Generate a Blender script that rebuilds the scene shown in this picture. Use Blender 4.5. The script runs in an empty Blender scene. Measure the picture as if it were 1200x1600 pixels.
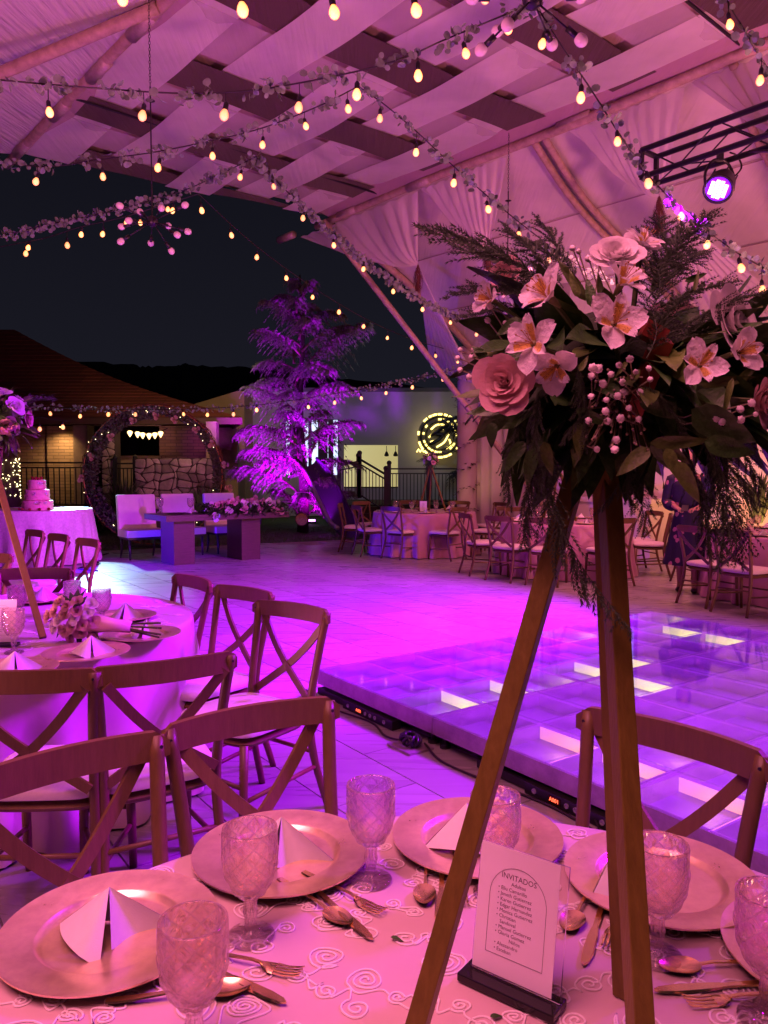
import bpy, math, random
from mathutils import Vector, Matrix, Euler
random.seed(7)
R = math.radians
SC = bpy.context.scene
COL = SC.collection

# ------------------------------------------------------------------ camera
EYE = 1.48
PITCH = math.atan(65 / 1200)
cam_d = bpy.data.cameras.new('camera'); cam = bpy.data.objects.new('camera', cam_d); COL.objects.link(cam)
cam.location = (0, 0, EYE); cam.rotation_euler = (R(90) - PITCH, 0, 0)
cam_d.sensor_fit = 'VERTICAL'; cam_d.sensor_height = 36; cam_d.lens = 27
cam_d.clip_start = 0.05; cam_d.clip_end = 2000
SC.camera = cam

# ------------------------------------------------------------------ world: night sky, deep navy, a little lighter at the horizon
W = bpy.data.worlds.new('World'); SC.world = W; W.use_nodes = True
nt = W.node_tree; bg = nt.nodes['Background']
tc = nt.nodes.new('ShaderNodeTexCoord'); sx = nt.nodes.new('ShaderNodeSeparateXYZ'); rp = nt.nodes.new('ShaderNodeValToRGB')
nt.links.new(tc.outputs['Generated'], sx.inputs[0]); nt.links.new(sx.outputs['Z'], rp.inputs[0]); nt.links.new(rp.outputs[0], bg.inputs['Color'])
rp.color_ramp.elements[0].position = 0.0; rp.color_ramp.elements[0].color = (0.0110, 0.0112, 0.0180, 1)
rp.color_ramp.elements[1].position = 0.5; rp.color_ramp.elements[1].color = (0.0040, 0.0038, 0.0075, 1)
bg.inputs['Strength'].default_value = 1.0

# ------------------------------------------------------------------ view
SC.view_settings.view_transform = 'Standard'; SC.view_settings.look = 'None'
SC.view_settings.exposure = 0; SC.view_settings.gamma = 1; SC.view_settings.use_curve_mapping = False
SC.render.engine = 'CYCLES'
cy = SC.cycles
cy.max_bounces = 9; cy.diffuse_bounces = 3; cy.glossy_bounces = 4; cy.transmission_bounces = 9; cy.transparent_max_bounces = 12
cy.sample_clamp_indirect = 3.0; cy.blur_glossy = 1.0; cy.use_denoising = True
cy.caustics_reflective = False; cy.caustics_refractive = False

# ------------------------------------------------------------------ lamps (LED wash lights on the truss and along the walls, with added fill lights)
def spot(name, loc, aim, color, power, angle, blend=0.5, size=0.12):
    l = bpy.data.lights.new(name, 'SPOT'); l.color = color; l.energy = power; l.spot_size = R(angle); l.spot_blend = blend; l.shadow_soft_size = size
    o = bpy.data.objects.new(name, l); COL.objects.link(o); o.location = loc
    o.rotation_euler = (Vector(aim) - Vector(loc)).to_track_quat('-Z', 'Y').to_euler(); return o
def area(name, loc, aim, color, power, sx_, sy_):
    l = bpy.data.lights.new(name, 'AREA'); l.shape = 'RECTANGLE'; l.size = sx_; l.size_y = sy_; l.color = color; l.energy = power
    o = bpy.data.objects.new(name, l); COL.objects.link(o); o.location = loc
    o.rotation_euler = (Vector(aim) - Vector(loc)).to_track_quat('-Z', 'Y').to_euler(); return o
VIOLET = (0.43, 0.0, 1.0)
spot('truss_wash_light', (2.72, 6.36, 3.70), (-1.0, 7.6, 0), VIOLET, 8000, 84, 0.5, 0.10)
spot('truss_wash_light', (3.6, 5.0, 3.95), (1.3, 5.4, 0), (0.34, 0.0, 1.0), 2300, 84, 0.6, 0.10)
spot('truss_wash_light', (4.2, 3.6, 3.95), (-1.1, 3.5, 0.0), (0.42, 0.0, 1.0), 3300, 58, 0.8, 0.35)
area('added_pink_fill', (-0.9, 0.0, 4.7), (0.0, 1.1, 0.75), (1.0, 0.23, 0.38), 72, 2.8, 2.8).data.spread = R(80)  # soft pink fill, added to brighten the near table
area('added_pink_fill', (3.0, 9.5, 4.2), (1.8, 11.5, 0.0), (1.0, 0.22, 0.34), 170, 2.0, 2.0)  # second pink fill, added to lighten the far tables
spot('canopy_uplight', (-3.2, 2.0, 0.4), (0.0, 7.0, 6.0), (1.0, 0.22, 0.42), 1250, 120, 0.9, 0.3)
spot('canopy_uplight', (5.2, 4.6, 0.9), (1.2, 9.0, 6.0), (1.0, 0.27, 0.32), 1500, 120, 0.9, 0.3)
spot('tree_uplight', (-2.9, 16.3, 0.25), (-2.2, 18.3, 2.9), (0.50, 0.0, 1.0), 9500, 76, 0.8, 0.08)
spot('tree_uplight', (-1.0, 15.6, 0.3), (-2.0, 18.3, 4.0), (0.40, 0.0, 1.0), 3000, 32, 0.9, 0.08)
spot('tree_uplight', (-1.25, 17.35, 0.30), (-1.75, 18.4, 1.5), (0.62, 0.0, 1.0), 1300, 84, 0.8, 0.08)
spot('garden_floodlight', (-5.9, 15.3, 2.5), (-4.15, 10.6, 0), (0.40, 0.72, 1.0), 3000, 25, 0.25, 0.05)
spot('added_building_fill', (-3.6, 15.5, 4.6), (-6.0, 23.5, 2.2), (1.0, 0.62, 0.30), 420, 70, 0.8, 0.1)  # warm fill added to brighten the beige building
spot('added_building_fill', (1.0, 16.5, 4.8), (0.8, 25.0, 2.2), (0.75, 0.80, 1.0), 270, 100, 0.9, 0.1)  # cool fill added to brighten the grey building
spot('wall_wash_light', (-3.9, 15.4, 0.35), (-4.8, 18.3, 1.3), (1.0, 0.36, 0.72), 70, 80, 0.8, 0.1)
spot('pavilion_wall_lamp', (-8.45, 20.1, 2.55), (-8.55, 20.55, 1.2), (1.0, 0.60, 0.24), 75, 130, 0.8, 0.05)
spot('table_blue_light', (-5.0, 10.9, 0.25), (-3.1, 12.1, 0.45), (0.06, 0.0, 1.0), 900, 70, 0.6, 0.05)
spot('column_uplight', (0.5, 14.9, 0.15), (1.5, 16.0, 1.6), (1.0, 0.45, 0.25), 110, 70, 0.9, 0.1)
spot('wall_warm_light', (5.2, 10.3, 0.25), (5.9, 11.9, 1.6), (1.0, 0.42, 0.16), 330, 120, 0.9, 0.2)

# ------------------------------------------------------------------ helpers: pixels of the 1200x1600 photograph to places
CP, SP = math.cos(PITCH), math.sin(PITCH)
def ray(px, py):
    x = (px - 600) / 1200; y = -(py - 800) / 1200
    return (x, CP + y * SP, -SP + y * CP)
def onz(px, py, z):
    d = ray(px, py); k = (z - EYE) / d[2]; return Vector((d[0] * k, d[1] * k, z))
def aty(px, py, Y):
    d = ray(px, py); k = Y / d[1]; return Vector((d[0] * k, Y, EYE + d[2] * k))
def rnd(a, b): return random.uniform(a, b)
def lerp(a, b, t): return a + (b - a) * t

# ------------------------------------------------------------------ materials
MATS = {}
def mat(name, col, rough=0.6, metal=0.0, var=0.0, scale=20, bump=0.0, bscale=None, spec=0.5, sheen=0.0, trans=0.0, ior=1.45, emit=None, es=0.0, stretch=None, col2=None, coord='Object', sub=0.0):
    if name in MATS: return MATS[name]
    m = bpy.data.materials.new(name); m.use_nodes = True; n = m.node_tree.nodes; L = m.node_tree.links
    b = n['Principled BSDF']
    b.inputs['Base Color'].default_value = (*col, 1); b.inputs['Roughness'].default_value = rough; b.inputs['Metallic'].default_value = metal
    b.inputs['Specular IOR Level'].default_value = spec; b.inputs['IOR'].default_value = ior
    if sheen: b.inputs['Sheen Weight'].default_value = sheen
    if trans: b.inputs['Transmission Weight'].default_value = trans
    if emit: b.inputs['Emission Color'].default_value = (*emit, 1); b.inputs['Emission Strength'].default_value = es
    if var or bump:
        t = n.new('ShaderNodeTexCoord'); mp = n.new('ShaderNodeMapping'); L.new(t.outputs[coord], mp.inputs[0])
        if stretch: mp.inputs['Scale'].default_value = stretch
        if var:
            no = n.new('ShaderNodeTexNoise'); no.inputs['Scale'].default_value = scale; no.inputs['Detail'].default_value = 6; no.inputs['Roughness'].default_value = 0.65
            L.new(mp.outputs[0], no.inputs['Vector'])
            mx = n.new('ShaderNodeValToRGB'); c2 = col2 or tuple(min(1, c * (1 + var)) for c in col); c1 = tuple(c * (1 - var) for c in col) if not col2 else col
            mx.color_ramp.elements[0].position = 0.32; mx.color_ramp.elements[1].position = 0.68
            mx.color_ramp.elements[0].color = (*c1, 1); mx.color_ramp.elements[1].color = (*c2, 1)
            L.new(no.outputs['Fac'], mx.inputs[0]); L.new(mx.outputs[0], b.inputs['Base Color'])
            mr = n.new('ShaderNodeMapRange'); mr.inputs['To Min'].default_value = max(0.02, rough - 0.08); mr.inputs['To Max'].default_value = min(1, rough + 0.1)
            L.new(no.outputs['Fac'], mr.inputs['Value']); L.new(mr.outputs[0], b.inputs['Roughness'])
        if bump:
            nb = n.new('ShaderNodeTexNoise'); nb.inputs['Scale'].default_value = bscale or scale * 3; nb.inputs['Detail'].default_value = 4
            L.new(mp.outputs[0], nb.inputs['Vector'])
            bp = n.new('ShaderNodeBump'); bp.inputs['Strength'].default_value = bump; bp.inputs['Distance'].default_value = 0.01
            L.new(nb.outputs['Fac'], bp.inputs['Height']); L.new(bp.outputs[0], b.inputs['Normal'])
    MATS[name] = m; return m

# ------------------------------------------------------------------ mesh builder
class MB:
    def __init__(s): s.v = []; s.f = []; s.m = []; s.a = {}; s.cur = 0
    def add(s, vs, fs):
        o = len(s.v); s.v += [tuple(x) for x in vs]
        for f in fs: s.f.append([i + o for i in f]); s.m.append(s.cur)
        return o
    def box(s, c, d, rot=None):
        c = Vector(c); h = Vector(d) / 2; vs = []
        for z in (-1, 1):
            for x, y in ((-1, -1), (1, -1), (1, 1), (-1, 1)):
                p = Vector((x * h.x, y * h.y, z * h.z))
                if rot: p = rot @ p
                vs.append(c + p)
        s.add(vs, [(3, 2, 1, 0), (4, 5, 6, 7), (0, 1, 5, 4), (1, 2, 6, 5), (2, 3, 7, 6), (3, 0, 4, 7)])
    def bar(s, a, b, w, h, up=(0, 0, 1)):
        a = Vector(a); b = Vector(b); d = (b - a)
        z = d.normalized(); x = Vector(up).cross(z)
        if x.length < 1e-4: x = Vector((1, 0, 0)).cross(z)
        x.normalize(); y = z.cross(x)
        vs = [p + x * i * w / 2 + y * j * h / 2 for p in (a, b) for i, j in ((-1, -1), (1, -1), (1, 1), (-1, 1))]
        s.add(vs, [(3, 2, 1, 0), (4, 5, 6, 7), (0, 1, 5, 4), (1, 2, 6, 5), (2, 3, 7, 6), (3, 0, 4, 7)])
    def tube(s, pts, r, n=8, cap=True):
        pts = [Vector(p) for p in pts]; N = len(pts); rs = r if isinstance(r, (list, tuple)) else [r] * N
        px = None; vs = []; fs = []
        for i, p in enumerate(pts):
            t = (pts[min(i + 1, N - 1)] - pts[max(i - 1, 0)])
            if t.length < 1e-9: t = Vector((0, 0, 1))
            t.normalize()
            if px is None:
                px = t.orthogonal().normalized()
            px = (px - t * px.dot(t)); px = px.normalized() if px.length > 1e-6 else t.orthogonal().normalized()
            py = t.cross(px)
            for k in range(n):
                a = 2 * math.pi * k / n; vs.append(p + (px * math.cos(a) + py * math.sin(a)) * rs[i])
        for i in range(N - 1):
            for k in range(n):
                fs.append((i * n + k, i * n + (k + 1) % n, (i + 1) * n + (k + 1) % n, (i + 1) * n + k))
        if cap: fs.append(tuple(range(n))[::-1]); fs.append(tuple((N - 1) * n + k for k in range(n)))
        s.add(vs, fs)
    def lathe(s, prof, n=24, c=(0, 0, 0), fn=None, closed=False):
        vs = []; fs = []; N = len(prof)
        for i, (r, z) in enumerate(prof):
            for k in range(n):
                a = 2 * math.pi * k / n; rr = fn(i, k, r, z) if fn else r
                vs.append((c[0] + rr * math.cos(a), c[1] + rr * math.sin(a), c[2] + z))
        for i in range(N - 1):
            for k in range(n): fs.append((i * n + k, i * n + (k + 1) % n, (i + 1) * n + (k + 1) % n, (i + 1) * n + k))
        if not closed:
            fs.append(tuple(range(n))[::-1]); fs.append(tuple((N - 1) * n + k for k in range(n)))
        s.add(vs, fs)
    def ball(s, c, r, n=8, m=6, sc=(1, 1, 1)):
        vs = []; fs = []; c = Vector(c)
        for i in range(m + 1):
            th = math.pi * i / m
            for k in range(n):
                a = 2 * math.pi * k / n
                vs.append(c + Vector((math.sin(th) * math.cos(a) * r * sc[0], math.sin(th) * math.sin(a) * r * sc[1], math.cos(th) * r * sc[2])))
        for i in range(m):
            for k in range(n): fs.append((i * n + k, (i + 1) * n + k, (i + 1) * n + (k + 1) % n, i * n + (k + 1) % n))
        s.add(vs, fs)
    def grid(s, fn, nu, nv, wrap=False):
        vs = [fn(i / nu, j / nv) for j in range(nv + 1) for i in range(nu + 1)]
        fs = [(j * (nu + 1) + i, j * (nu + 1) + i + 1, (j + 1) * (nu + 1) + i + 1, (j + 1) * (nu + 1) + i) for j in range(nv) for i in range(nu)]
        return s.add(vs, fs)
    def poly(s, pts, h, z=0.0):
        n = len(pts); vs = [(p[0], p[1], z) for p in pts] + [(p[0], p[1], z + h) for p in pts]
        s.add(vs, [tuple(range(n))[::-1], tuple(range(n, 2 * n))] + [(i, (i + 1) % n, n + (i + 1) % n, n + i) for i in range(n)])
    def xf(s, M, start=0):
        for i in range(start, len(s.v)): s.v[i] = tuple(M @ Vector(s.v[i]))
    def mesh(s, name, mats, smooth=True):
        me = bpy.data.meshes.new(name); me.from_pydata(s.v, [], s.f); me.update()
        mats = mats if isinstance(mats, (list, tuple)) else [mats]
        for m in mats: me.materials.append(m)
        if len(mats) > 1: me.polygons.foreach_set('material_index', s.m)
        if smooth: me.polygons.foreach_set('use_smooth', [True] * len(me.polygons))
        if 'puv' in s.a:
            at = me.attributes.new('puv', 'FLOAT_VECTOR', 'POINT'); at.data.foreach_set('vector', [c for p in s.a['puv'] for c in p])
        me.update(); return me
    def build(s, name, mats, parent=None, smooth=False, auto=None):
        me = s.mesh(name, mats, smooth)
        if auto: me.shade_auto = None if False else 0
        return put(name, me, parent)
MB.build.__doc__ = 'one mesh object'
def put(name, me, parent=None, M=None):
    o = bpy.data.objects.new(name, me); COL.objects.link(o)
    if parent is not None: o.parent = parent
    if M is not None: o.matrix_local = M
    return o
def mbuild(s, name, mats, parent=None, smooth=False, M=None, sharp=None):
    me = s.mesh(name, mats, smooth or sharp is not None)
    if sharp is not None: me.set_sharp_from_angle(angle=R(sharp))
    return put(name, me, parent, M)
MB.build = mbuild
def tag(o, label=None, cat=None, group=None, kind=None):
    if label: o['label'] = label
    if cat: o['category'] = cat
    if group: o['group'] = group
    if kind: o['kind'] = kind
    return o
def thing(name, label, cat, loc=(0, 0, 0), rz=0, group=None, M=None):
    o = bpy.data.objects.new(name, None); COL.objects.link(o); o.empty_display_size = 0.05
    if M is not None: o.matrix_world = M
    else: o.location = loc; o.rotation_euler = (0, 0, rz)
    return tag(o, label, cat, group)
def struct(o): o['kind'] = 'structure'; return o
def stuff(o): o['kind'] = 'stuff'; return o
KIDS = {}
def copy_tree(src, parent=None):
    c = src.copy(); COL.objects.link(c); c.parent = parent
    for ch in src.children: copy_tree(ch, c)
    return c
def dup(src, label, loc=None, rz=None, group=None, M=None):
    c = copy_tree(src); c['label'] = label
    if group: c['group'] = group
    if M is not None: c.matrix_world = M
    else:
        if loc is not None: c.location = loc
        if rz is not None: c.rotation_euler = (0, 0, rz)
    return c
def aim_matrix(loc, nrm, spin=0.0, scale=1.0):
    q = Vector(nrm).normalized().to_track_quat('Z', 'Y')
    return Matrix.Translation(Vector(loc)) @ q.to_matrix().to_4x4() @ Matrix.Rotation(spin, 4, 'Z') @ Matrix.Scale(scale, 4)
def catmull(P, n=6):
    P = [Vector(p) for p in P]; Q = [P[0] * 2 - P[1]] + P + [P[-1] * 2 - P[-2]]; out = []
    for i in range(1, len(Q) - 2):
        a, b, c, d = Q[i - 1:i + 3]
        for k in range(n):
            t = k / n
            out.append(0.5 * ((2 * b) + (c - a) * t + (2 * a - 5 * b + 4 * c - d) * t * t + (3 * b - a - 3 * c + d) * t ** 3))
    out.append(P[-1]); return out
ORD = ['first', 'second', 'third', 'fourth', 'fifth', 'sixth', 'seventh', 'eighth', 'ninth', 'tenth', 'eleventh', 'twelfth']

def front_only(n, L, out):
    g_ = n.new('ShaderNodeNewGeometry'); s_ = n.new('ShaderNodeMath'); s_.operation = 'SUBTRACT'; s_.inputs[0].default_value = 1; L.new(g_.outputs['Backfacing'], s_.inputs[1])
    m_ = n.new('ShaderNodeMath'); m_.operation = 'MULTIPLY'; L.new(out, m_.inputs[0]); L.new(s_.outputs[0], m_.inputs[1]); return m_.outputs[0]
def vary(m, lo, hi):
    n = m.node_tree.nodes; L = m.node_tree.links; b = n['Principled BSDF']; s = b.inputs['Base Color']; oi = n.new('ShaderNodeObjectInfo'); mr = n.new('ShaderNodeMapRange'); mr.inputs['To Min'].default_value = lo; mr.inputs['To Max'].default_value = hi
    L.new(oi.outputs['Random'], mr.inputs['Value']); hs = n.new('ShaderNodeHueSaturation'); L.new(mr.outputs[0], hs.inputs['Value'])
    if s.links: L.new(s.links[0].from_socket, hs.inputs['Color'])
    else: hs.inputs['Color'].default_value = s.default_value
    L.new(hs.outputs[0], s); return m
def thin(m, fac):
    n = m.node_tree.nodes; L = m.node_tree.links; b = n['Principled BSDF']; s = b.inputs['Base Color']; t = n.new('ShaderNodeBsdfTranslucent')
    if s.links: L.new(s.links[0].from_socket, t.inputs[0])
    else: t.inputs[0].default_value = s.default_value
    x = n.new('ShaderNodeMixShader'); x.inputs[0].default_value = fac; L.new(b.outputs[0], x.inputs[1]); L.new(t.outputs[0], x.inputs[2]); L.new(x.outputs[0], n['Material Output'].inputs[0]); return m
def glass_mat(name, tint, ior, f):
    m = bpy.data.materials.new(name); m.use_nodes = True; n = m.node_tree.nodes; L = m.node_tree.links; n.remove(n['Principled BSDF'])
    g = n.new('ShaderNodeBsdfGlass'); g.inputs['IOR'].default_value = ior; g.inputs['Roughness'].default_value = .02; g.inputs['Color'].default_value = (*tint, 1)
    tp = n.new('ShaderNodeBsdfTransparent'); tp.inputs[0].default_value = (*tint, 1); gl = n.new('ShaderNodeBsdfGlossy'); gl.inputs['Roughness'].default_value = .04
    fr = n.new('ShaderNodeFresnel'); fr.inputs[0].default_value = 1.6; a = n.new('ShaderNodeMixShader'); L.new(front_only(n, L, fr.outputs[0]), a.inputs[0]); L.new(tp.outputs[0], a.inputs[1]); L.new(gl.outputs[0], a.inputs[2])
    b = n.new('ShaderNodeMixShader'); b.inputs[0].default_value = f; L.new(a.outputs[0], b.inputs[1]); L.new(g.outputs[0], b.inputs[2]); MATS[name] = m
    t = n.new('ShaderNodeTexCoord'); sp_ = n.new('ShaderNodeSeparateXYZ'); L.new(t.outputs['Object'], sp_.inputs[0])
    def mt(op, x, y=None):
        q = n.new('ShaderNodeMath'); q.operation = op
        for i_, v_ in enumerate((x, y)):
            if v_ is None: continue
            if isinstance(v_, (int, float)): q.inputs[i_].default_value = v_
            else: L.new(v_, q.inputs[i_])
        return q.outputs[0]
    uu = mt('MULTIPLY', mt('ARCTAN2', sp_.outputs['Y'], sp_.outputs['X']), 10 / 6.28318); vv = mt('MULTIPLY', sp_.outputs['Z'], 38)
    class VO: outputs = {}
    vo = VO(); fine = mt('ADD', mt('PINGPONG', mt('MULTIPLY', mt('ADD', uu, vv), 3), .5), .12)
    dd_ = mt('MINIMUM', mt('PINGPONG', mt('ADD', uu, vv), .5), mt('PINGPONG', mt('SUBTRACT', uu, vv), .5)); top_ = mt('GREATER_THAN', mt('PINGPONG', mt('ADD', mt('MULTIPLY', mt('ADD', uu, vv), .5), .25), .5), .25)
    vo.outputs = {'Distance': mt('MINIMUM', dd_, mt('ADD', fine, top_))}
    bp = n.new('ShaderNodeBump'); bp.inputs['Strength'].default_value = .8; bp.inputs['Distance'].default_value = .0030; L.new(vo.outputs['Distance'], bp.inputs['Height'])
    for s_ in (g, gl, fr): L.new(bp.outputs[0], s_.inputs['Normal'])
    cl = n.new('ShaderNodeMapRange'); cl.inputs['From Min'].default_value = .0; cl.inputs['From Max'].default_value = .11; cl.inputs['To Min'].default_value = .17; cl.inputs['To Max'].default_value = .012; L.new(vo.outputs['Distance'], cl.inputs['Value'])
    df = n.new('ShaderNodeBsdfTranslucent'); df.inputs[0].default_value = (.9, .8, .82, 1); dd = n.new('ShaderNodeBsdfDiffuse'); dd.inputs[0].default_value = (.9, .8, .82, 1); m2 = n.new('ShaderNodeMixShader'); L.new(df.outputs[0], m2.inputs[1]); L.new(dd.outputs[0], m2.inputs[2])
    m3 = n.new('ShaderNodeMixShader'); L.new(cl.outputs[0], m3.inputs[0]); L.new(b.outputs[0], m3.inputs[1]); L.new(m2.outputs[0], m3.inputs[2]); L.new(m3.outputs[0], n['Material Output'].inputs[0])
    return m

# materials used all over
M_CHAIR = mat('walnut_stained_wood', (0.135, 0.080, 0.030), 0.40, var=0.14, scale=14, bump=0.08, stretch=(6, 6, 0.8))
M_CUSH = mat('ivory_cushion_fabric', (0.72, 0.66, 0.60), 0.75, var=0.05, scale=60, bump=0.12, bscale=500, sheen=0.2)
M_CLOTH = mat('blush_satin_tablecloth', (0.60, 0.46, 0.44), 0.42, var=0.04, scale=8, bump=0.05, bscale=40, sheen=0.25)
M_CLOTH2 = mat('rose_satin_tablecloth', (0.52, 0.27, 0.34), 0.46, var=0.05, scale=8, bump=0.05, bscale=40, sheen=0.25)
M_EMB = mat('ivory_soutache_ribbon', (0.86, 0.78, 0.77), 0.35)
M_GOLDW = mat('gold_painted_timber', (0.17, 0.125, 0.022), 0.42, metal=0.3, var=0.16, scale=25, bump=0.12, bscale=60, stretch=(4, 4, 0.7))
vary(M_CHAIR, .78, 1.3)
M_PLATE = mat('champagne_gold_charger', (0.96, 0.74, 0.44), 0.30, metal=0.75, var=0.12, scale=40)
M_GOLD = mat('polished_gold', (1.0, 0.78, 0.36), 0.22, metal=1.0, var=0.05, scale=30)
M_NAP = mat('white_linen', (0.80, 0.76, 0.76), 0.8, var=0.03, scale=40, bump=0.15, bscale=700, sheen=0.2)
M_GLASS = glass_mat('pressed_glass', (1.0, 0.95, 0.93), 1.30, .50)
M_BLACK = mat('black_plastic', (0.012, 0.012, 0.014), 0.35, var=0.2, scale=30)
M_BLACKM = mat('black_painted_steel', (0.015, 0.014, 0.018), 0.4, var=0.2, scale=20)
M_WIRE = mat('dark_cable', (0.02, 0.015, 0.015), 0.5)
M_LEAF = vary(mat('dark_green_leaf', (0.035, 0.095, 0.018), 0.42, var=0.35, scale=6, bump=0.25, bscale=9), .6, 1.5)
M_LEAF2 = vary(mat('olive_green_leaf', (0.10, 0.17, 0.03), 0.45, var=0.3, scale=6, bump=.2, bscale=9), .6, 1.3)
M_FERN = mat('asparagus_fern_green', (0.055, 0.095, 0.045), 0.6, var=0.25, scale=30)
M_EUC = mat('eucalyptus_leaf', (0.20, 0.26, 0.21), 0.55, var=0.3, scale=9)
M_ROSEP = thin(mat('pink_rose_petal', (0.66, 0.40, 0.38), 0.6, var=0.12, scale=1.6, bump=.15, bscale=7, sheen=0.2), .25)
M_ROSEW = thin(mat('cream_rose_petal', (0.84, 0.78, 0.76), 0.6, var=0.06, scale=1.6, bump=.15, bscale=7, sheen=0.2), .25)
M_STEM = mat('green_stem', (0.07, 0.10, 0.03), 0.5)
M_BLOOM = mat('white_tiny_blossom', (0.82, 0.74, 0.72), 0.6)
# ================================================================== THE SETTING
U1 = Vector((math.cos(R(-54.5)), math.sin(R(-54.5)), 0)); U2 = Vector((-U1.y, U1.x, 0))       # along the front of the glass floor, and away from it
PD = Vector((-0.66, 0.751, 0)).normalized(); PN = Vector((PD.y, -PD.x, 0))                     # along the roof poles, and across them
ZR = 6.0

M_GROUT = mat('floor_grout', (0.30, 0.25, 0.22), 0.8)
def tile_material():
    m = mat('wood_look_porcelain', (0.50, 0.43, 0.38), 0.2, spec=.22); n = m.node_tree.nodes; L = m.node_tree.links; b = n['Principled BSDF']
    t = n.new('ShaderNodeTexCoord'); oi = n.new('ShaderNodeObjectInfo'); g = n.new('ShaderNodeNewGeometry')
    mp = n.new('ShaderNodeMapping'); mp.inputs['Rotation'].default_value = (0, 0, R(54.5)); mp.inputs['Scale'].default_value = (1.2, 11, 1)
    L.new(g.outputs['Position'], mp.inputs[0])
    add = n.new('ShaderNodeVectorMath'); add.operation = 'ADD'; L.new(mp.outputs[0], add.inputs[0])
    sc = n.new('ShaderNodeMath'); sc.operation = 'MULTIPLY'; sc.inputs[1].default_value = 37; L.new(oi.outputs['Random'], sc.inputs[0]); L.new(sc.outputs[0], add.inputs[1])
    no = n.new('ShaderNodeTexNoise'); no.inputs['Scale'].default_value = 1.0; no.inputs['Detail'].default_value = 8; no.inputs['Distortion'].default_value = 1.2
    L.new(add.outputs[0], no.inputs['Vector'])
    cr = n.new('ShaderNodeValToRGB'); cr.color_ramp.elements[0].position = 0.25; cr.color_ramp.elements[1].position = 0.75
    cr.color_ramp.elements[0].color = (0.26, 0.25, 0.24, 1); cr.color_ramp.elements[1].color = (0.34, 0.33, 0.32, 1)
    L.new(no.outputs['Fac'], cr.inputs[0]); L.new(cr.outputs[0], b.inputs['Base Color'])
    mr = n.new('ShaderNodeMapRange'); mr.inputs['To Min'].default_value = 0.20; mr.inputs['To Max'].default_value = 0.38
    L.new(no.outputs['Fac'], mr.inputs['Value']); L.new(mr.outputs[0], b.inputs['Roughness'])
    bp = n.new('ShaderNodeBump'); bp.inputs['Strength'].default_value = 0.06; bp.inputs['Distance'].default_value = 0.003
    L.new(no.outputs['Fac'], bp.inputs['Height']); L.new(bp.outputs[0], b.inputs['Normal'])
    return m
M_TILE = vary(tile_material(), .88, 1.1)
LA = Vector((-5.72, 13.95, 0)); LB = Vector((-0.96, 16.41, 0)); LD = (LB - LA).normalized(); LN = Vector((-LD.y, LD.x, 0))   # the floor's far edge, where the lawn begins
mb = MB(); mb.box((0, 600, -0.62), (3000, 1800, 1.0)); ground = struct(mb.build('ground', mat('dark_soil', (0.05, 0.045, 0.035), 0.9, var=0.3, scale=2)))
# floor sheet (grout) up to the lawn
def over(p): return (p - LA).dot(LN)
mb = MB(); a = LA - LD * 14; b_ = LA + LD * 26
mb.poly([(-14, -6), (16, -6), (b_.x, b_.y), (a.x, a.y)], 0.1, -0.112)
floor = struct(mb.build('floor', M_GROUT))
# tiles
TL, TW = 0.9, 0.45
bigv = MB(); tiles = []
tm = MB(); g = 0.0018
tm.add([(-TL / 2 + g, -TW / 2 + g, -0.01), (TL / 2 - g, -TW / 2 + g, -0.01), (TL / 2 - g, TW / 2 - g, -0.01), (-TL / 2 + g, TW / 2 - g, -0.01),
        (-TL / 2 + g + .002, -TW / 2 + g + .002, 0), (TL / 2 - g - .002, -TW / 2 + g + .002, 0), (TL / 2 - g - .002, TW / 2 - g - .002, 0), (-TL / 2 + g + .002, TW / 2 - g - .002, 0)],
       [(4, 5, 6, 7), (0, 1, 5, 4), (1, 2, 6, 5), (2, 3, 7, 6), (3, 0, 4, 7)])
tile_me = tm.mesh('tile', [M_TILE], False)
ang = math.atan2(U1.y, U1.x)
cand = []
T0 = Vector((-0.37, 4.30, 0))
for i in range(-22, 30):
    for j in range(-34, 40):
        c = T0 + U1 * ((i + (0.5 if j % 2 else 0)) * TL) + U2 * ((j + 0.5) * TW)
        if c.y < -1 or c.y > 24 or abs(c.x) > 12 or over(c) > -0.55: continue
        px = 600 + c.x / max(c.y, .3) * 1200
        vis = c.y > 1.2 and -90 < px < 1290
        cand.append((c.y if vis else 100 + c.y, c))
cand.sort(key=lambda t: t[0])
rest = MB()
for k, (key, c) in enumerate(cand):
    M = Matrix.Translation(c) @ Matrix.Rotation(ang, 4, 'Z')
    if k < 290 and key < 100: put('tile', tile_me, floor, M)
    else:
        rest.add([M @ Vector(v) for v in tm.v], tm.f)
stuff(rest.build('far_tiles', M_TILE, floor))
# lawn
M_GRASS = mat('lawn_grass', (0.045, 0.085, 0.018), 0.85, var=0.5, scale=6, bump=0.8, bscale=60)
mb = MB(); c = LA - LD * 14; d = LA + LD * 26
mb.add([c + Vector((0, 0, -.015)), d + Vector((0, 0, -.015)), d + LN * 30 + Vector((0, 0, -.015)), c + LN * 30 + Vector((0, 0, -.015))], [(0, 1, 2, 3)])
struct(mb.build('lawn', M_GRASS))
mb = MB()
for k in range(9000):
    p = LA + LD * rnd(-3, 9.5) + LN * (rnd(0, 1) ** 1.5 * 3.5 + .02); h = rnd(.02, .05); a = rnd(0, 6.28); w = .004
    mb.add([p + Vector((math.cos(a) * w, math.sin(a) * w, -.015)), p - Vector((math.cos(a) * w, math.sin(a) * w, .015)), p + Vector((rnd(-.02, .02), rnd(-.02, .02), h))], [(0, 1, 2)])
stuff(mb.build('grass_blades', mat('grass_blade', (0.06, 0.12, 0.02), 0.7)))
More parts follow.
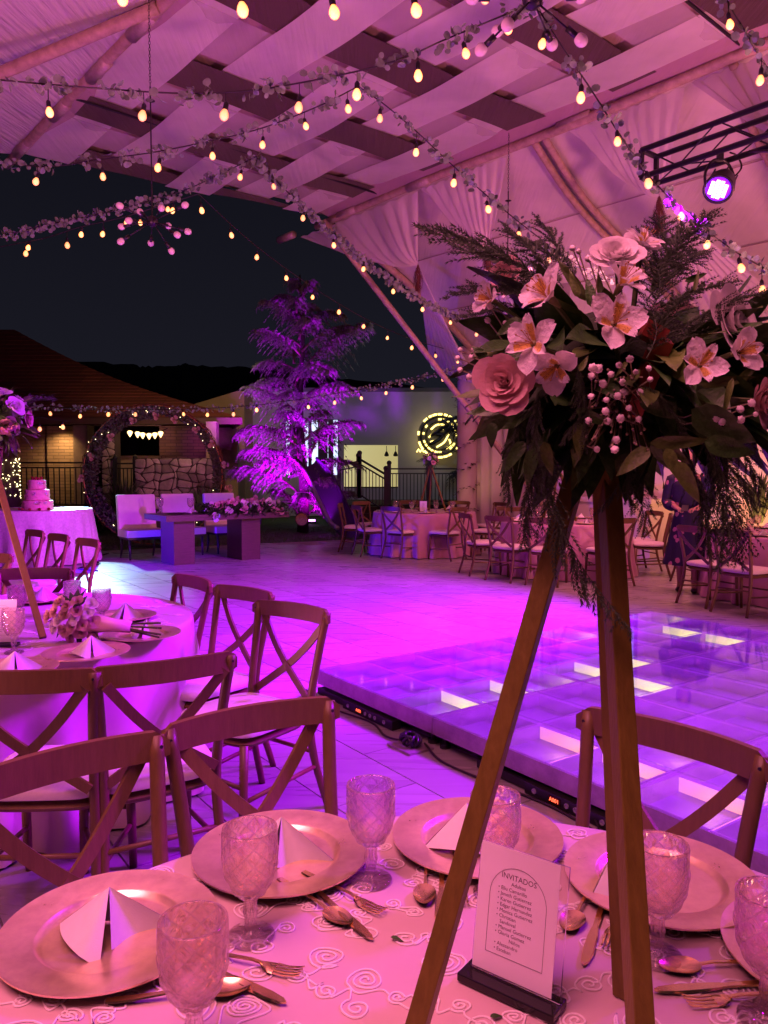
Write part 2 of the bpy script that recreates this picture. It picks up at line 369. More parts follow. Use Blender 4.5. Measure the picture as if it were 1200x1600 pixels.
# hills
mb = MB(); prof = [(-300, 560), (40, 560), (120, 563), (200, 570), (232, 573), (268, 571), (290, 569), (330, 572), (372, 574), (450, 576), (520, 590), (620, 600), (900, 640), (1500, 690)]
pts = catmull([aty(x, y, 330) for x, y in prof], 6); nse = 0
top = [p + Vector((0, 0, rnd(-.6, .6))) for p in pts]
vs = []; fs = []
for i, p in enumerate(top):
    vs += [Vector((p.x * .8, 250, -1)), Vector((p.x * .93, 300, p.z * .62 + rnd(-1, 1))), p, Vector((p.x * 1.15, 420, -1))]
for i in range(len(top) - 1):
    for k in range(3): fs.append((i * 4 + k, (i + 1) * 4 + k, (i + 1) * 4 + k + 1, i * 4 + k + 1))
mb.add(vs, fs); struct(mb.build('hills', mat('wooded_hill', (0.012, 0.014, 0.012), 1.0, var=0.4, scale=.05), smooth=True))

# ------------------------------------------------------------------ the canopy (tensile tent)
M_POLE = mat('peeled_timber_pole', (0.42, 0.32, 0.22), 0.6, var=0.25, scale=10, bump=0.2)
def cloth_mat(name, col, alpha=1.0, rough=0.8, transl=0.35, wr=0.0):
    m = bpy.data.materials.new(name); m.use_nodes = True; n = m.node_tree.nodes; L = m.node_tree.links; b = n['Principled BSDF']; out = n['Material Output']
    b.inputs['Roughness'].default_value = rough; b.inputs['Sheen Weight'].default_value = 0.15
    t = n.new('ShaderNodeTexCoord'); no = n.new('ShaderNodeTexNoise'); no.inputs['Scale'].default_value = 1.7; no.inputs['Detail'].default_value = 8; L.new(t.outputs['Object'], no.inputs['Vector'])
    cr = n.new('ShaderNodeValToRGB'); cr.color_ramp.elements[0].color = (*[c * .86 for c in col], 1); cr.color_ramp.elements[1].color = (*[min(1, c * 1.06) for c in col], 1)
    cr.color_ramp.elements[0].position = .3; cr.color_ramp.elements[1].position = .7
    L.new(no.outputs['Fac'], cr.inputs[0]); L.new(cr.outputs[0], b.inputs['Base Color'])
    if wr:
        w = n.new('ShaderNodeTexNoise'); w.inputs['Scale'].default_value = 3.0; w.inputs['Detail'].default_value = 5
        mp = n.new('ShaderNodeMapping'); mp.inputs['Rotation'].default_value = (0, 0, R(41)); mp.inputs['Scale'].default_value = (5, .35, 1); L.new(t.outputs['Object'], mp.inputs[0]); L.new(mp.outputs[0], w.inputs['Vector'])
        bp = n.new('ShaderNodeBump'); bp.inputs['Strength'].default_value = wr; bp.inputs['Distance'].default_value = .08; L.new(w.outputs['Fac'], bp.inputs['Height']); L.new(bp.outputs[0], b.inputs['Normal'])
    tr = n.new('ShaderNodeBsdfTranslucent'); L.new(cr.outputs[0], tr.inputs['Color'])
    mx = n.new('ShaderNodeMixShader'); mx.inputs[0].default_value = transl; L.new(b.outputs[0], mx.inputs[1]); L.new(tr.outputs[0], mx.inputs[2])
    last = mx
    if alpha < 1:
        tp = n.new('ShaderNodeBsdfTransparent'); m2 = n.new('ShaderNodeMixShader'); m2.inputs[0].default_value = alpha
        L.new(tp.outputs[0], m2.inputs[1]); L.new(mx.outputs[0], m2.inputs[2]); last = m2
    L.new(last.outputs[0], out.inputs['Surface']); return m
M_MEMB = cloth_mat('ivory_tent_membrane', (0.72, 0.66, 0.62), transl=.1, wr=.3)
M_SHEER = cloth_mat('white_sheer_drape', (0.84, 0.78, 0.76), 0.80, transl=.3, wr=.35)
M_SHEER3 = cloth_mat('thin_white_gauze', (0.84, 0.78, 0.78), 0.55, transl=.3, wr=.25)
M_SHEER2 = cloth_mat('white_gauze_strip', (0.88, 0.84, 0.83), 0.88, transl=.3, wr=.25)
M_BROWN = cloth_mat('brown_fabric_band', (0.075, 0.045, 0.03), 1.0, transl=.05, wr=.4)
M_MAUVE = cloth_mat('mauve_lining', (0.46, 0.30, 0.32), 1.0, transl=.1, wr=.3)
LP = Vector((-2.33, 7.91, ZR)); RP = Vector((2.35, 10.32, ZR)); WID = (RP - LP).dot(PN)
def roof(s, w, z=ZR): p = LP + PD * s + PN * w; return Vector((p.x, p.y, z))
SL = 4.56; SR = (Vector((-1.36, 13.84, ZR)) - LP).dot(PD)
def sfar(w): return lerp(SL, SR, w / WID)
SN = -13.0
canopy = thing('canopy', 'large tent canopy of woven white gauze and brown bands over timber poles', 'tent canopy', (0, 0, 0))
def sag(u, v, d): return -d * 4 * u * (1 - u)
mb = MB(); mb.grid(lambda u, v: roof(lerp(SN, sfar(u * WID) - .05, v), -.03 + u * (WID + .06), ZR + .02 + .16 * min(1, 9 * u * (1 - u)) + .01 * math.sin(v * 40)), 24, 60); mb.build('lining', M_MAUVE, canopy, smooth=True)
bs = [-11.3, -9.5, -7.7, -6.0, -4.3, -2.7, -1.15, .55, 2.2, 3.75]
for k, s0 in enumerate(bs):
    w0 = rnd(.58, .66)
    mb = MB(); mb.grid(lambda u, v: roof(min(s0 + w0 * v, sfar(u * WID) - .02) + .015 * math.sin(u * 5 + k), u * WID, ZR + .085 + .012 * math.sin(u * math.pi * 5 + (math.pi if k % 2 else 0)) - .05 * math.sin(u * 3.14)), 40, 3)
    mb.build('brown_band', M_BROWN, canopy, smooth=True)
    s1 = s0 + w0 + .12; s2 = (bs[k + 1] if k < len(bs) - 1 else 99) - .12
    mb = MB(); mb.grid(lambda u, v: roof(min(lerp(s1, min(s2, s1 + 1.2), v), sfar(u * WID) - .02), u * WID, ZR + .105 - .008 * math.sin(u * math.pi * 5 + (math.pi if k % 2 else 0)) - .05 * math.sin(u * 3.14)), 40, 3)
    if s1 < sfar(WID * .5): mb.build('white_band', M_SHEER3, canopy, smooth=True)
NS = 5; pitchw = WID / NS
for j in range(NS):
    wa = j * pitchw + .12; wb = wa + pitchw * .62
    if j == 2: wb += .1
    def zz(u, v, w):
        s = lerp(SN, sfar(w), v); k = 0
        # over one brown band, under the next
        ph = 0
        for q, s0 in enumerate(bs):
            d = abs(s - (s0 + .31)) / .9
            if d < 1: ph += (1 if (q + j) % 2 else -1) * (0.5 + .5 * math.cos(math.pi * d))
        return ZR + .088 - .030 * ph - .05 * math.sin(w / WID * 3.14)
    mb = MB(); mb.grid(lambda u, v: roof(lerp(SN, sfar(lerp(wa, wb, u)), v), lerp(wa, wb, u) + .012 * math.sin(v * 30 + j), zz(u, v, lerp(wa, wb, u)) + .004 * math.sin(u * 25)), 5, 170)
    mb.build('white_strip', M_SHEER2, canopy, smooth=True)
# two roof poles
mb = MB(); mb.tube([roof(s, 0, ZR + .02 * math.sin(s)) for s in [SN + i * (SL + .35 - SN) / 24 for i in range(25)]], .062, 10); mb.build('pole', M_POLE, canopy, smooth=True)
mb = MB(); mb.tube([roof(s, WID, ZR - .02 + .02 * math.sin(s)) for s in [SN + i * (SR + .35 - SN) / 24 for i in range(25)]], .062, 10); mb.build('pole', M_POLE, canopy, smooth=True)
# metal sleeves and joints on the poles
for s, w in ((-.05, 0), (1.1, 0), (2.4, 0), (3.9, 0), (-1.7, WID), (1.2, WID), (3.0, WID), (4.9, WID)):
    mb = MB(); mb.tube([roof(s, w, ZR - .01), roof(s + .5, w, ZR - .01)], .070, 12); mb.build('pole_sleeve', mat('worn_steel_sleeve', (.42, .34, .28), .45, metal=.3, var=.2), canopy, smooth=True)
# cross ridge rods at the seams of the weave
for s in (-3.6, 2.35):
    mb = MB(); mb.tube([roof(s, 0, ZR + .06), roof(s, WID, ZR + .06)], .018, 6); mb.build('cross_rod', M_BLACKM, canopy)
# right slope
def hdrop(w): return .27 * w + .055 * w * w
WW = 4.0
def rs(s, w, dz=0.0): return roof(s, WID + w, ZR - hdrop(w) + dz)
mb = MB(); mb.grid(lambda u, v: rs(lerp(SN, SR, v), u * WW, .03), 12, 50); mb.build('side_membrane', M_MEMB, canopy, smooth=True)
# left slope
def ls(s, w, dz=0.0): return roof(s, -w, ZR - .16 * w - .02 * w * w + dz)
mb = MB(); mb.grid(lambda u, v: ls(lerp(SN, SL + .15 * math.sin(v * 9) * 0, v), u * 9.0, .03 + .05 * math.sin(v * 46 + u * 7) * math.sin(u * 3.14)), 14, 90); mb.build('side_membrane', cloth_mat('white_gathered_voile', (0.82, 0.75, 0.73), transl=.2, wr=.9), canopy, smooth=True)
# poles that fan out under the left slope
for a, b in (((245, 12, ZR - .05), (-60, 140, 5.45)),):
    p = onz(*a); q = onz(*b); mb = MB(); mb.tube([p.lerp(q, i / 8) for i in range(9)], .062, 10); mb.build('pole', M_POLE, canopy, smooth=True)
# arch beams along the right slope, the outer one at the open end
xp = lambda px: (((px - 600) / 1200) * roof(0, WID).y - roof(0, WID).x) / (PD.x - ((px - 600) / 1200) * PD.y)
for s in (SR - .02, xp(830), xp(846), xp(1130)):
    mb = MB(); mb.tube([rs(s + (0 if s > SR - 1 else .25 * math.sin(i * .35)), WW * i / 12, -.09) for i in range(13)], .07 if s > SR - 1 else .05, 8); mb.build('arch_beam', M_POLE, canopy, smooth=True)
# thin ropes across the slope
for w in (1.6, 2.9):
    mb = MB(); mb.tube([rs(SR - i * .8, w, -.012) for i in range(22)], .010, 5); mb.build('seam', mat('membrane_seam', (.35, .27, .26), .8), canopy)
# long strut from the pole end to the ground
p = onz(505, 345, ZR - .15); q = aty(733, 640, p.y + .9)
e = p + (q - p) * 1.75
mb = MB(); mb.tube([p.lerp(e, i / 10) for i in range(11)], .055, 10); mb.build('strut', M_POLE, canopy, smooth=True)
# back wall below the right slope
WZ = ZR - hdrop(WW)
def wallp(s, z, off=0.0): p = LP + PD * s + PN * (WID + WW + off); return Vector((p.x, p.y, z))
M_WALL = mat('painted_plaster', (0.66, 0.58, 0.52), 0.7, var=0.06, scale=1.5, bump=0.1, bscale=40)
wall = tag(thing('plaster_wall', 'pale plaster wall with two tall windows closing the right side of the tent', 'wall', (0, 0, 0)))
# window openings: from pixel columns, at wall depth
def s_at(px):
    x = (px - 600) / 1200; o = wallp(0, 0); d = PD
    # o.x + d.x*s = x*(o.y + d.y*s)
    return (x * o.y - o.x) / (d.x - x * d.y)
wins = []
for xa, xb in ((829, 852), (972, 1000)):
    wins.append((s_at(xa), s_at(xb)))
sp = sorted([SR] + [v for w in wins for v in w] + [SN], reverse=True)
Z1, Z2 = 1.30, 3.1
def wslab(mb, sa, sb, za, zb, off=0.0, th=.16):
    c = (wallp(sa, 0, off + th / 2) + wallp(sb, 0, off + th / 2)) / 2; c.z = (za + zb) / 2
    mb.box(c, (abs(sa - sb), th, zb - za), Matrix.Rotation(math.atan2(PD.y, PD.x), 3, 'Z'))
for i in range(0, len(sp) - 1):
    mb = MB()
    if i % 2 == 0: wslab(mb, sp[i] - .003, sp[i + 1] + .003, 0, WZ + .25)
    else:
        wslab(mb, sp[i], sp[i + 1], 0, Z1); wslab(mb, sp[i], sp[i + 1], Z2, WZ + .25)
    mb.build('wall_panel', M_WALL, wall)
for sa, sb in wins:
    w = MB()
    for za, zb, a, b2 in ((Z1, Z1 + .07, sa, sb), (Z2 - .07, Z2, sa, sb)): wslab(w, a, b2, za, zb, -.02, .1)
    for a in (sa - .035, sb + .035, (sa + sb) / 2): wslab(w, a - .03, a + .03, Z1 + .07, Z2 - .07, -.02, .1)
    f = w.build('window', M_BLACKM, wall)
    p_ = MB(); wslab(p_, sa - .07, sb + .07, Z1 + .075, Z2 - .075, .05, .01)
    p_.build('pane', mat('lit_blue_window_pane', (.3, .5, .6), .15, emit=(.28, .72, .95), es=.75), f)
mb = MB()
for i in range(0, 40): pass
wslab(mb, SR - .1, SN, .003, .10, -.03, .03); mb.build('baseboard', M_BLACKM, wall)
# low planter wall in front of the window
mb = MB(); pa, pb = s_at(1052), s_at(940)
wslab(mb, pa, pb, 0, .92, -.75, .7); wslab(mb, pa - .04, pb + .04, .923, 1.0, -.8, .8)
tag(mb.build('low_wall', M_WALL), 'low pale plaster counter wall under the right blue window', 'low wall')
# end column wrapped with a leafy garland
colr = thing('column', 'pale column at the open end of the tent wound with a leafy vine', 'column', wallp(SR + .15, 0, -.1))
mb = MB(); mb.lathe([(.27, 0), (.27, .1), (.22, .14), (.22, WZ + .1)], 20); mb.build('shaft', M_WALL, colr, smooth=True)
mb = MB()
for k in range(230):
    t = k / 230; a = t * 2 * math.pi * 7; r = .235; p = Vector((math.cos(a) * r, math.sin(a) * r, .25 + t * 3.4)) + Vector((rnd(-.02, .02), rnd(-.02, .02), rnd(-.05, .05)))
    d = Vector((math.cos(a), math.sin(a), rnd(-.6, .3))) * .085; e2 = Vector((-math.sin(a), math.cos(a), 0)) * .035
    mb.add([p, p + d * .5 + e2, p + d, p + d * .5 - e2], [(0, 1, 2, 3)])
stuff(mb.build('vine_leaves', mat('dry_vine_leaf', (.05, .035, .02), .7), colr))
# curtain panels beside the column
mb = MB(); mb.grid(lambda u, v: wallp(lerp(SR - .25, SR - 1.9, u), lerp(.03, 3.7, v), -.12 - .05 * math.sin(u * 34) - .03 * math.sin(u * 13)), 60, 6)
tag(mb.build('drape', M_SHEER, smooth=True), 'floor length white curtain gathered beside the leafy column', 'curtain')

# drapes gathered on the right slope
ties = [((653, 413), 13.2, (470, 650), (690, 765), 'nearest the open end of the tent'), ((763, 384), 11.9, (655, 785), (800, 960), 'second from the open end of the tent'),
        ((1030, 306), 9.55, (880, 1055), (1090, 1330), 'directly left of the lit violet lamp'), ((1262, 215), 7.7, (1065, 1290), (1300, 1700), 'at the right edge above the black truss')]
def s_pole(px, w=WID, z=ZR):
    x = (px - 600) / 1200; o = roof(0, w); return (x * o.y - o.x) / (PD.x - x * PD.y)
for k, ((tx, ty), tY, (a, b), (c, d), where) in enumerate(ties):
    T = aty(tx, ty, tY); sa, sb = s_pole(a), s_pole(b)
    ck = thing('drape', 'sheer white swag gathered to a tie, ' + where, 'drape', (0, 0, 0), group='swags along the tent side')
    nf = 9
    def top(u, v):
        A = roof(lerp(sa, sb, u), WID + .03, ZR - .10); q = A.lerp(T, v ** .9)
        am = (1 - v) ** .8 * .05 + .012
        q.z += -.32 * math.sin(math.pi * min(1, v)) * (0.35 + .65 * (1 - abs(2 * u - 1))) + am * math.sin(u * 2 * math.pi * nf + 1.2 * math.sin(u * 9 + k)) * min(1, v * 6 + .2)
        return q
    mb = MB(); mb.grid(top, 90, 22); mb.build('upper_swag', M_SHEER, ck, smooth=True)
    def low(u, v):
        s = lerp(s_at(c), s_at(d), u); B = wallp(s, WZ - .25 - .5 * u, -.35); q = T.lerp(B, v)
        q += PN * (-.06 * math.sin(u * 2 * math.pi * nf) * (.15 + .85 * v)); q.z += -.10 * math.sin(math.pi * v) + .05 * math.sin(u * 2 * math.pi * nf + 1) * v
        return q
    mb = MB(); mb.grid(low, 90, 18); mb.build('lower_swag', M_SHEER, ck, smooth=True)
    # brown dried-plume tassel
    t = thing('plume_tassel', 'brown plume tassel at a swag tie, ' + where, 'tassel', T, group='plume tassels on the swags')
    mb = MB()
    for q in range(420):
        z0 = rnd(-.42, .0); a = rnd(0, 6.28); rr = .012 + .075 * math.sin(min(1, -z0 / .42) * 2.6) ; p = Vector((math.cos(a) * rr * rnd(.2, 1), math.sin(a) * rr * rnd(.2, 1), z0)); e2 = p + Vector((math.cos(a) * .03, math.sin(a) * .03, -rnd(.08, .18)))
        w2 = Vector((-math.sin(a), math.cos(a), 0)) * .004; mb.add([p + w2, p - w2, e2], [(0, 1, 2)])
    stuff(mb.build('plume', mat('dried_plume', (.16, .055, .04), .8), t))
    mb = MB(); mb.tube([(0, 0, .02), (0, 0, -.45)], .006, 5); mb.build('cord', M_WIRE, t)
# ================================================================== BEHIND THE LAWN
def brick_material(name, c1, c2, mortar, scale, rowh=.065, bw=.2):
    m = mat(name, c1, .85); n = m.node_tree.nodes; L = m.node_tree.links; b = n['Principled BSDF']
    t = n.new('ShaderNodeTexCoord'); mp = n.new('ShaderNodeMapping'); mp.inputs['Rotation'].default_value = (R(90), 0, 0)
    L.new(t.outputs['Object'], mp.inputs[0]); br = n.new('ShaderNodeTexBrick'); L.new(mp.outputs[0], br.inputs['Vector'])
    br.inputs['Color1'].default_value = (*c1, 1); br.inputs['Color2'].default_value = (*c2, 1); br.inputs['Mortar'].default_value = (*mortar, 1)
    br.inputs['Scale'].default_value = scale; br.inputs['Brick Width'].default_value = bw; br.inputs['Row Height'].default_value = rowh; br.inputs['Mortar Size'].default_value = .007
    L.new(br.outputs['Color'], b.inputs['Base Color']); bp = n.new('ShaderNodeBump'); bp.inputs['Strength'].default_value = .8; bp.inputs['Distance'].default_value = .02; bp.invert = True
    L.new(br.outputs['Fac'], bp.inputs['Height']); L.new(bp.outputs[0], b.inputs['Normal']); return m
M_BRICK = brick_material('tan_brickwork', (.36, .24, .15), (.28, .18, .11), (.16, .12, .09), 1.0, .085, .30)
M_ROOF = brick_material('brown_shingles', (.17, .045, .025), (.12, .030, .018), (.06, .02, .012), 1.0, .28, .5)
M_STONE = vary(mat('rubble_stone', (.34, .27, .23), .85, var=.4, scale=3, bump=.7, bscale=14), .55, 1.4)
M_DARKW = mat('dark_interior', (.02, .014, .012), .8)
def wz(px, Y): return (px - 600) / 1200 * Y
def hz(py, Y): return aty(600, py, Y).z
def wbox(mb, xa, xb, z0, z1, Y, th=.2): 
    mb.box(((wz(xa, Y) + wz(xb, Y)) / 2, Y + th / 2, (z0 + z1) / 2), (wz(xb, Y) - wz(xa, Y), th, z1 - z0))
pav = thing('pavilion', 'low pavilion with a broad brown hipped roof and a lamp-lit brick wall', 'pavilion', (-9, 20, 0))
def P(mb, name, m, par=pav, **k):
    o = mb.build(name, m, par, **k)
    o.matrix_parent_inverse = par.matrix_world.inverted() if False else Matrix.Translation(-Vector(par.location)); return o
ez = hz(652, 19)
FR = Vector((wz(378, 19), 19, ez)); AP = aty(22, 515, 25); BR = Vector((wz(335, 30), 30, ez)); FLL = Vector((-24, 19, ez)); APL = Vector((-20, 25, AP.z)); BL = Vector((-24, 30, ez))
mb = MB()
N = 26
def roofgrid(a, b, c, d, nu, nv):   # eave a->b, ridge d->c, stepped courses
    for j in range(nv):
        v0, v1 = j / nv, (j + 1) / nv
        for i in range(nu):
            u0, u1 = i / nu, (i + 1) / nu
            def q(u, v, dz): 
                e = a.lerp(b, u); t = d.lerp(c, u); k = v + .10 * math.sin(math.pi * v) * 0; p = e.lerp(t, k); p.z += dz - .28 * math.sin(math.pi * v); return p
            mb.add([q(u0, v0, .012), q(u1, v0, .012), q(u1, v1, 0), q(u0, v1, 0), q(u0, v0, -.0), q(u1, v0, -.0)], [(0, 1, 2, 3), (4, 5, 1, 0)])
roofgrid(FLL, FR, AP, APL, 10, N); roofgrid(FR, BR, AP + Vector((0, .01, 0)), AP, 6, N)
mb.add([FLL - Vector((0, 0, .05)), FR - Vector((0, 0, .05)), BR - Vector((0, 0, .05)), BL - Vector((0, 0, .05))], [(3, 2, 1, 0)])
P(mb, 'roof', M_ROOF)
mb = MB(); mb.bar(FLL - Vector((0, 0, .09)), FR - Vector((0, 0, .09)), .16, .05, (0, 1, 0)); mb.bar(FR - Vector((0, 0, .09)), BR - Vector((0, 0, .09)), .05, .16); P(mb, 'fascia', mat('dark_timber', (.06, .03, .02), .6))
def wl(name, xa, xb, y0, y1, Y, m, th=.2):
    mb = MB(); wbox(mb, xa, xb, (0 if y1 is None else hz(y1, Y)), (ez - .12 if y0 is None else hz(y0, Y)), Y, th); return P(mb, name, m)
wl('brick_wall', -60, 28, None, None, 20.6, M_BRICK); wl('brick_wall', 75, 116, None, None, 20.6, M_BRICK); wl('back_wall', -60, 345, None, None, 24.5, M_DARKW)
wl('brick_wall', 28, 75, None, None, 20.7, M_BRICK)
M_PIL = mat('pillar_plaster', (.30, .22, .16), .8, var=.2, scale=5, bump=.3)
wl('pillar', 116, 138, None, None, 20.2, M_PIL, .5); wl('brick_wall', 250, 322, None, None, 20.6, M_BRICK)
wl('parapet', 183, 252, 712, None, 20.5, M_PIL); wl('lintel', 138, 252, None, 664, 20.55, M_PIL, .12)
wl('brick_wall', 322, 372, None, None, 21.4, M_PIL)
# stone pillar in front, of single stones
def stone_face(parent, x0, x1, z0, z1, Y, th, cell, name='stone', jit=.44, seed=3):
    rs_ = random.Random(seed); nx = max(1, round((x1 - x0) / cell)); nz = max(1, round((z1 - z0) / (cell * .8))); 
    G = [[(x0 + (x1 - x0) * i / nx + (0 if i in (0, nx) else rs_.uniform(-jit, jit) * (x1 - x0) / nx), z0 + (z1 - z0) * j / nz + (0 if j in (0, nz) else rs_.uniform(-jit, jit) * (z1 - z0) / nz)) for i in range(nx + 1)] for j in range(nz + 1)]
    for j in range(nz):
        for i in range(nx):
            q = [G[j][i], G[j][i + 1], G[j + 1][i + 1], G[j + 1][i]]; cx = sum(p[0] for p in q) / 4; cz = sum(p[1] for p in q) / 4
            pts = []
            for a in range(4):
                p, r = q[a], q[(a + 1) % 4]
                for t in (.14, .5, .86):
                    X = p[0] + (r[0] - p[0]) * t; Z = p[1] + (r[1] - p[1]) * t
                    pts.append((cx + (X - cx) * .88 + rs_.uniform(-.008, .008), cz + (Z - cz) * .88 + rs_.uniform(-.008, .008)))
            d = rs_.uniform(.02, .05); mbs = MB(); n = len(pts)
            vs = [(x, Y, z) for x, z in pts] + [(cx + (x - cx) * .97, Y - d * .7, cz + (z - cz) * .97) for x, z in pts] + [(cx + (x - cx) * .8, Y - d, cz + (z - cz) * .8) for x, z in pts]
            fs = [tuple(range(2 * n, 3 * n))] + [(k, (k + 1) % n, n + (k + 1) % n, n + k) for k in range(n)] + [(n + k, n + (k + 1) % n, 2 * n + (k + 1) % n, 2 * n + k) for k in range(n)]
            mbs.add(vs, fs); P(mbs, name, M_STONE, parent, smooth=True) if parent.location.length else mbs.build(name, M_STONE, parent, smooth=True)
pil = thing('stone_pillar', 'square pillar of rough pale stones standing left of the fieldstone wall', 'pillar', (0, 0, 0))
Yp = 19.3; mb = MB(); wbox(mb, 160, 181, 0, ez - .1, Yp, .4); mb.build('core', mat('dark_mortar', (.06, .045, .04), .9), pil); stone_face(pil, wz(160, Yp), wz(181, Yp), .9, ez - .12, Yp, .4, .2, seed=5)
sw = thing('stone_wall', 'low wall of irregular fieldstones behind the white chairs', 'stone wall', (0, 0, 0)); Ys = 18.3
mb = MB(); mb.box(((wz(211, Ys) + wz(338, Ys)) / 2, Ys + .2, hz(716, Ys) / 2), (wz(338, Ys) - wz(211, Ys), .39, hz(716, Ys))); mb.build('core', mat('dark_mortar', (.14, .10, .09), .9), sw)
stone_face(sw, wz(211, Ys), wz(338, Ys), .55, hz(716, Ys), Ys, .4, .21, seed=9)
pc = thing('plaster_pillar', 'plain pillar washed violet at the right end of the fieldstone wall', 'pillar', (0, 0, 0)); mb = MB(); wbox(mb, 323, 339, 0, ez - .12, 18.75, .3); mb.build('shaft', M_PIL, pc)
# wall lamp above the brick wall
wlm = thing('wall_lamp', 'small bracket lamp lighting the brick wall from above', 'wall lamp', (-8.45, 20.15, 2.66)); mb = MB(); mb.lathe([(.0, .06), (.03, .05), (.09, -.04)], 12); mb.build('shade', M_BLACKM, wlm, smooth=True); mb = MB(); mb.ball((0, 0, -.03), .03); mb.build('bulb', mat('warm_lamp_bulb', (1, .8, .5), .4, emit=(1, .62, .25), es=8), wlm, smooth=True)
# plain building with a beige gable, and the long grey building
gb = thing('beige_building', 'small beige building with a shallow gabled top beside the pavilion roof', 'building', (0, 0, 0)); Yb = 23.5
mb = MB(); A = [(wz(290, Yb), 0), (wz(383, Yb), 0), (wz(383, Yb), hz(611, Yb)), (wz(372, Yb), hz(611, Yb)), (wz(290, Yb), hz(636, Yb))]
mb.add([(x, Yb, z) for x, z in A] + [(x, Yb + 3, z) for x, z in A], [(0, 1, 2, 3, 4), (9, 8, 7, 6, 5)] + [((i + 1) % 5, i, 5 + i, 5 + (i + 1) % 5) for i in range(5)]); mb.build('wall', mat('beige_render', (.42, .30, .17), .85, var=.08, scale=2), gb)
gy = thing('grey_building', 'long grey rendered building with a lit doorway and thin lit windows', 'building', (0, 0, 0)); Yg = 25
M_GREY = mat('grey_render', (.36, .36, .42), .85, var=.06, scale=.8, emit=None)
tz = hz(612, Yg)
def gw(xa, xb, z0, z1, name='wall', m=None, Y=Yg, th=.3): mb = MB(); wbox(mb, xa, xb, z0, z1, Y, th); return mb.build(name, m or M_GREY, gy)
dz0, dz1 = .9, hz(695, Yg)
gw(384, 444, 0, tz); gw(444, 530, hz(655, Yg), tz); gw(444, 530, 0, hz(742, Yg)); gw(530, 537, 0, tz); gw(537, 622, dz1, tz); gw(537, 622, 0, dz0); gw(622, 790, 0, tz)
M_LITY = mat('warm_lit_room_wall', (.8, .7, .4), .8, emit=(.74, .62, .24), es=.62); M_LITW = mat('cool_lit_window', (.8, .9, 1), .5, emit=(.62, .80, 1.0), es=1.5)
gw(530, 640, dz0, dz1 + .2, 'lit_room', M_LITY, Yg + 2.4, .1)
gw(444, 530, hz(742, Yg), hz(655, Yg), 'window', M_LITW, Yg + .5, .05)
for a, b in ((444, 447), (453, 471), (482, 487), (497, 512), (513, 521), (528, 530)): gw(a, b, hz(742, Yg), hz(655, Yg), 'mullion', M_BLACKM, Yg + .1, .12)
for x in (604, 618):
    mb = MB(); x_ = wz(x, Yg + 1); mb.tube([(x_, Yg + 1, dz1), (x_, Yg + 1, hz(708, Yg + 1))], .012, 5); mb.lathe([(.03, .12), (.08, 0), (.07, -.04), (.0, -.05)], 10, (x_, Yg + 1, hz(711, Yg + 1))); mb.build('pendant_lamp', M_BLACKM, gy)
gw(384, 790, tz + .003, tz + .12, 'coping', mat('dark_coping', (.10, .10, .12), .8), Yg - .06, .42)
# round backlit emblem on the grey wall: double ring with sweeping strokes inside
em = thing('emblem', 'round backlit emblem of dark rings glowing yellow on the grey wall', 'emblem', aty(687, 681, Yg - .55))
M_GLOWY = mat('yellow_led_glow', (1, .9, .4), .5, emit=(1.0, .74, .17), es=4.5)
def ring(r, w, y, m, a0=0, a1=6.2832, n=40, name='ring', ex=1.0):
    mb = MB(); mb.tube([(math.cos(lerp(a0, a1, i / n)) * r * ex, y, math.sin(lerp(a0, a1, i / n)) * r) for i in range(n + 1)], w, 6); return mb.build(name, m, em, smooth=True)
mb = MB(); mb.lathe([(.0, 0), (.70, 0), (.70, .02), (0, .02)], 40); mb.xf(Matrix.Rotation(R(90), 4, 'X')); o = mb.build('backing_disc', mat('emblem_backing', (.10, .10, .11), .7), em)
for a in range(0, 360, 14):
    if random.random() < .75: ring(.68, .032, -.05, M_GLOWY, R(a), R(a + rnd(8, 13)), 6, 'glow_tube')
    if random.random() < .7: ring(.52, .026, -.05, M_GLOWY, R(a), R(a + rnd(7, 12)), 6, 'glow_tube')
ring(.60, .035, -.07, M_BLACKM); ring(.44, .022, -.07, M_BLACKM)
for pts in ([(-.35, -.05), (-.15, .12), (.12, .22)], [(-.30, -.2), (-.02, -.1), (.2, .12)], [(-.1, -.36), (.14, -.2), (.28, .05)], [(-.28, .2), (-.1, .34), (.14, .36)], [(.3, -.1), (.34, -.28), (.2, -.4)]):
    mb = MB(); mb.tube([(x, -.05, z) for x, z in [tuple(p)[:2] for p in catmull([(a, b, 0) for a, b in pts], 5)]], .026, 6); mb.build('glow_stroke', M_GLOWY, em, smooth=True)
for pts in ([(-.38, -.3), (0, -.1), (.3, .3)], [(-.2, .05), (.1, .05), (.33, .2)], [(-.3, -.02), (0, .2), (.2, .3)]):
    mb = MB(); mb.tube([(x, -.09, z) for x, z in [tuple(p)[:2] for p in catmull([(a, b, 0) for a, b in pts], 5)]], [.03, .05, .06, .07, .07, .07, .07, .06, .05, .04, .02], 6); mb.build('dark_stroke', M_BLACKM, em, smooth=True)
pl = bpy.data.lights.new('emblem_glow', 'POINT'); pl.color = (1, .72, .2); pl.energy = 26; pl.shadow_soft_size = .4; po = bpy.data.objects.new('emblem_glow', pl); COL.objects.link(po); po.location = aty(678, 681, Yg - .22)
gx = aty(656, 704, Yg - .4)
lt = thing('strip_letters', 'short glowing yellow strokes mounted below the round emblem', 'sign', gx)
for i in range(4):
    mb = MB(); mb.tube([(i * .11 - .1, 0, -.05), (i * .11 - .04, 0, .05), (i * .11, 0, -.04)], .02, 5); mb.build('stroke', M_GLOWY, lt)

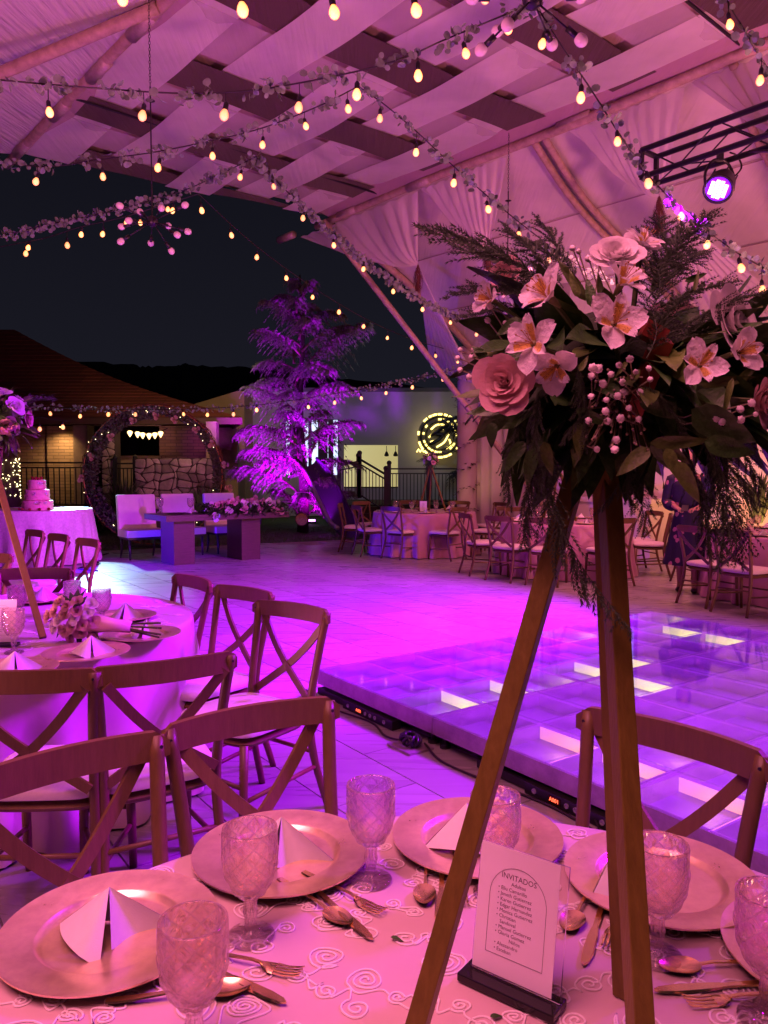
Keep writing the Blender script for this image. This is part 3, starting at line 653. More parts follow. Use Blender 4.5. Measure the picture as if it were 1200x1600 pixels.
# ------------------------------------------------------------------ railings
def railing(name, label, A, B, h, n, z0=0.0, nposts=2, gap=.12):
    t = thing(name, label, 'railing', (0, 0, 0)); A = Vector(A); B = Vector(B); d = B - A
    mb = MB(); mb.bar(A + Vector((0, 0, h)), B + Vector((0, 0, h)), .06, .04, (0, 0, 1)); mb.build('top_rail', M_BLACKM, t)
    mb = MB(); mb.bar(A + Vector((0, 0, h - gap)), B + Vector((0, 0, h - gap)), .04, .03); mb.build('upper_rail', M_BLACKM, t)
    mb = MB(); mb.bar(A + Vector((0, 0, .08)), B + Vector((0, 0, .08)), .04, .03); mb.build('bottom_rail', M_BLACKM, t)
    for i in range(nposts):
        p = A + d * (i / (nposts - 1)); mb = MB(); mb.bar(p, p + Vector((0, 0, h + .12)), .10, .10, (1, 0, 0)); mb.ball(p + Vector((0, 0, h + .15)), .065, 8, 5); mb.build('post', M_BLACKM, t)
    bm_ = MB(); bm_.bar((0, 0, .095), (0, 0, h - gap - .016), .022, .022, (1, 0, 0)); me = bm_.mesh('baluster', [M_BLACKM], False)
    for i in range(1, n):
        put('baluster', me, t, Matrix.Translation(A + d * (i / n)))
    return t
railing('railing', 'black railing in front of the lamp-lit brick wall', (wz(8, 19), 19, .55), (wz(136, 19), 19, .55), 1.12, 15)
railing('railing', 'short black railing left of the fieldstone wall', (wz(181, 19.2), 19.2, .55), (wz(212, 19.2), 19.2, .55), 1.10, 5)
railing('railing', 'black railing in front of the emblem and the dark trees', (wz(608, 19.5), 19.5, .62), (wz(730, 19.5), 19.5, .62), .90, 22, nposts=3)
railing('railing', 'sloping black stair railing in front of the lit doorway', (wz(562, 19), 19, .80), (wz(603, 18.6), 18.6, .42), .96, 8)
railing('railing', 'short black railing between the violet tree and the stair', (wz(530, 19.4), 19.4, .70), (wz(560, 19), 19, .80), .90, 6)
M_SOIL = mat('planting_bed', (.03, .022, .016), .9, var=.4, scale=8)
mb = MB(); wbox(mb, 528, 760, 0, .6, 19.7, 3.5); tag(mb.build('terrace', M_SOIL), 'dark raised terrace carrying the railings by the grey building', 'terrace')
mb = MB(); wbox(mb, -60, 350, 0, .52, 18.95, 1.5); tag(mb.build('planting_bed', M_SOIL), 'dark raised planting bed in front of the pavilion', 'planting bed')
st = thing('steps', 'short flight of dark steps below the stair railing', 'steps', (0, 0, 0))
for i in range(4): mb = MB(); mb.box((wz(585, 18.9), 18.9 - i * .28, .52 - i * .15), (1.0, .3, .14)); mb.build('step', M_SOIL, st)
# playground slide
sl = thing('slide', 'small curved playground slide with a pale rim behind the far chairs', 'slide', (0, 0, 0))
path = catmull([aty(474, 728, 18.4), aty(497, 752, 18.2), aty(517, 792, 17.8), aty(536, 828, 17.2), aty(549, 839, 16.9)], 5)
def chute(off_, nm, m, w=.30):
    mb = MB()
    def f(u, v):
        i = v * (len(path) - 1); p = path[int(i)].lerp(path[min(len(path) - 1, int(i) + 1)], i % 1); a = lerp(-math.pi * .5, math.pi * .5, u)
        return p + Vector((math.sin(a) * w, math.sin(a) * .08, -.22 * math.cos(a) + .2))
    mb.grid(f, 10, 24); mb.build(nm, m, sl, smooth=True)
chute(0, 'chute', mat('violet_moulded_plastic', (.03, .02, .05), .45))
mb = MB(); mb.tube([p + Vector((-.30, -.08, .2)) for p in path], .055, 8); mb.build('rim', mat('pale_plastic_rim', (.22, .22, .26), .4), sl, smooth=True)
mb = MB(); mb.tube([p + Vector((.30, .08, .2)) for p in path], .035, 8); mb.build('rim', mat('violet_moulded_plastic', (.18, .1, .35)), sl, smooth=True)
# log slice
lg = thing('log_section', 'short round log standing on edge beside the violet ground light', 'log', aty(472, 811, 17.0))
mb = MB(); mb.lathe([(.145, -.1), (.15, 0), (.145, .1)], 18); mb.xf(Matrix.Rotation(R(90), 4, 'X')); mb.build('bark', mat('log_bark', (.10, .06, .03), .9, var=.3), lg)
mb = MB(); mb.lathe([(.0, 0), (.13, 0), (.13, .006), (0, .006)], 18); mb.xf(Matrix.Translation((0, -.102, 0)) @ Matrix.Rotation(R(90), 4, 'X')); mb.build('cut_face', mat('cut_wood_face', (.45, .30, .16), .7, var=.3, scale=30), lg)

# ------------------------------------------------------------------ conifers
def cedar(label, base, h, spread, nl, seed, zmin=.25, col=(.12, .15, .10), top=.15, dens=1.0):
    rs_ = random.Random(seed); t = thing('cedar_tree', label, 'tree', base)
    mb = MB(); mb.tube([(.05 * math.sin(i), .04 * math.cos(i * 1.3), h * i / 10) for i in range(11)], [.13 * (1 - i / 10.5) + .01 for i in range(11)], 8); mb.build('trunk', mat('shaded_cedar_bark', (.02, .015, .01), .95, var=.3), t, smooth=True)
    lm = MB(); cr = MB()
    for k in range(nl):
        f = k / nl; z = lerp(zmin, h * .98, f ** .95); a = k * 2.39996 + rs_.uniform(-.4, .4); pr = lerp(.8, 1.05, f / .3) if f < .3 else lerp(1.05, .10, ((f - .3) / .7) ** 1.9); Lh = spread * pr * rs_.uniform(.4, 1.25) + top; up = rs_.uniform(.75, 1.35)
        d = Vector((math.cos(a), math.sin(a), 0)); side = Vector((-d.y, d.x, 0)); P0 = Vector((0, 0, z)); pts = []
        for i in range(9):
            u = i / 8; pts.append(P0 + d * (Lh * u) + side * (.12 * Lh * math.sin(u * 2 + k)) + Vector((0, 0, Lh * (up * u - .70 * u * u))))
        lm.tube(pts, [.028 * (1 - i / 9) + .004 for i in range(9)], 5)
        nb = int(34 * Lh * dens) + 6
        for b in range(nb):
            u = .12 + .88 * (b + rs_.random()) / nb; i = min(7, int(u * 8)); p = pts[i].lerp(pts[i + 1], u * 8 - i); sd = 1 if b % 2 else -1
            bl = (.50 * Lh * (1.05 - u) + .22) * rs_.uniform(.6, 1.1); bd = (d * rs_.uniform(.5, .9) + side * sd * rs_.uniform(.3, 1.0) + Vector((0, 0, rs_.uniform(-.2, .55)))).normalized()
            prev = p; nn = 6
            for q in range(1, nn + 1):
                w = q / nn; c = p + bd * (bl * w) + Vector((0, 0, bl * (.20 * w - .85 * w * w)))
                dd = (c - prev).normalized(); pe = dd.cross(Vector((0, 0, 1))); pe = pe.normalized() if pe.length > .01 else Vector((1, 0, 0))
                for s_ in (-1, 1):
                    for zz_ in (-.55, .15):
                        l2 = rs_.uniform(.07, .15) * (1.1 - w * .4); tip = prev + dd * l2 * .9 + pe * s_ * l2 * .7 + Vector((0, 0, zz_ * l2)); wd = pe * .008 + Vector((0, 0, .010))
                        cr.add([prev - wd, prev + wd, tip], [(0, 1, 2)])
                cr.add([prev + Vector((0, 0, .010)), prev - Vector((0, 0, .010)), c], [(0, 1, 2)])
                prev = c
    lm.build('limbs', mat('cedar_bark', (.1, .07, .05)), t, smooth=True)
    stuff(cr.build('foliage', mat('cedar_needles_%d' % seed, col, .7, var=.3, scale=4), t)); return t
cedar('tall feathery conifer washed violet by ground lights behind the lawn', (wz(472, 18.4), 18.4, 0), 6.1, 1.45, 42, 11)
cedar('dark conifer spreading in front of the glowing emblem', (wz(785, 21.5), 21.5, .4), 4.1, 2.1, 30, 23, col=(.03, .035, .03), dens=.8)
# spiky clumps
def clump(label, p, h, n, r):
    t = thing('spiky_plant', label, 'plant', p); mb = MB()
    for k in range(n):
        a = rnd(0, 6.28); l = h * rnd(.6, 1.1); d = Vector((math.cos(a), math.sin(a), 0)) * r * rnd(.2, 1.1); w = Vector((-math.sin(a), math.cos(a), 0)) * .016
        pts = [Vector((0, 0, 0)) + d * .1, d * .5 + Vector((0, 0, l * .7)), d * 1.2 + Vector((0, 0, l))]
        mb.add([pts[0] - w, pts[0] + w, pts[1] + w, pts[1] - w, pts[2]], [(0, 1, 2, 3), (3, 2, 4)])
    stuff(mb.build('blades', mat('strap_leaf', (.06, .09, .035), .55, var=.3), t)); return t
clump('spiky strap-leaved plant between the flower arch and the fieldstone wall', (wz(193, 17.6), 17.6, 0), 1.25, 220, .55)
clump('spiky strap-leaved plant at the right foot of the fieldstone wall', (wz(318, 17.7), 17.7, 0), 1.1, 200, .5)
clump('dark strap-leaved plant behind the cake table', (wz(80, 17.6), 17.6, 0), .8, 150, .6)
clump('yellow lit fan palm behind the seated guest', (5.15, 10.55, .75), .75, 60, .5)
sh = thing('low_hedge', 'low dark clipped hedge under the black railing', 'hedge', (wz(95, 18.2), 18.2, 0)); mb = MB()
for k in range(2600):
    p = Vector((rnd(-1.5, 1.5), rnd(-.25, .25), rnd(.02, .55))); d = Vector((rnd(-1, 1), rnd(-1, 1), rnd(-1, 1))) * .05; e2 = d.cross(Vector((rnd(-1, 1), .3, 1))).normalized() * .02; mb.add([p - d, p + e2, p + d, p - e2], [(0, 1, 2, 3)])
stuff(mb.build('foliage', M_LEAF, sh))
# trunk wound with fairy lights at the left edge
M_FAIRY = mat('fairy_light', (1, .9, .6), .5, emit=(1, .83, .42), es=4.5)
tl = thing('lit_trunk', 'tree trunk wound with dense warm fairy lights at the left edge', 'trunk', (wz(12, 16.5), 16.5, 0)); mb = MB(); mb.tube([(0, 0, 0), (.03, 0, 1), (-.03, 0, 2.3)], [.26, .22, .2], 12); mb.build('bark', mat('cedar_bark', (.1, .07, .05)), tl, smooth=True)
mb = MB()
for k in range(150):
    a = rnd(0, 6.28); z = rnd(.8, 1.75); mb.ball((math.cos(a) * .25, math.sin(a) * .25, z), .011, 5, 4)
stuff(mb.build('fairy_lights', M_FAIRY, tl))
# violet ground lights
def groundlight(label, p, s=.15):
    t = thing('ground_light', label, 'ground light', p); mb = MB(); mb.box((0, .0, .07), (s, .12, .12)); mb.build('housing', M_BLACKM, t); mb = MB(); mb.box((0, -.064, .09), (s * .8, .006, .05)); mb.build('lens', mat('violet_led_lens', (.8, .3, 1), .4, emit=(.75, .2, 1.0), es=9), t)
q = onz(487, 818, 0); groundlight('small violet ground light on the lawn right of the log', (q.x, q.y, 0), .26)
q = aty(397, 811, 13.9); groundlight('small violet ground light beside the sweetheart table', (q.x, q.y, q.z - .1), .26)
# ================================================================== FLOWER KIT (shared meshes)
def rose_mesh(name, m, n=22, seed=1, gu=6, gv=5, R0=1.0):
    rs_ = random.Random(seed); mb = MB()
    for i in range(n):
        t = i / (n - 1); ph = i * 2.39996 + rs_.uniform(-.2, .2); op = R(lerp(3, 62, t ** 1.2)); hw = lerp(1.5, .72, t ** .5); L = lerp(.62, .95, t) * rs_.uniform(.93, 1.07); r0 = .04 + .20 * t; curl = .42 * t ** 1.4
        def f(u, v):
            uu = (u - .5) * 2; w = hw * (.55 + .45 * math.sin(min(1, v * 1.15) * 1.57)) ; a = ph + uu * w
            edge = 1 - .10 * uu * uu * v * (1 + t); vv = v * edge
            rr = r0 * min(1, v * 3 + .15) + math.sin(op) * L * vv ** 1.25 + curl * max(0, vv - .62) * 1.1 + .012 * math.sin(uu * 5 + i)
            rr += .05 * uu * (1 if i % 2 else .6)
            z = math.cos(op * .85) * L * vv - curl * .85 * max(0, vv - .66) ** 1.1 - .06 * t
            return (rr * math.cos(a) * R0, rr * math.sin(a) * R0, (z - .38) * R0)
        mb.grid(f, gu, gv)
    return mb.mesh(name, [m], True)
ROSE = {'p': [rose_mesh('rose_petals', M_ROSEP, 24, s) for s in (1, 2)], 'w': [rose_mesh('rose_petals', M_ROSEW, 24, s) for s in (3, 4)]}
ROSE_S = {'p': rose_mesh('rose_petals', M_ROSEP, 9, 5, 3, 3), 'w': rose_mesh('rose_petals', M_ROSEW, 9, 6, 3, 3)}
def leaf_mesh(name, m, L=1, W=.42, fold=.18, curve=.25, tip=1.0):
    mb = MB()
    def f(u, v):
        w = W * .5 * math.sin(math.pi * v ** .62) ** .8 * (1 - .12 * v); uu = (u - .5) * 2
        return (uu * w, v * L, fold * abs(uu) * w * 1.2 - curve * L * v * v + .015 * math.sin(v * 9 + uu * 2))
    mb.grid(f, 4, 9); return mb.mesh(name, [m], True)
LEAF_A = leaf_mesh('leaf', M_LEAF); LEAF_B = leaf_mesh('leaf', M_LEAF2, W=.36, curve=.12); LEAF_C = leaf_mesh('leaf', M_LEAF, W=.5, curve=-.1)
def fern_mesh(name, seed, L=1.0, nb=44, droop=.35):
    rs_ = random.Random(seed); mb = MB()
    main = [Vector((.03 * math.sin(i * .9), L * i / 12, -droop * (i / 12) ** 2 * L)) for i in range(13)]
    mb.tube(main, [.0045 * (1 - i / 14) + .001 for i in range(13)], 4)
    for b in range(nb):
        u = .08 + .92 * b / nb; i = min(11, int(u * 12)); p = main[i].lerp(main[i + 1], u * 12 - i); sd = 1 if b % 2 else -1
        bl = L * (.30 * math.sin(math.pi * min(1, u * .85 + .12)) + .05) * rs_.uniform(.75, 1.1); d = Vector((sd * rs_.uniform(.6, .9), rs_.uniform(.6, .9), rs_.uniform(-.45, .35))).normalized()
        q = p; n = max(4, int(bl / L * 40))
        for k in range(n):
            w = (k + 1) / n; c = p + d * (bl * w) + Vector((0, .10 * bl * w * w, -.25 * bl * w * w)); dd = (c - q).normalized(); pe = dd.orthogonal().normalized()
            for s_ in range(6):
                ax = Matrix.Rotation(rs_.uniform(0, 6.28), 3, dd) @ pe; l2 = .052 * L * (1.15 - .5 * w); tip = q + (dd * .75 + ax * .62) * l2; wd = dd.cross(ax) * .0042 * L
                mb.add([q - wd, q + wd, tip], [(0, 1, 2)])
            wd = pe * .004 * L; mb.add([q - wd, q + wd, c], [(0, 1, 2)]); q = c
    return mb.mesh(name, [M_FERN], False)
FERNS = [fern_mesh('fern_frond', s, droop=d) for s, d in ((1, .25), (2, .5), (3, .1), (4, .8))]
def alstro_material():
    m = mat('alstroemeria_petal', (.74, .70, .68), .6, sheen=.2, bump=.4, bscale=5, stretch=(1, 1, 1)); n = m.node_tree.nodes; L = m.node_tree.links; b = n['Principled BSDF']
    at = n.new('ShaderNodeAttribute'); at.attribute_name = 'puv'; sp = n.new('ShaderNodeSeparateXYZ'); L.new(at.outputs['Vector'], sp.inputs[0])
    # yellow band up the middle of the inner petals (z = 1), brown flecks on it, pale rim
    def math_(op, a, b_=None, c=None):
        x = n.new('ShaderNodeMath'); x.operation = op
        for i, v in enumerate((a, b_, c)):
            if v is None: continue
            if isinstance(v, (int, float)): x.inputs[i].default_value = v
            else: L.new(v, x.inputs[i])
        return x.outputs[0]
    u = math_('ABSOLUTE', math_('SUBTRACT', sp.outputs['X'], .5)); v = sp.outputs['Y']; inn = sp.outputs['Z']
    band = math_('MULTIPLY', math_('SUBTRACT', 1.0, math_('MULTIPLY', u, 2.3)), math_('MULTIPLY', math_('GREATER_THAN', v, .12), math_('LESS_THAN', v, .74)))
    band = math_('MULTIPLY', math_('MINIMUM', math_('MAXIMUM', math_('MULTIPLY', band, 2.2), 0), 1), inn)
    c1 = n.new('ShaderNodeMixRGB'); c1.inputs[1].default_value = (.84, .80, .80, 1); c1.inputs[2].default_value = (.66, .42, .07, 1); L.new(band, c1.inputs[0])
    cmb = n.new('ShaderNodeCombineXYZ'); L.new(math_('MULTIPLY', sp.outputs['X'], 15), cmb.inputs[0]); L.new(math_('MULTIPLY', v, 5.5), cmb.inputs[1])
    vo = n.new('ShaderNodeTexVoronoi'); vo.inputs['Scale'].default_value = 1.0; L.new(cmb.outputs[0], vo.inputs['Vector'])
    fl = math_('MULTIPLY', math_('LESS_THAN', vo.outputs['Distance'], .24), math_('MULTIPLY', inn, math_('GREATER_THAN', v, .25)))
    c2 = n.new('ShaderNodeMixRGB'); c2.inputs[2].default_value = (.10, .015, .02, 1); L.new(c1.outputs[0], c2.inputs[1]); L.new(fl, c2.inputs[0])
    L.new(c2.outputs[0], b.inputs['Base Color']); return thin(m, .25)
M_ALS = alstro_material()
def petal(mb, ph, L, Wd, op, inner, cup=.25):
    mb.a.setdefault('puv', []); ca, sa = math.cos(ph), math.sin(ph)
    def f(u, v):
        uu = (u - .5) * 2; w = Wd * .5 * (math.sin(math.pi * min(1, v * .93 + .05)) ** .65) * (.45 + .75 * v); rad = L * (math.sin(op) * v ** 1.25 + .02) + .10 * L * max(0, v - .7); z = L * math.cos(op) * v * (1 - .25 * v) + cup * w * uu * uu
        z += .035 * L * math.sin(v * 8 + uu * 5 + ph * 3) * abs(uu) * v; w *= 1 + .05 * math.sin(v * 16 + ph); x = rad + .03 * math.sin(uu * 4 + ph) * v; y = uu * w + .03 * math.sin(v * 3 + ph * 2); return (x * ca - y * sa, x * sa + y * ca, z)
    mb.grid(f, 8, 9)
    mb.a['puv'] += [(i / 8, j / 9, 1.0 if inner else 0.0) for j in range(10) for i in range(9)]
def alstro_mesh(seed, openness=1.0):
    mb = MB(); rs_ = random.Random(seed)
    for k in range(3): petal(mb, k * 2.094 + rs_.uniform(-.1, .1), 1.0, .82, R(62 * openness + rs_.uniform(-5, 5)), False)
    for k in range(3): petal(mb, k * 2.094 + 1.047 + rs_.uniform(-.1, .1), .95, .46, R((50 if k else 40) * openness + rs_.uniform(-5, 5)), True, .5)
    return mb.mesh('bloom_petals', [M_ALS], True)
ALS = [alstro_mesh(1, 1.0), alstro_mesh(2, .75), alstro_mesh(3, 1.12)]
mb = MB()
for k in range(6): a = k * 1.05; mb.tube([(0, 0, .1), (.10 * math.cos(a), .10 * math.sin(a), .45), (.22 * math.cos(a), .22 * math.sin(a), .72)], .012, 4); mb.ball((.22 * math.cos(a), .22 * math.sin(a), .74), .03, 5, 4, (1, 1, 1.6))
STAM = mb.mesh('stamens', [mat('ochre_stamens', (.45, .25, .08), .6)], True)
mb = MB(); mb.tube([(0, 0, .12), (0, 0, 0), (0, 0, -.35)], [.10, .12, .04], 7); CAL = mb.mesh('calyx', [mat('pale_green_calyx', (.22, .22, .08), .5)], True)
def blossom_mesh():
    mb = MB(); n, m = 14, 9; vs = []; fs = []
    for i in range(m + 1):
        th = math.pi * i / m
        for k in range(n):
            a = 2 * math.pi * k / n; r = 1 + .20 * math.sin(a * 5 + i * 1.9) * math.sin(th) - .25 * math.exp(-(th / .35) ** 2)
            vs.append((math.sin(th) * math.cos(a) * r, math.sin(th) * math.sin(a) * r, math.cos(th) * r * .75))
    for i in range(m):
        for k in range(n): fs.append((i * n + k, (i + 1) * n + k, (i + 1) * n + (k + 1) % n, i * n + (k + 1) % n))
    mb.add(vs, fs); return mb.mesh('filler_blossom', [M_BLOOM], True)
BLOS = blossom_mesh()

# ================================================================== FLOWER ARCH
ac = aty(240, 742, 14.9)
arch = thing('flower_arch', 'round metal ring arch dressed with dry foliage, roses and fairy lights', 'arch', (ac.x, ac.y, 0)); AR = 1.34
M_COP = mat('copper_tube', (.40, .16, .08), .4, metal=.7)
def circ(r, y, a0=0, a1=6.2832, n=60): return [(math.cos(lerp(a0, a1, i / n)) * r, y, ac.z + math.sin(lerp(a0, a1, i / n)) * r) for i in range(n + 1)]
for r, y in ((AR, -.06), (AR - .13, .05)): mb = MB(); mb.tube(circ(r, y), .014, 6); mb.build('ring', M_COP, arch, smooth=True)
mb = MB(); mb.box((0, 0, .02), (.9, .5, .04)); mb.build('foot', M_BLACKM, arch)
mb = MB()
for k in range(9500):
    a = rnd(-2.2, 4.1); dens = .55 + .45 * math.sin(a * 3 + 1); 
    if rnd(0, 1) > dens + .2: continue
    wdt = .26 if math.cos(a) < 0 else .17
    r = AR - rnd(.0, wdt) ; p = Vector((math.cos(a) * r, rnd(-.1, .1), ac.z + math.sin(a) * r)); d = Vector((rnd(-1, 1), rnd(-1, 1), rnd(-1, 1))).normalized() * rnd(.03, .06); e2 = d.cross(Vector((rnd(-1, 1), 1, rnd(-1, 1)))).normalized() * .018
    mb.add([p - d, p + e2, p + d, p - e2], [(0, 1, 2, 3)])
stuff(mb.build('foliage', mat('dusty_arch_foliage', (.085, .085, .07), .75, var=.4, scale=6), arch))
mb = MB()
for k in range(90):
    a = rnd(0, 6.28); r0 = AR + rnd(-.02, .04); pts = [(math.cos(a + q * .07) * (r0 + rnd(-.02, .03)), rnd(-.08, .06), ac.z + math.sin(a + q * .07) * (r0 + rnd(-.02, .03))) for q in range(4)]; mb.tube(pts, .006, 4)
stuff(mb.build('twigs', mat('red_brown_twigs', (.16, .05, .03), .7), arch))
for x, y in ((208, 658), (244, 649), (272, 656), (307, 672), (331, 694), (352, 727), (358, 762), (172, 683), (143, 713), (127, 748)):
    p = aty(x, y, 14.75) - Vector((ac.x, ac.y, 0)); put('rose', ROSE_S['p'], arch, aim_matrix(p, (rnd(-.2, .2), -1, .1), rnd(0, 6), .080))
mb = MB()
for k in range(30): a = rnd(-.9, 4.1); r = AR - rnd(-.02, .2); mb.ball((math.cos(a) * r, -.13, ac.z + math.sin(a) * r), .008, 5, 4)
stuff(mb.build('fairy_lights', M_FAIRY, arch))

# hanging string of small heart-shaped lamps inside the pavilion porch
hs = thing('heart_light_string', 'short string of heart-shaped warm lamps hanging in the pavilion opening', 'string lights', (0, 0, 0))
mb = MB(); HP = [(203, 677), (215, 678.5), (223, 680), (233, 681), (242, 680), (251, 678)]
mb.tube([aty(x, y - 4, 19.9) for x, y in [(190, 673)] + HP + [(262, 673)]], .012, 5); mb.build('cable', M_WIRE, hs)
M_HEART = mat('warm_heart_lamp', (1, .7, .3), .4, emit=(1, .62, .25), es=4)
for x, y in HP:
    mb = MB(); p = aty(x, y, 19.9); mb.lathe([(.01, -.09), (.045, -.03), (.07, .03), (.05, .06), (.01, .07)], 8, p); mb.build('bulb', M_HEART, hs, smooth=True)

# ================================================================== SWEETHEART TABLE
SA = R(37); sd = Vector((math.cos(SA), math.sin(SA), 0)); sn = Vector((-sd.y, sd.x, 0))
M_WOODT = mat('red_brown_table_wood', (.085, .045, .045), .4, var=.2, scale=6, stretch=(1, 8, 8), bump=.05)
F = Vector((-3.33, 11.72, 0)); TLn, TDp = 2.15, .95
swt = thing('head_table', 'long rectangular wooden head table on two block pedestals', 'table', F + sd * TLn / 2 + sn * TDp / 2, SA)
mb = MB(); mb.box((0, 0, .735), (TLn, TDp, .09)); mb.build('table_top', M_WOODT, swt)
for x in (-.74, .42): mb = MB(); mb.box((x, -.08, .345), (.34, .55, .689)); mb.build('pedestal', M_WOODT, swt)
SWF = swt.location.copy()
def swp(x, y, z=.78): return SWF + sd * x + sn * y + Vector((0, 0, z))
M_UPH = mat('ivory_upholstery', (.68, .60, .56), .8, var=.04, scale=12, bump=.08, bscale=200); M_DLEG = mat('dark_lacquered_leg', (.02, .012, .02), .35)
def sofa_chair(label, loc, rz, w=.62):
    t = thing('upholstered_chair', label, 'chair', loc, rz, 'ivory chairs behind the head table')
    mb = MB(); mb.grid(lambda u, v: (lerp(-w / 2, w / 2, u), .22 * (v - .5) * 2 * 1.05, .49 + .015 * math.sin(math.pi * u) * math.sin(math.pi * v)), 6, 6); mb.box((0, 0, .43), (w, .5, .115)); mb.build('seat', M_UPH, t)
    mb = MB(); mb.box((0, 0, 0), (w, .085, .62)); o = mb.build('backrest', M_UPH, t); o.location = (0, -.27, .76); o.rotation_euler = (R(-7) * -1, 0, 0)
    bv = o.modifiers.new('bevel', 'BEVEL'); bv.width = .025; bv.segments = 3
    mb = MB(); mb.box((0, 0, .353), (w - .04, .46, .04)); mb.build('seat_frame', M_DLEG, t)
    for sx_ in (-1, 1):
        for sy_ in (-1, 1): mb = MB(); mb.tube([(sx_ * (w / 2 - .05), sy_ * .2, .34), (sx_ * (w / 2 - .05), sy_ * .21, .15), (sx_ * (w / 2 - .05), sy_ * (.27 if sy_ < 0 else .21), 0)], [.026, .02, .016], 7); mb.build('leg', M_DLEG, t, smooth=True)
    return t
cz = SA + R(180)
sofa_chair('ivory upholstered chair on the left, largest and least covered, behind the head table', (-4.08, 12.92, 0), cz, .66)
sofa_chair('ivory upholstered chair in the middle behind the head table, between two goblets', (-3.5, 13.4, 0), cz, .6)
sofa_chair('ivory upholstered chair behind the heap of roses on the head table', (-2.86, 13.86, 0), cz, .6)

# flower runner
fr = thing('rose_runner', 'long low heap of pink roses trailing over the front of the head table', 'flower arrangement', swp(.35, -.25)); frl = fr.location
for k in range(46):
    t = rnd(0, 1); x = lerp(-.66, .62, t); y = rnd(-.28, .16); z = .05 + .15 * math.sin(math.pi * t) ** .5 * (1 - abs(y + .1) * 1.6) + rnd(-.02, .03)
    if y < -.2: z -= .10
    p = sd * x + sn * y + Vector((0, 0, z)); put('rose', ROSE_S['p' if k % 3 else 'w'], fr, aim_matrix(p, (rnd(-.5, .3), -1, rnd(.1, .8)), rnd(0, 6), rnd(.062, .082)))
mb = MB()
for k in range(900):
    t = rnd(0, 1); p = sd * lerp(-.75, .7, t) + sn * rnd(-.3, .2) + Vector((0, 0, rnd(-.04, .16))); d = Vector((rnd(-1, 1), rnd(-1, 1), rnd(-.6, 1))).normalized() * .06; e2 = d.cross(Vector((rnd(-1, 1), 1, 1))).normalized() * .018
    mb.add([p - d, p + e2, p + d, p - e2], [(0, 1, 2, 3)])
stuff(mb.build('foliage', M_LEAF, fr))

# ================================================================== CHAIRS
def cushion(mb, w, d, z0, z1, n=28):
    def ringp(k, s, z):
        a = 2 * math.pi * k / n; c, q = math.cos(a), math.sin(a); e = .42
        x = abs(c) ** e * (1 if c > 0 else -1) * w / 2 * s; y = abs(q) ** e * (1 if q > 0 else -1) * d / 2 * s
        x *= 1 + .10 * (y / d); return (x, y, z)
    R_ = [(.90, z0), (.98, z0 + .008), (1.0, (z0 + z1) / 2), (.97, z1 - .014), (.88, z1 - .004), (.6, z1 + .004), (.25, z1 + .008)]
    vs = [ringp(k, s, z) for s, z in R_ for k in range(n)]; fs = [(i * n + k, i * n + (k + 1) % n, (i + 1) * n + (k + 1) % n, (i + 1) * n + k) for i in range(len(R_) - 1) for k in range(n)]
    fs += [tuple(range(n))[::-1], tuple(range((len(R_) - 1) * n, len(R_) * n))]; mb.add(vs, fs)
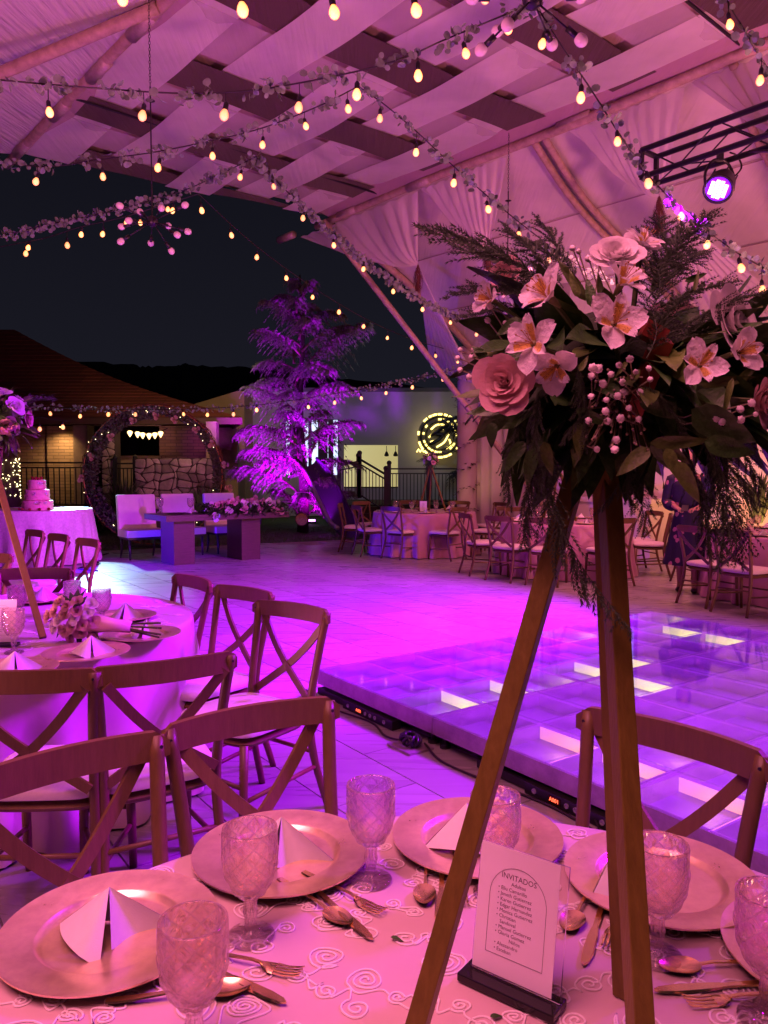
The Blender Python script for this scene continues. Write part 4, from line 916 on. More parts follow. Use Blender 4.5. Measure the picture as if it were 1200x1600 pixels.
def make_chair(label):
    t = thing('cross_back_chair', label, 'chair', (0, 0, 0), group='cross-back wooden chairs')
    mb = MB(); cushion(mb, .44, .42, .425, .478); mb.build('seat', M_CUSH, t, sharp=50)
    mb = MB(); cushion(mb, .42, .40, .385, .422); mb.build('seat_frame', M_CHAIR, t, sharp=40)
    for s in (-1, 1):
        mb = MB(); mb.tube(catmull([(s * .215, -.285, .865), (s * .198, -.245, .68), (s * .185, -.205, .46), (s * .19, -.22, .25), (s * .21, -.29, 0)], 4), [.0175] * 13 + [.016] * 3 + [.015], 10); mb.build('post', M_CHAIR, t, smooth=True)
        mb = MB(); mb.tube([(s * .185, .17, .40), (s * .19, .18, .2), (s * .19, .195, 0)], [.0185, .017, .014], 10); mb.build('leg', M_CHAIR, t, smooth=True)
        # X slat: from under the rail on one side to the post foot on the other
        pts = catmull([(s * .19, -.30, .82), (s * .095, -.275, .70), (0, -.252 - .006 * s, .605), (-s * .10, -.232 - .004 * s, .53), (-s * .178, -.222, .475)], 4)
        mb = MB(); n = len(pts)
        vs = []
        for i, p in enumerate(pts):
            tt = (pts[min(n - 1, i + 1)] - pts[max(0, i - 1)]).normalized(); sd_ = tt.cross(Vector((0, 1, 0))).normalized(); up = Vector((0, 1, 0)); 
            for a, b in ((-1, -1), (1, -1), (1, 1), (-1, 1)): vs.append(p + sd_ * a * .016 + up * b * .0055 + Vector((0, .0065 * s, 0)))
        fs = [(i * 4 + k, i * 4 + (k + 1) % 4, i * 4 + 4 + (k + 1) % 4, i * 4 + 4 + k) for i in range(n - 1) for k in range(4)] + [(3, 2, 1, 0), tuple((n - 1) * 4 + k for k in range(4))]
        mb.add(vs, fs); mb.build('cross_slat', M_CHAIR, t, sharp=40)
        mb = MB(); mb.tube([(s * .186, .185, .17), (s * .196, -.235, .20)], .0095, 8); mb.build('stretcher', M_CHAIR, t, smooth=True)
    mb = MB(); mb.tube([(-.188, .188, .235), (.188, .188, .235)], .0095, 8); mb.build('stretcher', M_CHAIR, t, smooth=True)
    mb = MB(); mb.tube([(-.190, -.225, .26), (.190, -.225, .26)], .0095, 8); mb.build('stretcher', M_CHAIR, t, smooth=True)
    # curved crest rail with chamfered ends
    n = 16; prof = []; vs = []; mb = MB(); hw = .238
    for i in range(n + 1):
        x = lerp(-hw, hw, i / n); e = abs(x) / hw; y = -.322 + .040 * e * e; zt = .876 + .004 * (1 - e * e); zb = .808
        if i in (0, n): zt -= .022; zb += .012
        for yy, z in ((y - .009, zb), (y + .009, zb), (y + .009, zt), (y - .009, zt)): vs.append((x, yy + .01, z))
    fs = [(i * 4 + k, i * 4 + (k + 1) % 4, i * 4 + 4 + (k + 1) % 4, i * 4 + 4 + k) for i in range(n) for k in range(4)] + [(3, 2, 1, 0), tuple(n * 4 + k for k in range(4))]
    mb.add(vs, fs); mb.build('crest_rail', M_CHAIR, t, sharp=30)
    for s in (-1, 1): mb = MB(); mb.tube([(s * .216, -.300, .846), (s * .216, -.262, .842)], .0045, 6); mb.build('bolt', M_BLACKM, t)
    return t
CH0 = make_chair('near chair, front left corner of the picture, its crest rail cut by the frame'); ch_used = [False]
def chair_rail(label, mid, facing):       # mid: (x, y) of the crest rail's middle; facing: the way a sitter looks
    f = Vector((facing[0], facing[1], 0)).normalized(); rz = math.atan2(f.y, f.x) - R(90); loc = Vector((mid[0], mid[1], 0)) + f * .31
    return chair_at(label, loc, rz)
def chair_at(label, loc, rz):
    if not ch_used[0]: ch_used[0] = True; CH0['label'] = label; CH0.location = loc; CH0.rotation_euler = (0, 0, rz); return CH0
    return dup(CH0, label, loc, rz)
chair_rail('near cross-back chair at the front table, cut by the left frame', (-.705, 1.63), (.22, -.24))
chair_rail('near cross-back chair facing the camera behind the second charger of the front table', (-.345, 1.935), (.23, -.37))
chair_rail('cross-back chair at the right of the front table with the lit glass floor behind it', (.69, 1.80), (-.31, -.29))
chair_rail('cross-back chair at the left frame with its back to us at the bouquet table', (-1.10, 2.28), (-.05, .97))
chair_rail('cross-back chair with its back to us and cushion showing, below the bouquet', (-.685, 2.41), (-.25, .43))
chair_rail('nearest of the three open-backed chairs standing right of the bouquet table', (-.40, 3.455), (-.25, -.32))
chair_rail('middle of the three open-backed chairs standing right of the bouquet table', (-.70, 3.93), (-.27, -.31))
chair_rail('farthest of the three open-backed chairs standing right of the bouquet table', (-1.06, 4.33), (-.36, -.30))
chair_rail('cross-back chair across the bouquet table, its rail just above the goblets at left', (-2.15, 4.72), (.1, -.9))
chair_rail('cross-back chair half cut by the left frame beyond the bouquet table', (-2.9, 5.6), (-.2, -.9))
chair_rail('leftmost of the three cross-back chairs in front of the cake table', (-3.50, 7.75), (-.62, -.60))
chair_rail('middle of the three cross-back chairs in front of the cake table', (-3.05, 7.25), (-.62, -.60))
chair_rail('rightmost of the three cross-back chairs in front of the cake table', (-2.58, 6.75), (-.62, -.60))
T1 = Vector((.72, 13.75, 0)); T2 = Vector((2.62, 11.1, 0)); T3 = Vector((4.75, 8.95, 0))
def ring_chair(label, T, p, tw=0): p = Vector((p[0], p[1], 0)); f = T - p; return chair_at(label, p, math.atan2(f.y, f.x) - R(90) + R(tw))
ring_chair('chair farthest left at the table beside the slide, seen side on', T1, (-.52, 14.0), 6)
ring_chair('second chair from the left at the table beside the slide', T1, (-.22, 13.35))
ring_chair('third chair from the left at the table beside the slide, back to us', T1, (.30, 12.95), -14)
ring_chair('fourth chair from the left at the table beside the slide', T1, (1.02, 12.78), 30)
ring_chair('chair facing us behind the left side of the table beside the slide', T1, (-.25, 14.75))
ring_chair('chair facing us straight behind the flower stand of the table beside the slide', T1, (.55, 15.1))
ring_chair('chair facing us behind the right side of the table beside the slide', T1, (1.35, 14.9))
ring_chair('chair right of the table beside the slide, in front of the leafy column', T1, (1.95, 14.35))
ring_chair('chair between the two far tables with its cushion toward the left one', T1, (1.75, 13.1))
ring_chair('chair farthest left at the table behind the tripod, violet light on its cushion', T2, (1.42, 10.95), 8)
ring_chair('second chair from the left at the table behind the tripod', T2, (1.72, 10.35), 4)
ring_chair('third chair from the left at the table behind the tripod', T2, (2.15, 10.0), -6)
ring_chair('chair just left of the right tripod leg at the table behind it', T2, (2.9, 9.95), 10)
ring_chair('chair right of the table behind the tripod, by the low plaster wall', T2, (3.72, 10.75), 0)
ring_chair('chair behind the right side of the middle table, almost hidden by the one in front', T2, (3.75, 11.35), 0)
ring_chair('chair facing us behind the middle table', T2, (2.25, 12.3))
ring_chair('left chair at the far right table, in front of the standing woman', T3, (3.62, 8.45), 0)
ring_chair('middle chair at the far right table, violet light on its cushion', T3, (3.78, 7.95), -16)
ring_chair('right chair at the far right table, nearest the glass floor', T3, (4.42, 7.62), -4)
ring_chair('chair behind the far right table, half hidden by hanging fern', T3, (4.15, 10.05))

# ================================================================== TABLES AND CLOTHS
def round_table(label, c, r):
    t = thing('round_table', label, 'table', c); mb = MB(); mb.lathe([(r - .02, .70), (r - .012, .71), (r - .012, .728), (r - .02, .735)], 40); mb.build('table_top', M_WOODT, t)
    for k in range(4): a = k * 1.571 + .6; mb = MB(); mb.tube([(math.cos(a) * r * .6, math.sin(a) * r * .6, 0), (math.cos(a) * r * .55, math.sin(a) * r * .55, .70)], .02, 6); mb.build('leg', M_BLACKM, t)
    return t
def cloth(label, c, r, top=.75, nf=22, seed=0, overlay=False, group=None, m=None):
    rs_ = random.Random(seed); ph = [rs_.uniform(-.5, .5) for _ in range(nf)]
    prof = [(0.001, 0), (r * .5, 0), (r * .9, 0), (r * .985, -.001), (r * 1.0, -.006), (r * 1.006, -.02), (r * 1.012, -.06)] + [(None, v) for v in (.12, .25, .4, .55, .7, .85, 1.0)]
    n = 176; mb = MB(); H_ = top - .012
    def f(i, k, rr, z):
        if prof[i][0] is not None: return prof[i][0]
        v = prof[i][1]; a = k / n * nf; w = math.sin(2 * math.pi * a + 2.2 * math.sin(a * .8 + seed)) ; w2 = math.sin(2 * math.pi * a * .5 + seed)
        return r * 1.012 + v * (.055 + .055 * w + .02 * w2) + .02 * v
    pr = [(p[0] if p[0] is not None else r, p[1] if p[0] is not None else -.06 - (H_ - .06) * p[1]) for p in prof]
    mb.lathe(pr, n, fn=f, closed=True); o = mb.build('tablecloth', m or M_CLOTH, smooth=True); o.location = (c[0], c[1], top); tag(o, label, 'tablecloth', group); return o
def soutache(c, r, top, n, seed, overhang=.04, par=None):
    """ribbon spirals joined by wandering loops, lying on the cloth"""
    rs_ = random.Random(seed); mb = MB(); C = []
    tries = 0
    while len(C) < n and tries < 9000:
        tries += 1; a = rs_.uniform(0, 6.283); q = r * math.sqrt(rs_.random()) * .97; p = Vector((c[0] + q * math.cos(a), c[1] + q * math.sin(a), top)); s = rs_.uniform(.014, .036)
        if all((p - o).length > s + t + .005 for o, t in C): C.append((p, s))
    def strip(pts, w):
        vs = []; N_ = len(pts)
        for i, p in enumerate(pts):
            t = (pts[min(N_ - 1, i + 1)] - pts[max(0, i - 1)]).normalized(); q = Vector((-t.y, t.x, 0))
            vs += [p - q * w + Vector((0, 0, .0004)), p - q * w * .5 + Vector((0, 0, .0017)), p + q * w * .5 + Vector((0, 0, .0017)), p + q * w + Vector((0, 0, .0004))]
        mb.add(vs, [(i * 4 + k, i * 4 + k + 1, i * 4 + 5 + k, i * 4 + 4 + k) for i in range(N_ - 1) for k in range(3)])
    for i, (p, s) in enumerate(C):
        turns = rs_.uniform(2.4, 3.6) if s > .026 else 2.0; a0 = rs_.uniform(0, 6.28); sg = rs_.choice((-1, 1)); pts = []; nn = int(turns * 18)
        sq = rs_.uniform(.75, 1)
        for k in range(nn + 1):
            t = k / nn; a = a0 + sg * t * turns * 6.283; q = s * (.10 + .9 * t) * (1 + .06 * math.sin(a * 3 + i)); pts.append(p + Vector((math.cos(a) * q, math.sin(a) * q * sq, 0)))
        strip(pts, .0017)
        near = sorted([(o - p).length for o, _ in C])[1:3]
        for o, _ in C:
            if 0 < (o - p).length <= (near[0] if near else 0) + 1e-6:
                e = pts[-1]; d = (o - e); q = Vector((-d.y, d.x, 0)) * rs_.uniform(-.5, .5)
                strip(catmull([e, e + d * .3 + q, e + d * .65 - q * .4, e + d * .85], 7), .0016)
    o = mb.build('embroidery', M_EMB); return stuff(o)
NT = (.12, .80)
round_table('round table under the near embroidered cloth', (NT[0], NT[1], 0), .80)
tc0 = cloth('near pink tablecloth embroidered with ribbon spirals, filling the bottom of the picture', NT, .805, seed=2)
e = soutache(NT, .79, 0.0, 420, 5); e.parent = tc0; e.location = (-NT[0], -NT[1], 0.0006)
MT = (-1.86, 3.68)
round_table('round table under the cloth that carries the bridal bouquet', (MT[0], MT[1], 0), .9)
tc1 = cloth('pink tablecloth with embroidery on the table carrying the bridal bouquet', MT, .905, seed=5)
e = soutache(MT, .88, 0.0, 160, 8); e.parent = tc1; e.location = (-MT[0], -MT[1], 0.0006)
for T, lab, s in ((T1, 'dusty pink floor-length tablecloth on the table beside the slide', 7), (T2, 'pink floor-length tablecloth on the table behind the tripod legs', 9), (T3, 'violet-lit pink tablecloth on the table at the right frame', 4)):
    round_table(lab.replace('floor-length tablecloth on', 'skirted round table,').replace('tablecloth on', 'skirted round table,'), (T.x, T.y, 0), .9); cloth(lab, T, .905, seed=s, m=M_CLOTH2)
CT = (-5.62, 12.45)
round_table('round cake table beside the flower arch', (CT[0], CT[1], 0), .82)
cloth('pale lace-topped tablecloth on the cake table', CT, .83, top=.86, seed=12, nf=18, m=mat('lace_tablecloth', (.75, .62, .58), .6, var=.15, scale=30, bump=.3, bscale=80))
# cake
ck = thing('cake', 'three-tiered pink ruffled cake with fruit and small flowers', 'cake', (-5.42, 12.0, .862)); M_CAKE = mat('pink_buttercream', (.78, .40, .36), .55, var=.08, scale=40, bump=.4, bscale=90)
for (r0, z0, z1) in ((.235, 0.0, .15), (.185, .152, .32), (.135, .322, .47)):
    mb = MB(); mb.lathe([(r0 * .98, z0), (r0, z0 + .02), (r0 * .93, z0 + .05), (r0 * .99, z0 + .08), (r0 * .93, z0 + .10), (r0 * .98, z1 - .02), (r0 * .93, z1)], 48, fn=lambda i, k, r, z: r * (1 + .035 * math.sin(k * 1.7 + i * 2.1))); mb.build('tier', M_CAKE, ck, smooth=True)
M_RED = mat('dark_red_fruit', (.25, .01, .02), .3)
for k in range(9): a = k * .7; mb = MB(); mb.ball((math.cos(a) * .07, math.sin(a) * .07, .49 + rnd(0, .02)), .022, 8, 6); mb.build('berry', M_RED, ck, smooth=True)
for k in range(12):
    a = rnd(3.4, 6.0); tr = k % 3; rr, z = ((.235, .12), (.185, .26), (.135, .42))[tr]; put('sugar_flower', ROSE_S['w' if k % 2 else 'p'], ck, aim_matrix((math.cos(a) * rr, math.sin(a) * rr, z), (math.cos(a), math.sin(a), .3), k, .026))
for k in range(5): a = 3.6 + k * .55; mb = MB(); mb.ball((math.cos(a) * .26, math.sin(a) * .26, .022), .024, 8, 6); mb.build('berry', M_RED, ck, smooth=True)
# ================================================================== LIT GLASS DANCE FLOOR
C0 = Vector((-.44, 5.02, 0)); PZ = .16; PW = 1.2; NA, NB = 5, 3
def pf(a, b, z=0.0): return C0 + U1 * a + U2 * b + Vector((0, 0, z))
M_PSTEEL = mat('scuffed_grey_steel', (.34, .27, .30), .45, metal=.55, var=.25, scale=9, bump=.1)
def pane_material():
    m = bpy.data.materials.new('smudged_floor_glass'); m.use_nodes = True; n = m.node_tree.nodes; L = m.node_tree.links; out = n['Material Output']; n.remove(n['Principled BSDF'])
    tp = n.new('ShaderNodeBsdfTransparent'); tp.inputs[0].default_value = (.86, .88, .92, 1); df = n.new('ShaderNodeBsdfDiffuse'); df.inputs[0].default_value = (.62, .60, .68, 1)
    gl = n.new('ShaderNodeBsdfGlossy'); gl.inputs['Roughness'].default_value = .06; fr = n.new('ShaderNodeFresnel'); fr.inputs[0].default_value = 1.5
    t = n.new('ShaderNodeTexCoord'); no = n.new('ShaderNodeTexNoise'); no.inputs['Scale'].default_value = 3.5; no.inputs['Detail'].default_value = 7; L.new(t.outputs['Object'], no.inputs['Vector'])
    mr = n.new('ShaderNodeMapRange'); mr.inputs['From Min'].default_value = .35; mr.inputs['From Max'].default_value = .7; mr.inputs['To Min'].default_value = .06; mr.inputs['To Max'].default_value = .22; L.new(no.outputs['Fac'], mr.inputs['Value'])
    a = n.new('ShaderNodeMixShader'); L.new(mr.outputs[0], a.inputs[0]); L.new(tp.outputs[0], a.inputs[1]); L.new(df.outputs[0], a.inputs[2])
    b = n.new('ShaderNodeMixShader'); L.new(front_only(n, L, fr.outputs[0]), b.inputs[0]); L.new(a.outputs[0], b.inputs[1]); L.new(gl.outputs[0], b.inputs[2]); L.new(b.outputs[0], out.inputs[0]); return m
M_PANE = pane_material()
stage = thing('glass_dance_floor', 'low raised dance floor of square glass panels over lit cells', 'dance floor', C0, ang)
M_DIV = mat('grey_cell_divider', (.16, .15, .17), .5)
M_CELL = mat('white_cell_board', (.24, .23, .26), .5, var=.06, scale=6)
M_WGLOWY = mat('yellow_wall_glow', (1, .9, .5), .4, emit=(.92, .90, .16), es=1.0); M_WGLOWO = mat('orange_wall_glow', (1, .6, .3), .4, emit=(1.0, .40, .14), es=1.0)  # emission colours imitating lit cell walls
# local frame: x along the front, y away
f_ = MB(); f_.box((PW / 2, .012, PZ - .045), (PW - .004, .024, .09)); FE = f_.mesh('edge_beam', [M_PSTEEL], False)
f_ = MB(); f_.box((PW / 2, PW / 2, .078), (PW - .05, PW - .05, .008)); BD = f_.mesh('base_board', [M_CELL], False)
f_ = MB()
for i in (1, 2): f_.box((PW * i / 3, PW / 2, .117), (.012, PW - .05, .068)); 
DX = f_.mesh('divider', [M_DIV], False)
f_ = MB(); f_.box((PW / 2, 0, .117), (PW - .05, .011, .067)); DY = f_.mesh('divider', [M_DIV], False)
f_ = MB(); f_.box((PW / 6, PW / 6, PZ + .004), (PW / 3 - .006, PW / 3 - .006, .008)); PNE = f_.mesh('glass_pane', [M_PANE], False)
f_ = MB(); f_.lathe([(.03, 0), (.03, .02), (.012, .02), (.012, .07)], 10); FT = f_.mesh('foot', [M_BLACKM], False)
f_ = MB(); f_.box((PW / 6, PW / 3 - .012, .117), (PW / 3 - .03, .006, .062)); f_.box((PW / 3 - .012, PW / 6 - .01, .117), (.006, PW / 3 - .05, .062)); GWY = f_.mesh('wall_glow_panel', [M_WGLOWY], False); GWO = f_.mesh('wall_glow_panel', [M_WGLOWO], False)  # panels glow on two sides of a cell to imitate its lit walls
lit = {(0, 0, 2, 0): GWY, (0, 0, 2, 1): GWY, (0, 0, 2, 2): GWY, (0, 1, 2, 0): GWY, (0, 1, 2, 1): GWY, (1, 2, 1, 2): GWY, (0, 2, 1, 1): GWY, (1, 0, 2, 0): GWO, (1, 0, 2, 1): GWO, (1, 0, 1, 0): GWO, (2, 0, 0, 0): GWO, (2, 0, 0, 1): GWO, (1, 1, 2, 2): GWO, (2, 1, 0, 0): GWO, (2, 2, 1, 1): GWY, (0, 2, 0, 2): GWY, (1, 1, 0, 0): GWY, (0, 2, 2, 1): GWY, (2, 2, 2, 2): GWY, (3, 1, 1, 0): GWY, (2, 0, 1, 2): GWO, (3, 0, 0, 1): GWO, (1, 2, 2, 2): GWY, (0, 1, 0, 2): GWY}
for A in range(NA):
    for B in range(NB):
        T = Matrix.Translation((A * PW, B * PW, 0))
        put('base_board', BD, stage, T); put('divider', DX, stage, T)
        for j in (1, 2): put('divider', DY, stage, T @ Matrix.Translation((0, PW * j / 3, 0)))
        for k in range(4): put('edge_beam', FE, stage, T @ Matrix.Translation((PW / 2, PW / 2, 0)) @ Matrix.Rotation(k * math.pi / 2, 4, 'Z') @ Matrix.Translation((-PW / 2, -PW / 2 + .001, 0)))
        for x, y in ((.05, .05), (PW - .05, .05)): put('foot', FT, stage, T @ Matrix.Translation((x, y, 0)))
        for i in range(3):
            for j in range(3):
                M = T @ Matrix.Translation((i * PW / 3, j * PW / 3, 0)); put('glass_pane', PNE, stage, M)
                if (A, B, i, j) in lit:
                    put('wall_glow_panel', lit[(A, B, i, j)], stage, M); yl = lit[(A, B, i, j)] is GWY
                    pl = bpy.data.lights.new('cell_light', 'POINT'); pl.energy = .55; pl.color = (1, .85, .18) if yl else (1, .38, .14); pl.shadow_soft_size = .03
                    po = bpy.data.objects.new('cell_light', pl); COL.objects.link(po); po.matrix_world = Matrix.Translation(C0) @ Matrix.Rotation(ang, 4, 'Z') @ M @ Matrix.Translation((PW / 6 + .04, PW / 6 + .08, .135))
# light bars, controllers and cables under the front edge
def text_mesh(s, size, m, align='CENTER', ext=0.0):
    c = bpy.data.curves.new('t', 'FONT'); c.body = s; c.size = size; c.align_x = align; c.align_y = 'CENTER'; c.extrude = ext; c.resolution_u = 2
    o = bpy.data.objects.new('t', c); COL.objects.link(o); bpy.context.view_layer.update(); me = bpy.data.meshes.new_from_object(o.evaluated_get(bpy.context.evaluated_depsgraph_get())); bpy.data.objects.remove(o); bpy.data.curves.remove(c)
    me.materials.clear(); me.materials.append(m); return me
M_REDLED = mat('red_led_digits', (1, .1, .05), .5, emit=(1, .10, .04), es=5)
M_YEL = mat('yellow_led_glow2', (1, .9, .5), .5, emit=(1, .72, .25), es=3)
for k, (a, where) in enumerate(((.40, 'left'), (1.95, 'right'))):
    t = thing('led_controller', 'black light bar with red digits under the %s part of the glass floor edge' % where, 'light bar', pf(a, -.02), ang)
    mb = MB(); mb.box((.22, .02, .03), (.52, .06, .052)); mb.build('housing', M_BLACK, t)
    mb = MB(); mb.box((-.22, .04, .026), (.34, .05, .04)); mb.build('light_bar', M_BLACK, t)
    mb = MB(); mb.box((.14, -.0115, .032), (.07, .003, .03)); mb.build('display', mat('dark_display', (.03, .0, .0), .2), t)
    o = put('digits', text_mesh('A001', .026, M_REDLED), t, Matrix.Translation((.14, -.0145, .032)) @ Matrix.Rotation(R(90), 4, 'X'))
    for x in (.02, .21, .26, .31, .40): mb = MB(); mb.lathe([(.012, 0), (.012, .006), (.008, .006), (.008, .002)], 12); mb.xf(Matrix.Translation((x, -.010, .032)) @ Matrix.Rotation(R(90), 4, 'X')); mb.build('socket' if x in (.02, .40) else 'button', mat('grey_button', (.25, .25, .27), .4), t)
def cable(label, pts, r=.006):
    mb = MB(); mb.tube(catmull(pts, 6), r, 6); o = mb.build('cable', M_WIRE, smooth=True); tag(o, label, 'cable', 'cables on the floor'); return o
cable('black cable looping along the floor under the left part of the glass floor edge', [pf(-.1, -.03, .01), pf(.1, -.08, .008), pf(.35, -.10, .008), pf(.7, -.05, .008), pf(.95, -.12, .01), pf(1.15, -.06, .02)])
cable('black cable running from the plug block to the right controller', [pf(1.2, -.05, .03), pf(1.4, -.10, .008), pf(1.7, -.09, .008), pf(2.1, -.05, .01), pf(2.6, -.10, .008), pf(3.1, -.04, .008)])
cable('thin black cable lying in a loop beside the right controller', [pf(2.3, -.02, .03), pf(2.45, -.12, .008), pf(2.7, -.15, .008), pf(3.0, -.08, .008)], .004)
cable('black cable in front of the white chair on the pale lit floor', [Vector((-4.9, 13.6, .01)), Vector((-4.85, 12.7, .01)), Vector((-4.5, 12.1, .01)), Vector((-4.6, 11.5, .01)), Vector((-4.2, 11.2, .01))], .012)
t = thing('plug_block', 'tangle of black plugs on a small plate at the glass floor edge', 'plug block', pf(1.14, -.10), ang)
mb = MB(); mb.box((0, 0, .006), (.2, .16, .012)); mb.build('plate', M_PSTEEL, t)
mb = MB()
for k in range(9): a = k * .7; mb.tube(catmull([(math.cos(a) * .05, math.sin(a) * .03, .02), (math.cos(a + .6) * .07, math.sin(a + .6) * .045, .05), (math.cos(a + 1.4) * .04, math.sin(a + 1.2) * .03, .07), (math.cos(a + 2.4) * .06, math.sin(a + 2) * .04, .03)], 4), .009, 6)
mb.build('plug_tangle', M_BLACK, t, smooth=True)

# ================================================================== TRUSS AND STAGE LIGHTS
TA = Vector((2.36, 7.0, 4.18)); TU = Vector((.625, -.78, 0)).normalized(); TV = Vector((-TU.y, TU.x, 0)); tr_ang = math.atan2(TU.y, TU.x)
truss = thing('lighting_truss', 'black square box truss carrying stage lights at the right', 'truss', TA, tr_ang)
LT, S = 5.5, .235
for y in (-S / 2, S / 2):
    for z in (-S / 2, S / 2): mb = MB(); mb.tube([(0, y, z), (LT, y, z)], .024, 10); mb.build('chord', M_BLACKM, truss, smooth=True)
for x in (0, LT / 2, LT):
    for a, b in (((-1, -1), (-1, 1)), ((-1, 1), (1, 1)), ((1, 1), (1, -1)), ((1, -1), (-1, -1))): mb = MB(); mb.bar((x, a[0] * S / 2, a[1] * S / 2), (x, b[0] * S / 2, b[1] * S / 2), .035, .035, (1, 0, 0)); mb.build('end_bar', M_BLACKM, truss)
nd = 16
for i in range(nd):
    x0, x1 = LT * i / nd, LT * (i + 1) / nd; s = 1 if i % 2 else -1
    for y in (-S / 2, S / 2): mb = MB(); mb.tube([(x0 + .02, y, -s * S / 2), (x1, y, s * S / 2)], .007, 5); mb.build('brace', M_BLACKM, truss)
    mb = MB(); mb.tube([(x0 + .02, -s * S / 2, -S / 2), (x1, s * S / 2, -S / 2)], .007, 5); mb.build('brace', M_BLACKM, truss)
for x in (1.9, 4.9): mb = MB(); mb.tube([(x, 0, S / 2), (x, 0, 2.4)], .012, 6); mb.build('hanger', M_BLACKM, truss)
# wash light
lp = TA + TU * .66 + Vector((0, 0, -.36)); 
par = thing('wash_light', 'round black stage light with four glowing violet-white bars, hanging below the truss', 'stage light', lp)
fd = (Vector((.15, 3.2, .3)) - lp).normalized(); q = fd.to_track_quat('-Z', 'Y').to_matrix().to_4x4()
mb = MB(); mb.lathe([(.03, .22), (.10, .20), (.135, .10), (.145, -.03), (.15, -.06), (.128, -.062), (.125, -.045), (0, -.045)], 20); mb.xf(q); mb.build('housing', M_BLACKM, par, smooth=True)
for k in range(6): a = k * 1.047; mb = MB(); mb.box((math.cos(a) * .13, math.sin(a) * .13, .14), (.012, .012, .12)); mb.xf(q); mb.build('cooling_fin', M_BLACKM, par)
mb = MB(); mb.lathe([(.0, 0), (.122, 0), (.122, .004), (0, .004)], 20); mb.xf(q @ Matrix.Translation((0, 0, -.053))); mb.build('lens', mat('violet_lens', (.2, .02, .8), .3, emit=(.20, .01, 1.0), es=1.2), par)
for k in range(4): w = (.13, .18, .18, .13)[k]; mb = MB(); mb.box(((k - 1.5) * .044, 0, -.060), (.034, w, .010)); mb.xf(q @ Matrix.Rotation(.5, 4, 'Z')); mb.build('led_row', mat('white_violet_led', (1, .8, 1), .3, emit=(.70, .50, 1.0), es=5), par)
mb = MB(); yk = [Vector((-.17, 0, -.02)), Vector((-.175, 0, .12)), Vector((-.10, 0, .24)), Vector((0, 0, .27)), Vector((.10, 0, .24)), Vector((.175, 0, .12)), Vector((.17, 0, -.02))]
rr = Matrix.Rotation(tr_ang + 1.2, 3, 'Z'); mb.tube([rr @ p for p in catmull(yk, 4)], .014, 6); mb.build('yoke', M_BLACKM, par, smooth=True)
mb = MB(); mb.box((0, 0, .30), (.05, .06, .09)); mb.build('clamp', M_BLACKM, par)
mb = MB(); mb.tube(catmull([(0, 0, .16), (.12, .06, .10), (.26, .10, .22), (.22, .1, .34), (.12, .05, .36)], 5), .009, 6); mb.build('lead', M_WIRE, par, smooth=True)
par.scale = (.82, .82, .82)
mh = thing('moving_head', 'black moving-head stage light hanging at the right frame', 'stage light', TA + TU * 1.62 + Vector((0, 0, -.20)))
mb = MB(); mb.box((0, 0, 0), (.26, .2, .10)); o = mb.build('base', M_BLACKM, mh)
for s in (-1, 1): mb = MB(); mb.box((s * .12, 0, -.17), (.035, .10, .26)); mb.build('arm', M_BLACKM, mh)
mb = MB(); mb.lathe([(.05, .10), (.085, .08), (.09, -.08), (.075, -.15), (.07, -.15), (.0, -.13)], 18, (0, 0, -.26)); mb.build('head', M_BLACKM, mh, smooth=True)
mb = MB(); mb.ball((0, 0, -.40), .065, 14, 8, (1, 1, .4)); mb.build('lens', mat('blue_coated_lens', (.02, .03, .10), .08, spec=1.0), mh, smooth=True)
mb = MB(); mb.tube(catmull([TA + TU * 3.2 + TV * .11 + Vector((0, 0, -.14)), TA + TU * 1.9 + Vector((0, 0, -.16)), TA + TU * 1.3 + Vector((0, 0, -.24)), TA + TU * .9 + Vector((0, 0, -.15))], 6), .012, 6); tag(mb.build('cable', M_WIRE, smooth=True), 'black cable sagging along the underside of the truss', 'cable')

# ================================================================== STRING LIGHTS
def bulb_material():
    m = bpy.data.materials.new('glowing_amber_bulb'); m.use_nodes = True; n = m.node_tree.nodes; L = m.node_tree.links; b = n['Principled BSDF']
    b.inputs['Base Color'].default_value = (1, .8, .5, 1); lw = n.new('ShaderNodeLayerWeight'); lw.inputs[0].default_value = .35; cr = n.new('ShaderNodeValToRGB'); L.new(lw.outputs['Facing'], cr.inputs[0])
    cr.color_ramp.elements[0].color = (1, .44, .12, 1); cr.color_ramp.elements[0].position = .10; cr.color_ramp.elements[1].color = (1, .17, .015, 1); cr.color_ramp.elements[1].position = .75
    L.new(cr.outputs[0], b.inputs['Emission Color']); oi = n.new('ShaderNodeObjectInfo'); mr = n.new('ShaderNodeMapRange'); mr.inputs['To Min'].default_value = 1.5; mr.inputs['To Max'].default_value = 3.4; L.new(oi.outputs['Random'], mr.inputs['Value']); L.new(mr.outputs[0], b.inputs['Emission Strength']); return m
M_BULB = bulb_material()
mb = MB(); mb.lathe([(.0, -.052), (.014, -.049), (.025, -.036), (.029, -.020), (.025, -.002), (.016, .014), (.012, .022), (0, .022)], 12); BULB = mb.mesh('bulb', [M_BULB], True)
mb = MB(); mb.lathe([(.013, .0), (.017, .004), (.017, .040), (.010, .052), (.004, .058)], 8); SOCK = mb.mesh('socket', [M_BLACK], True)
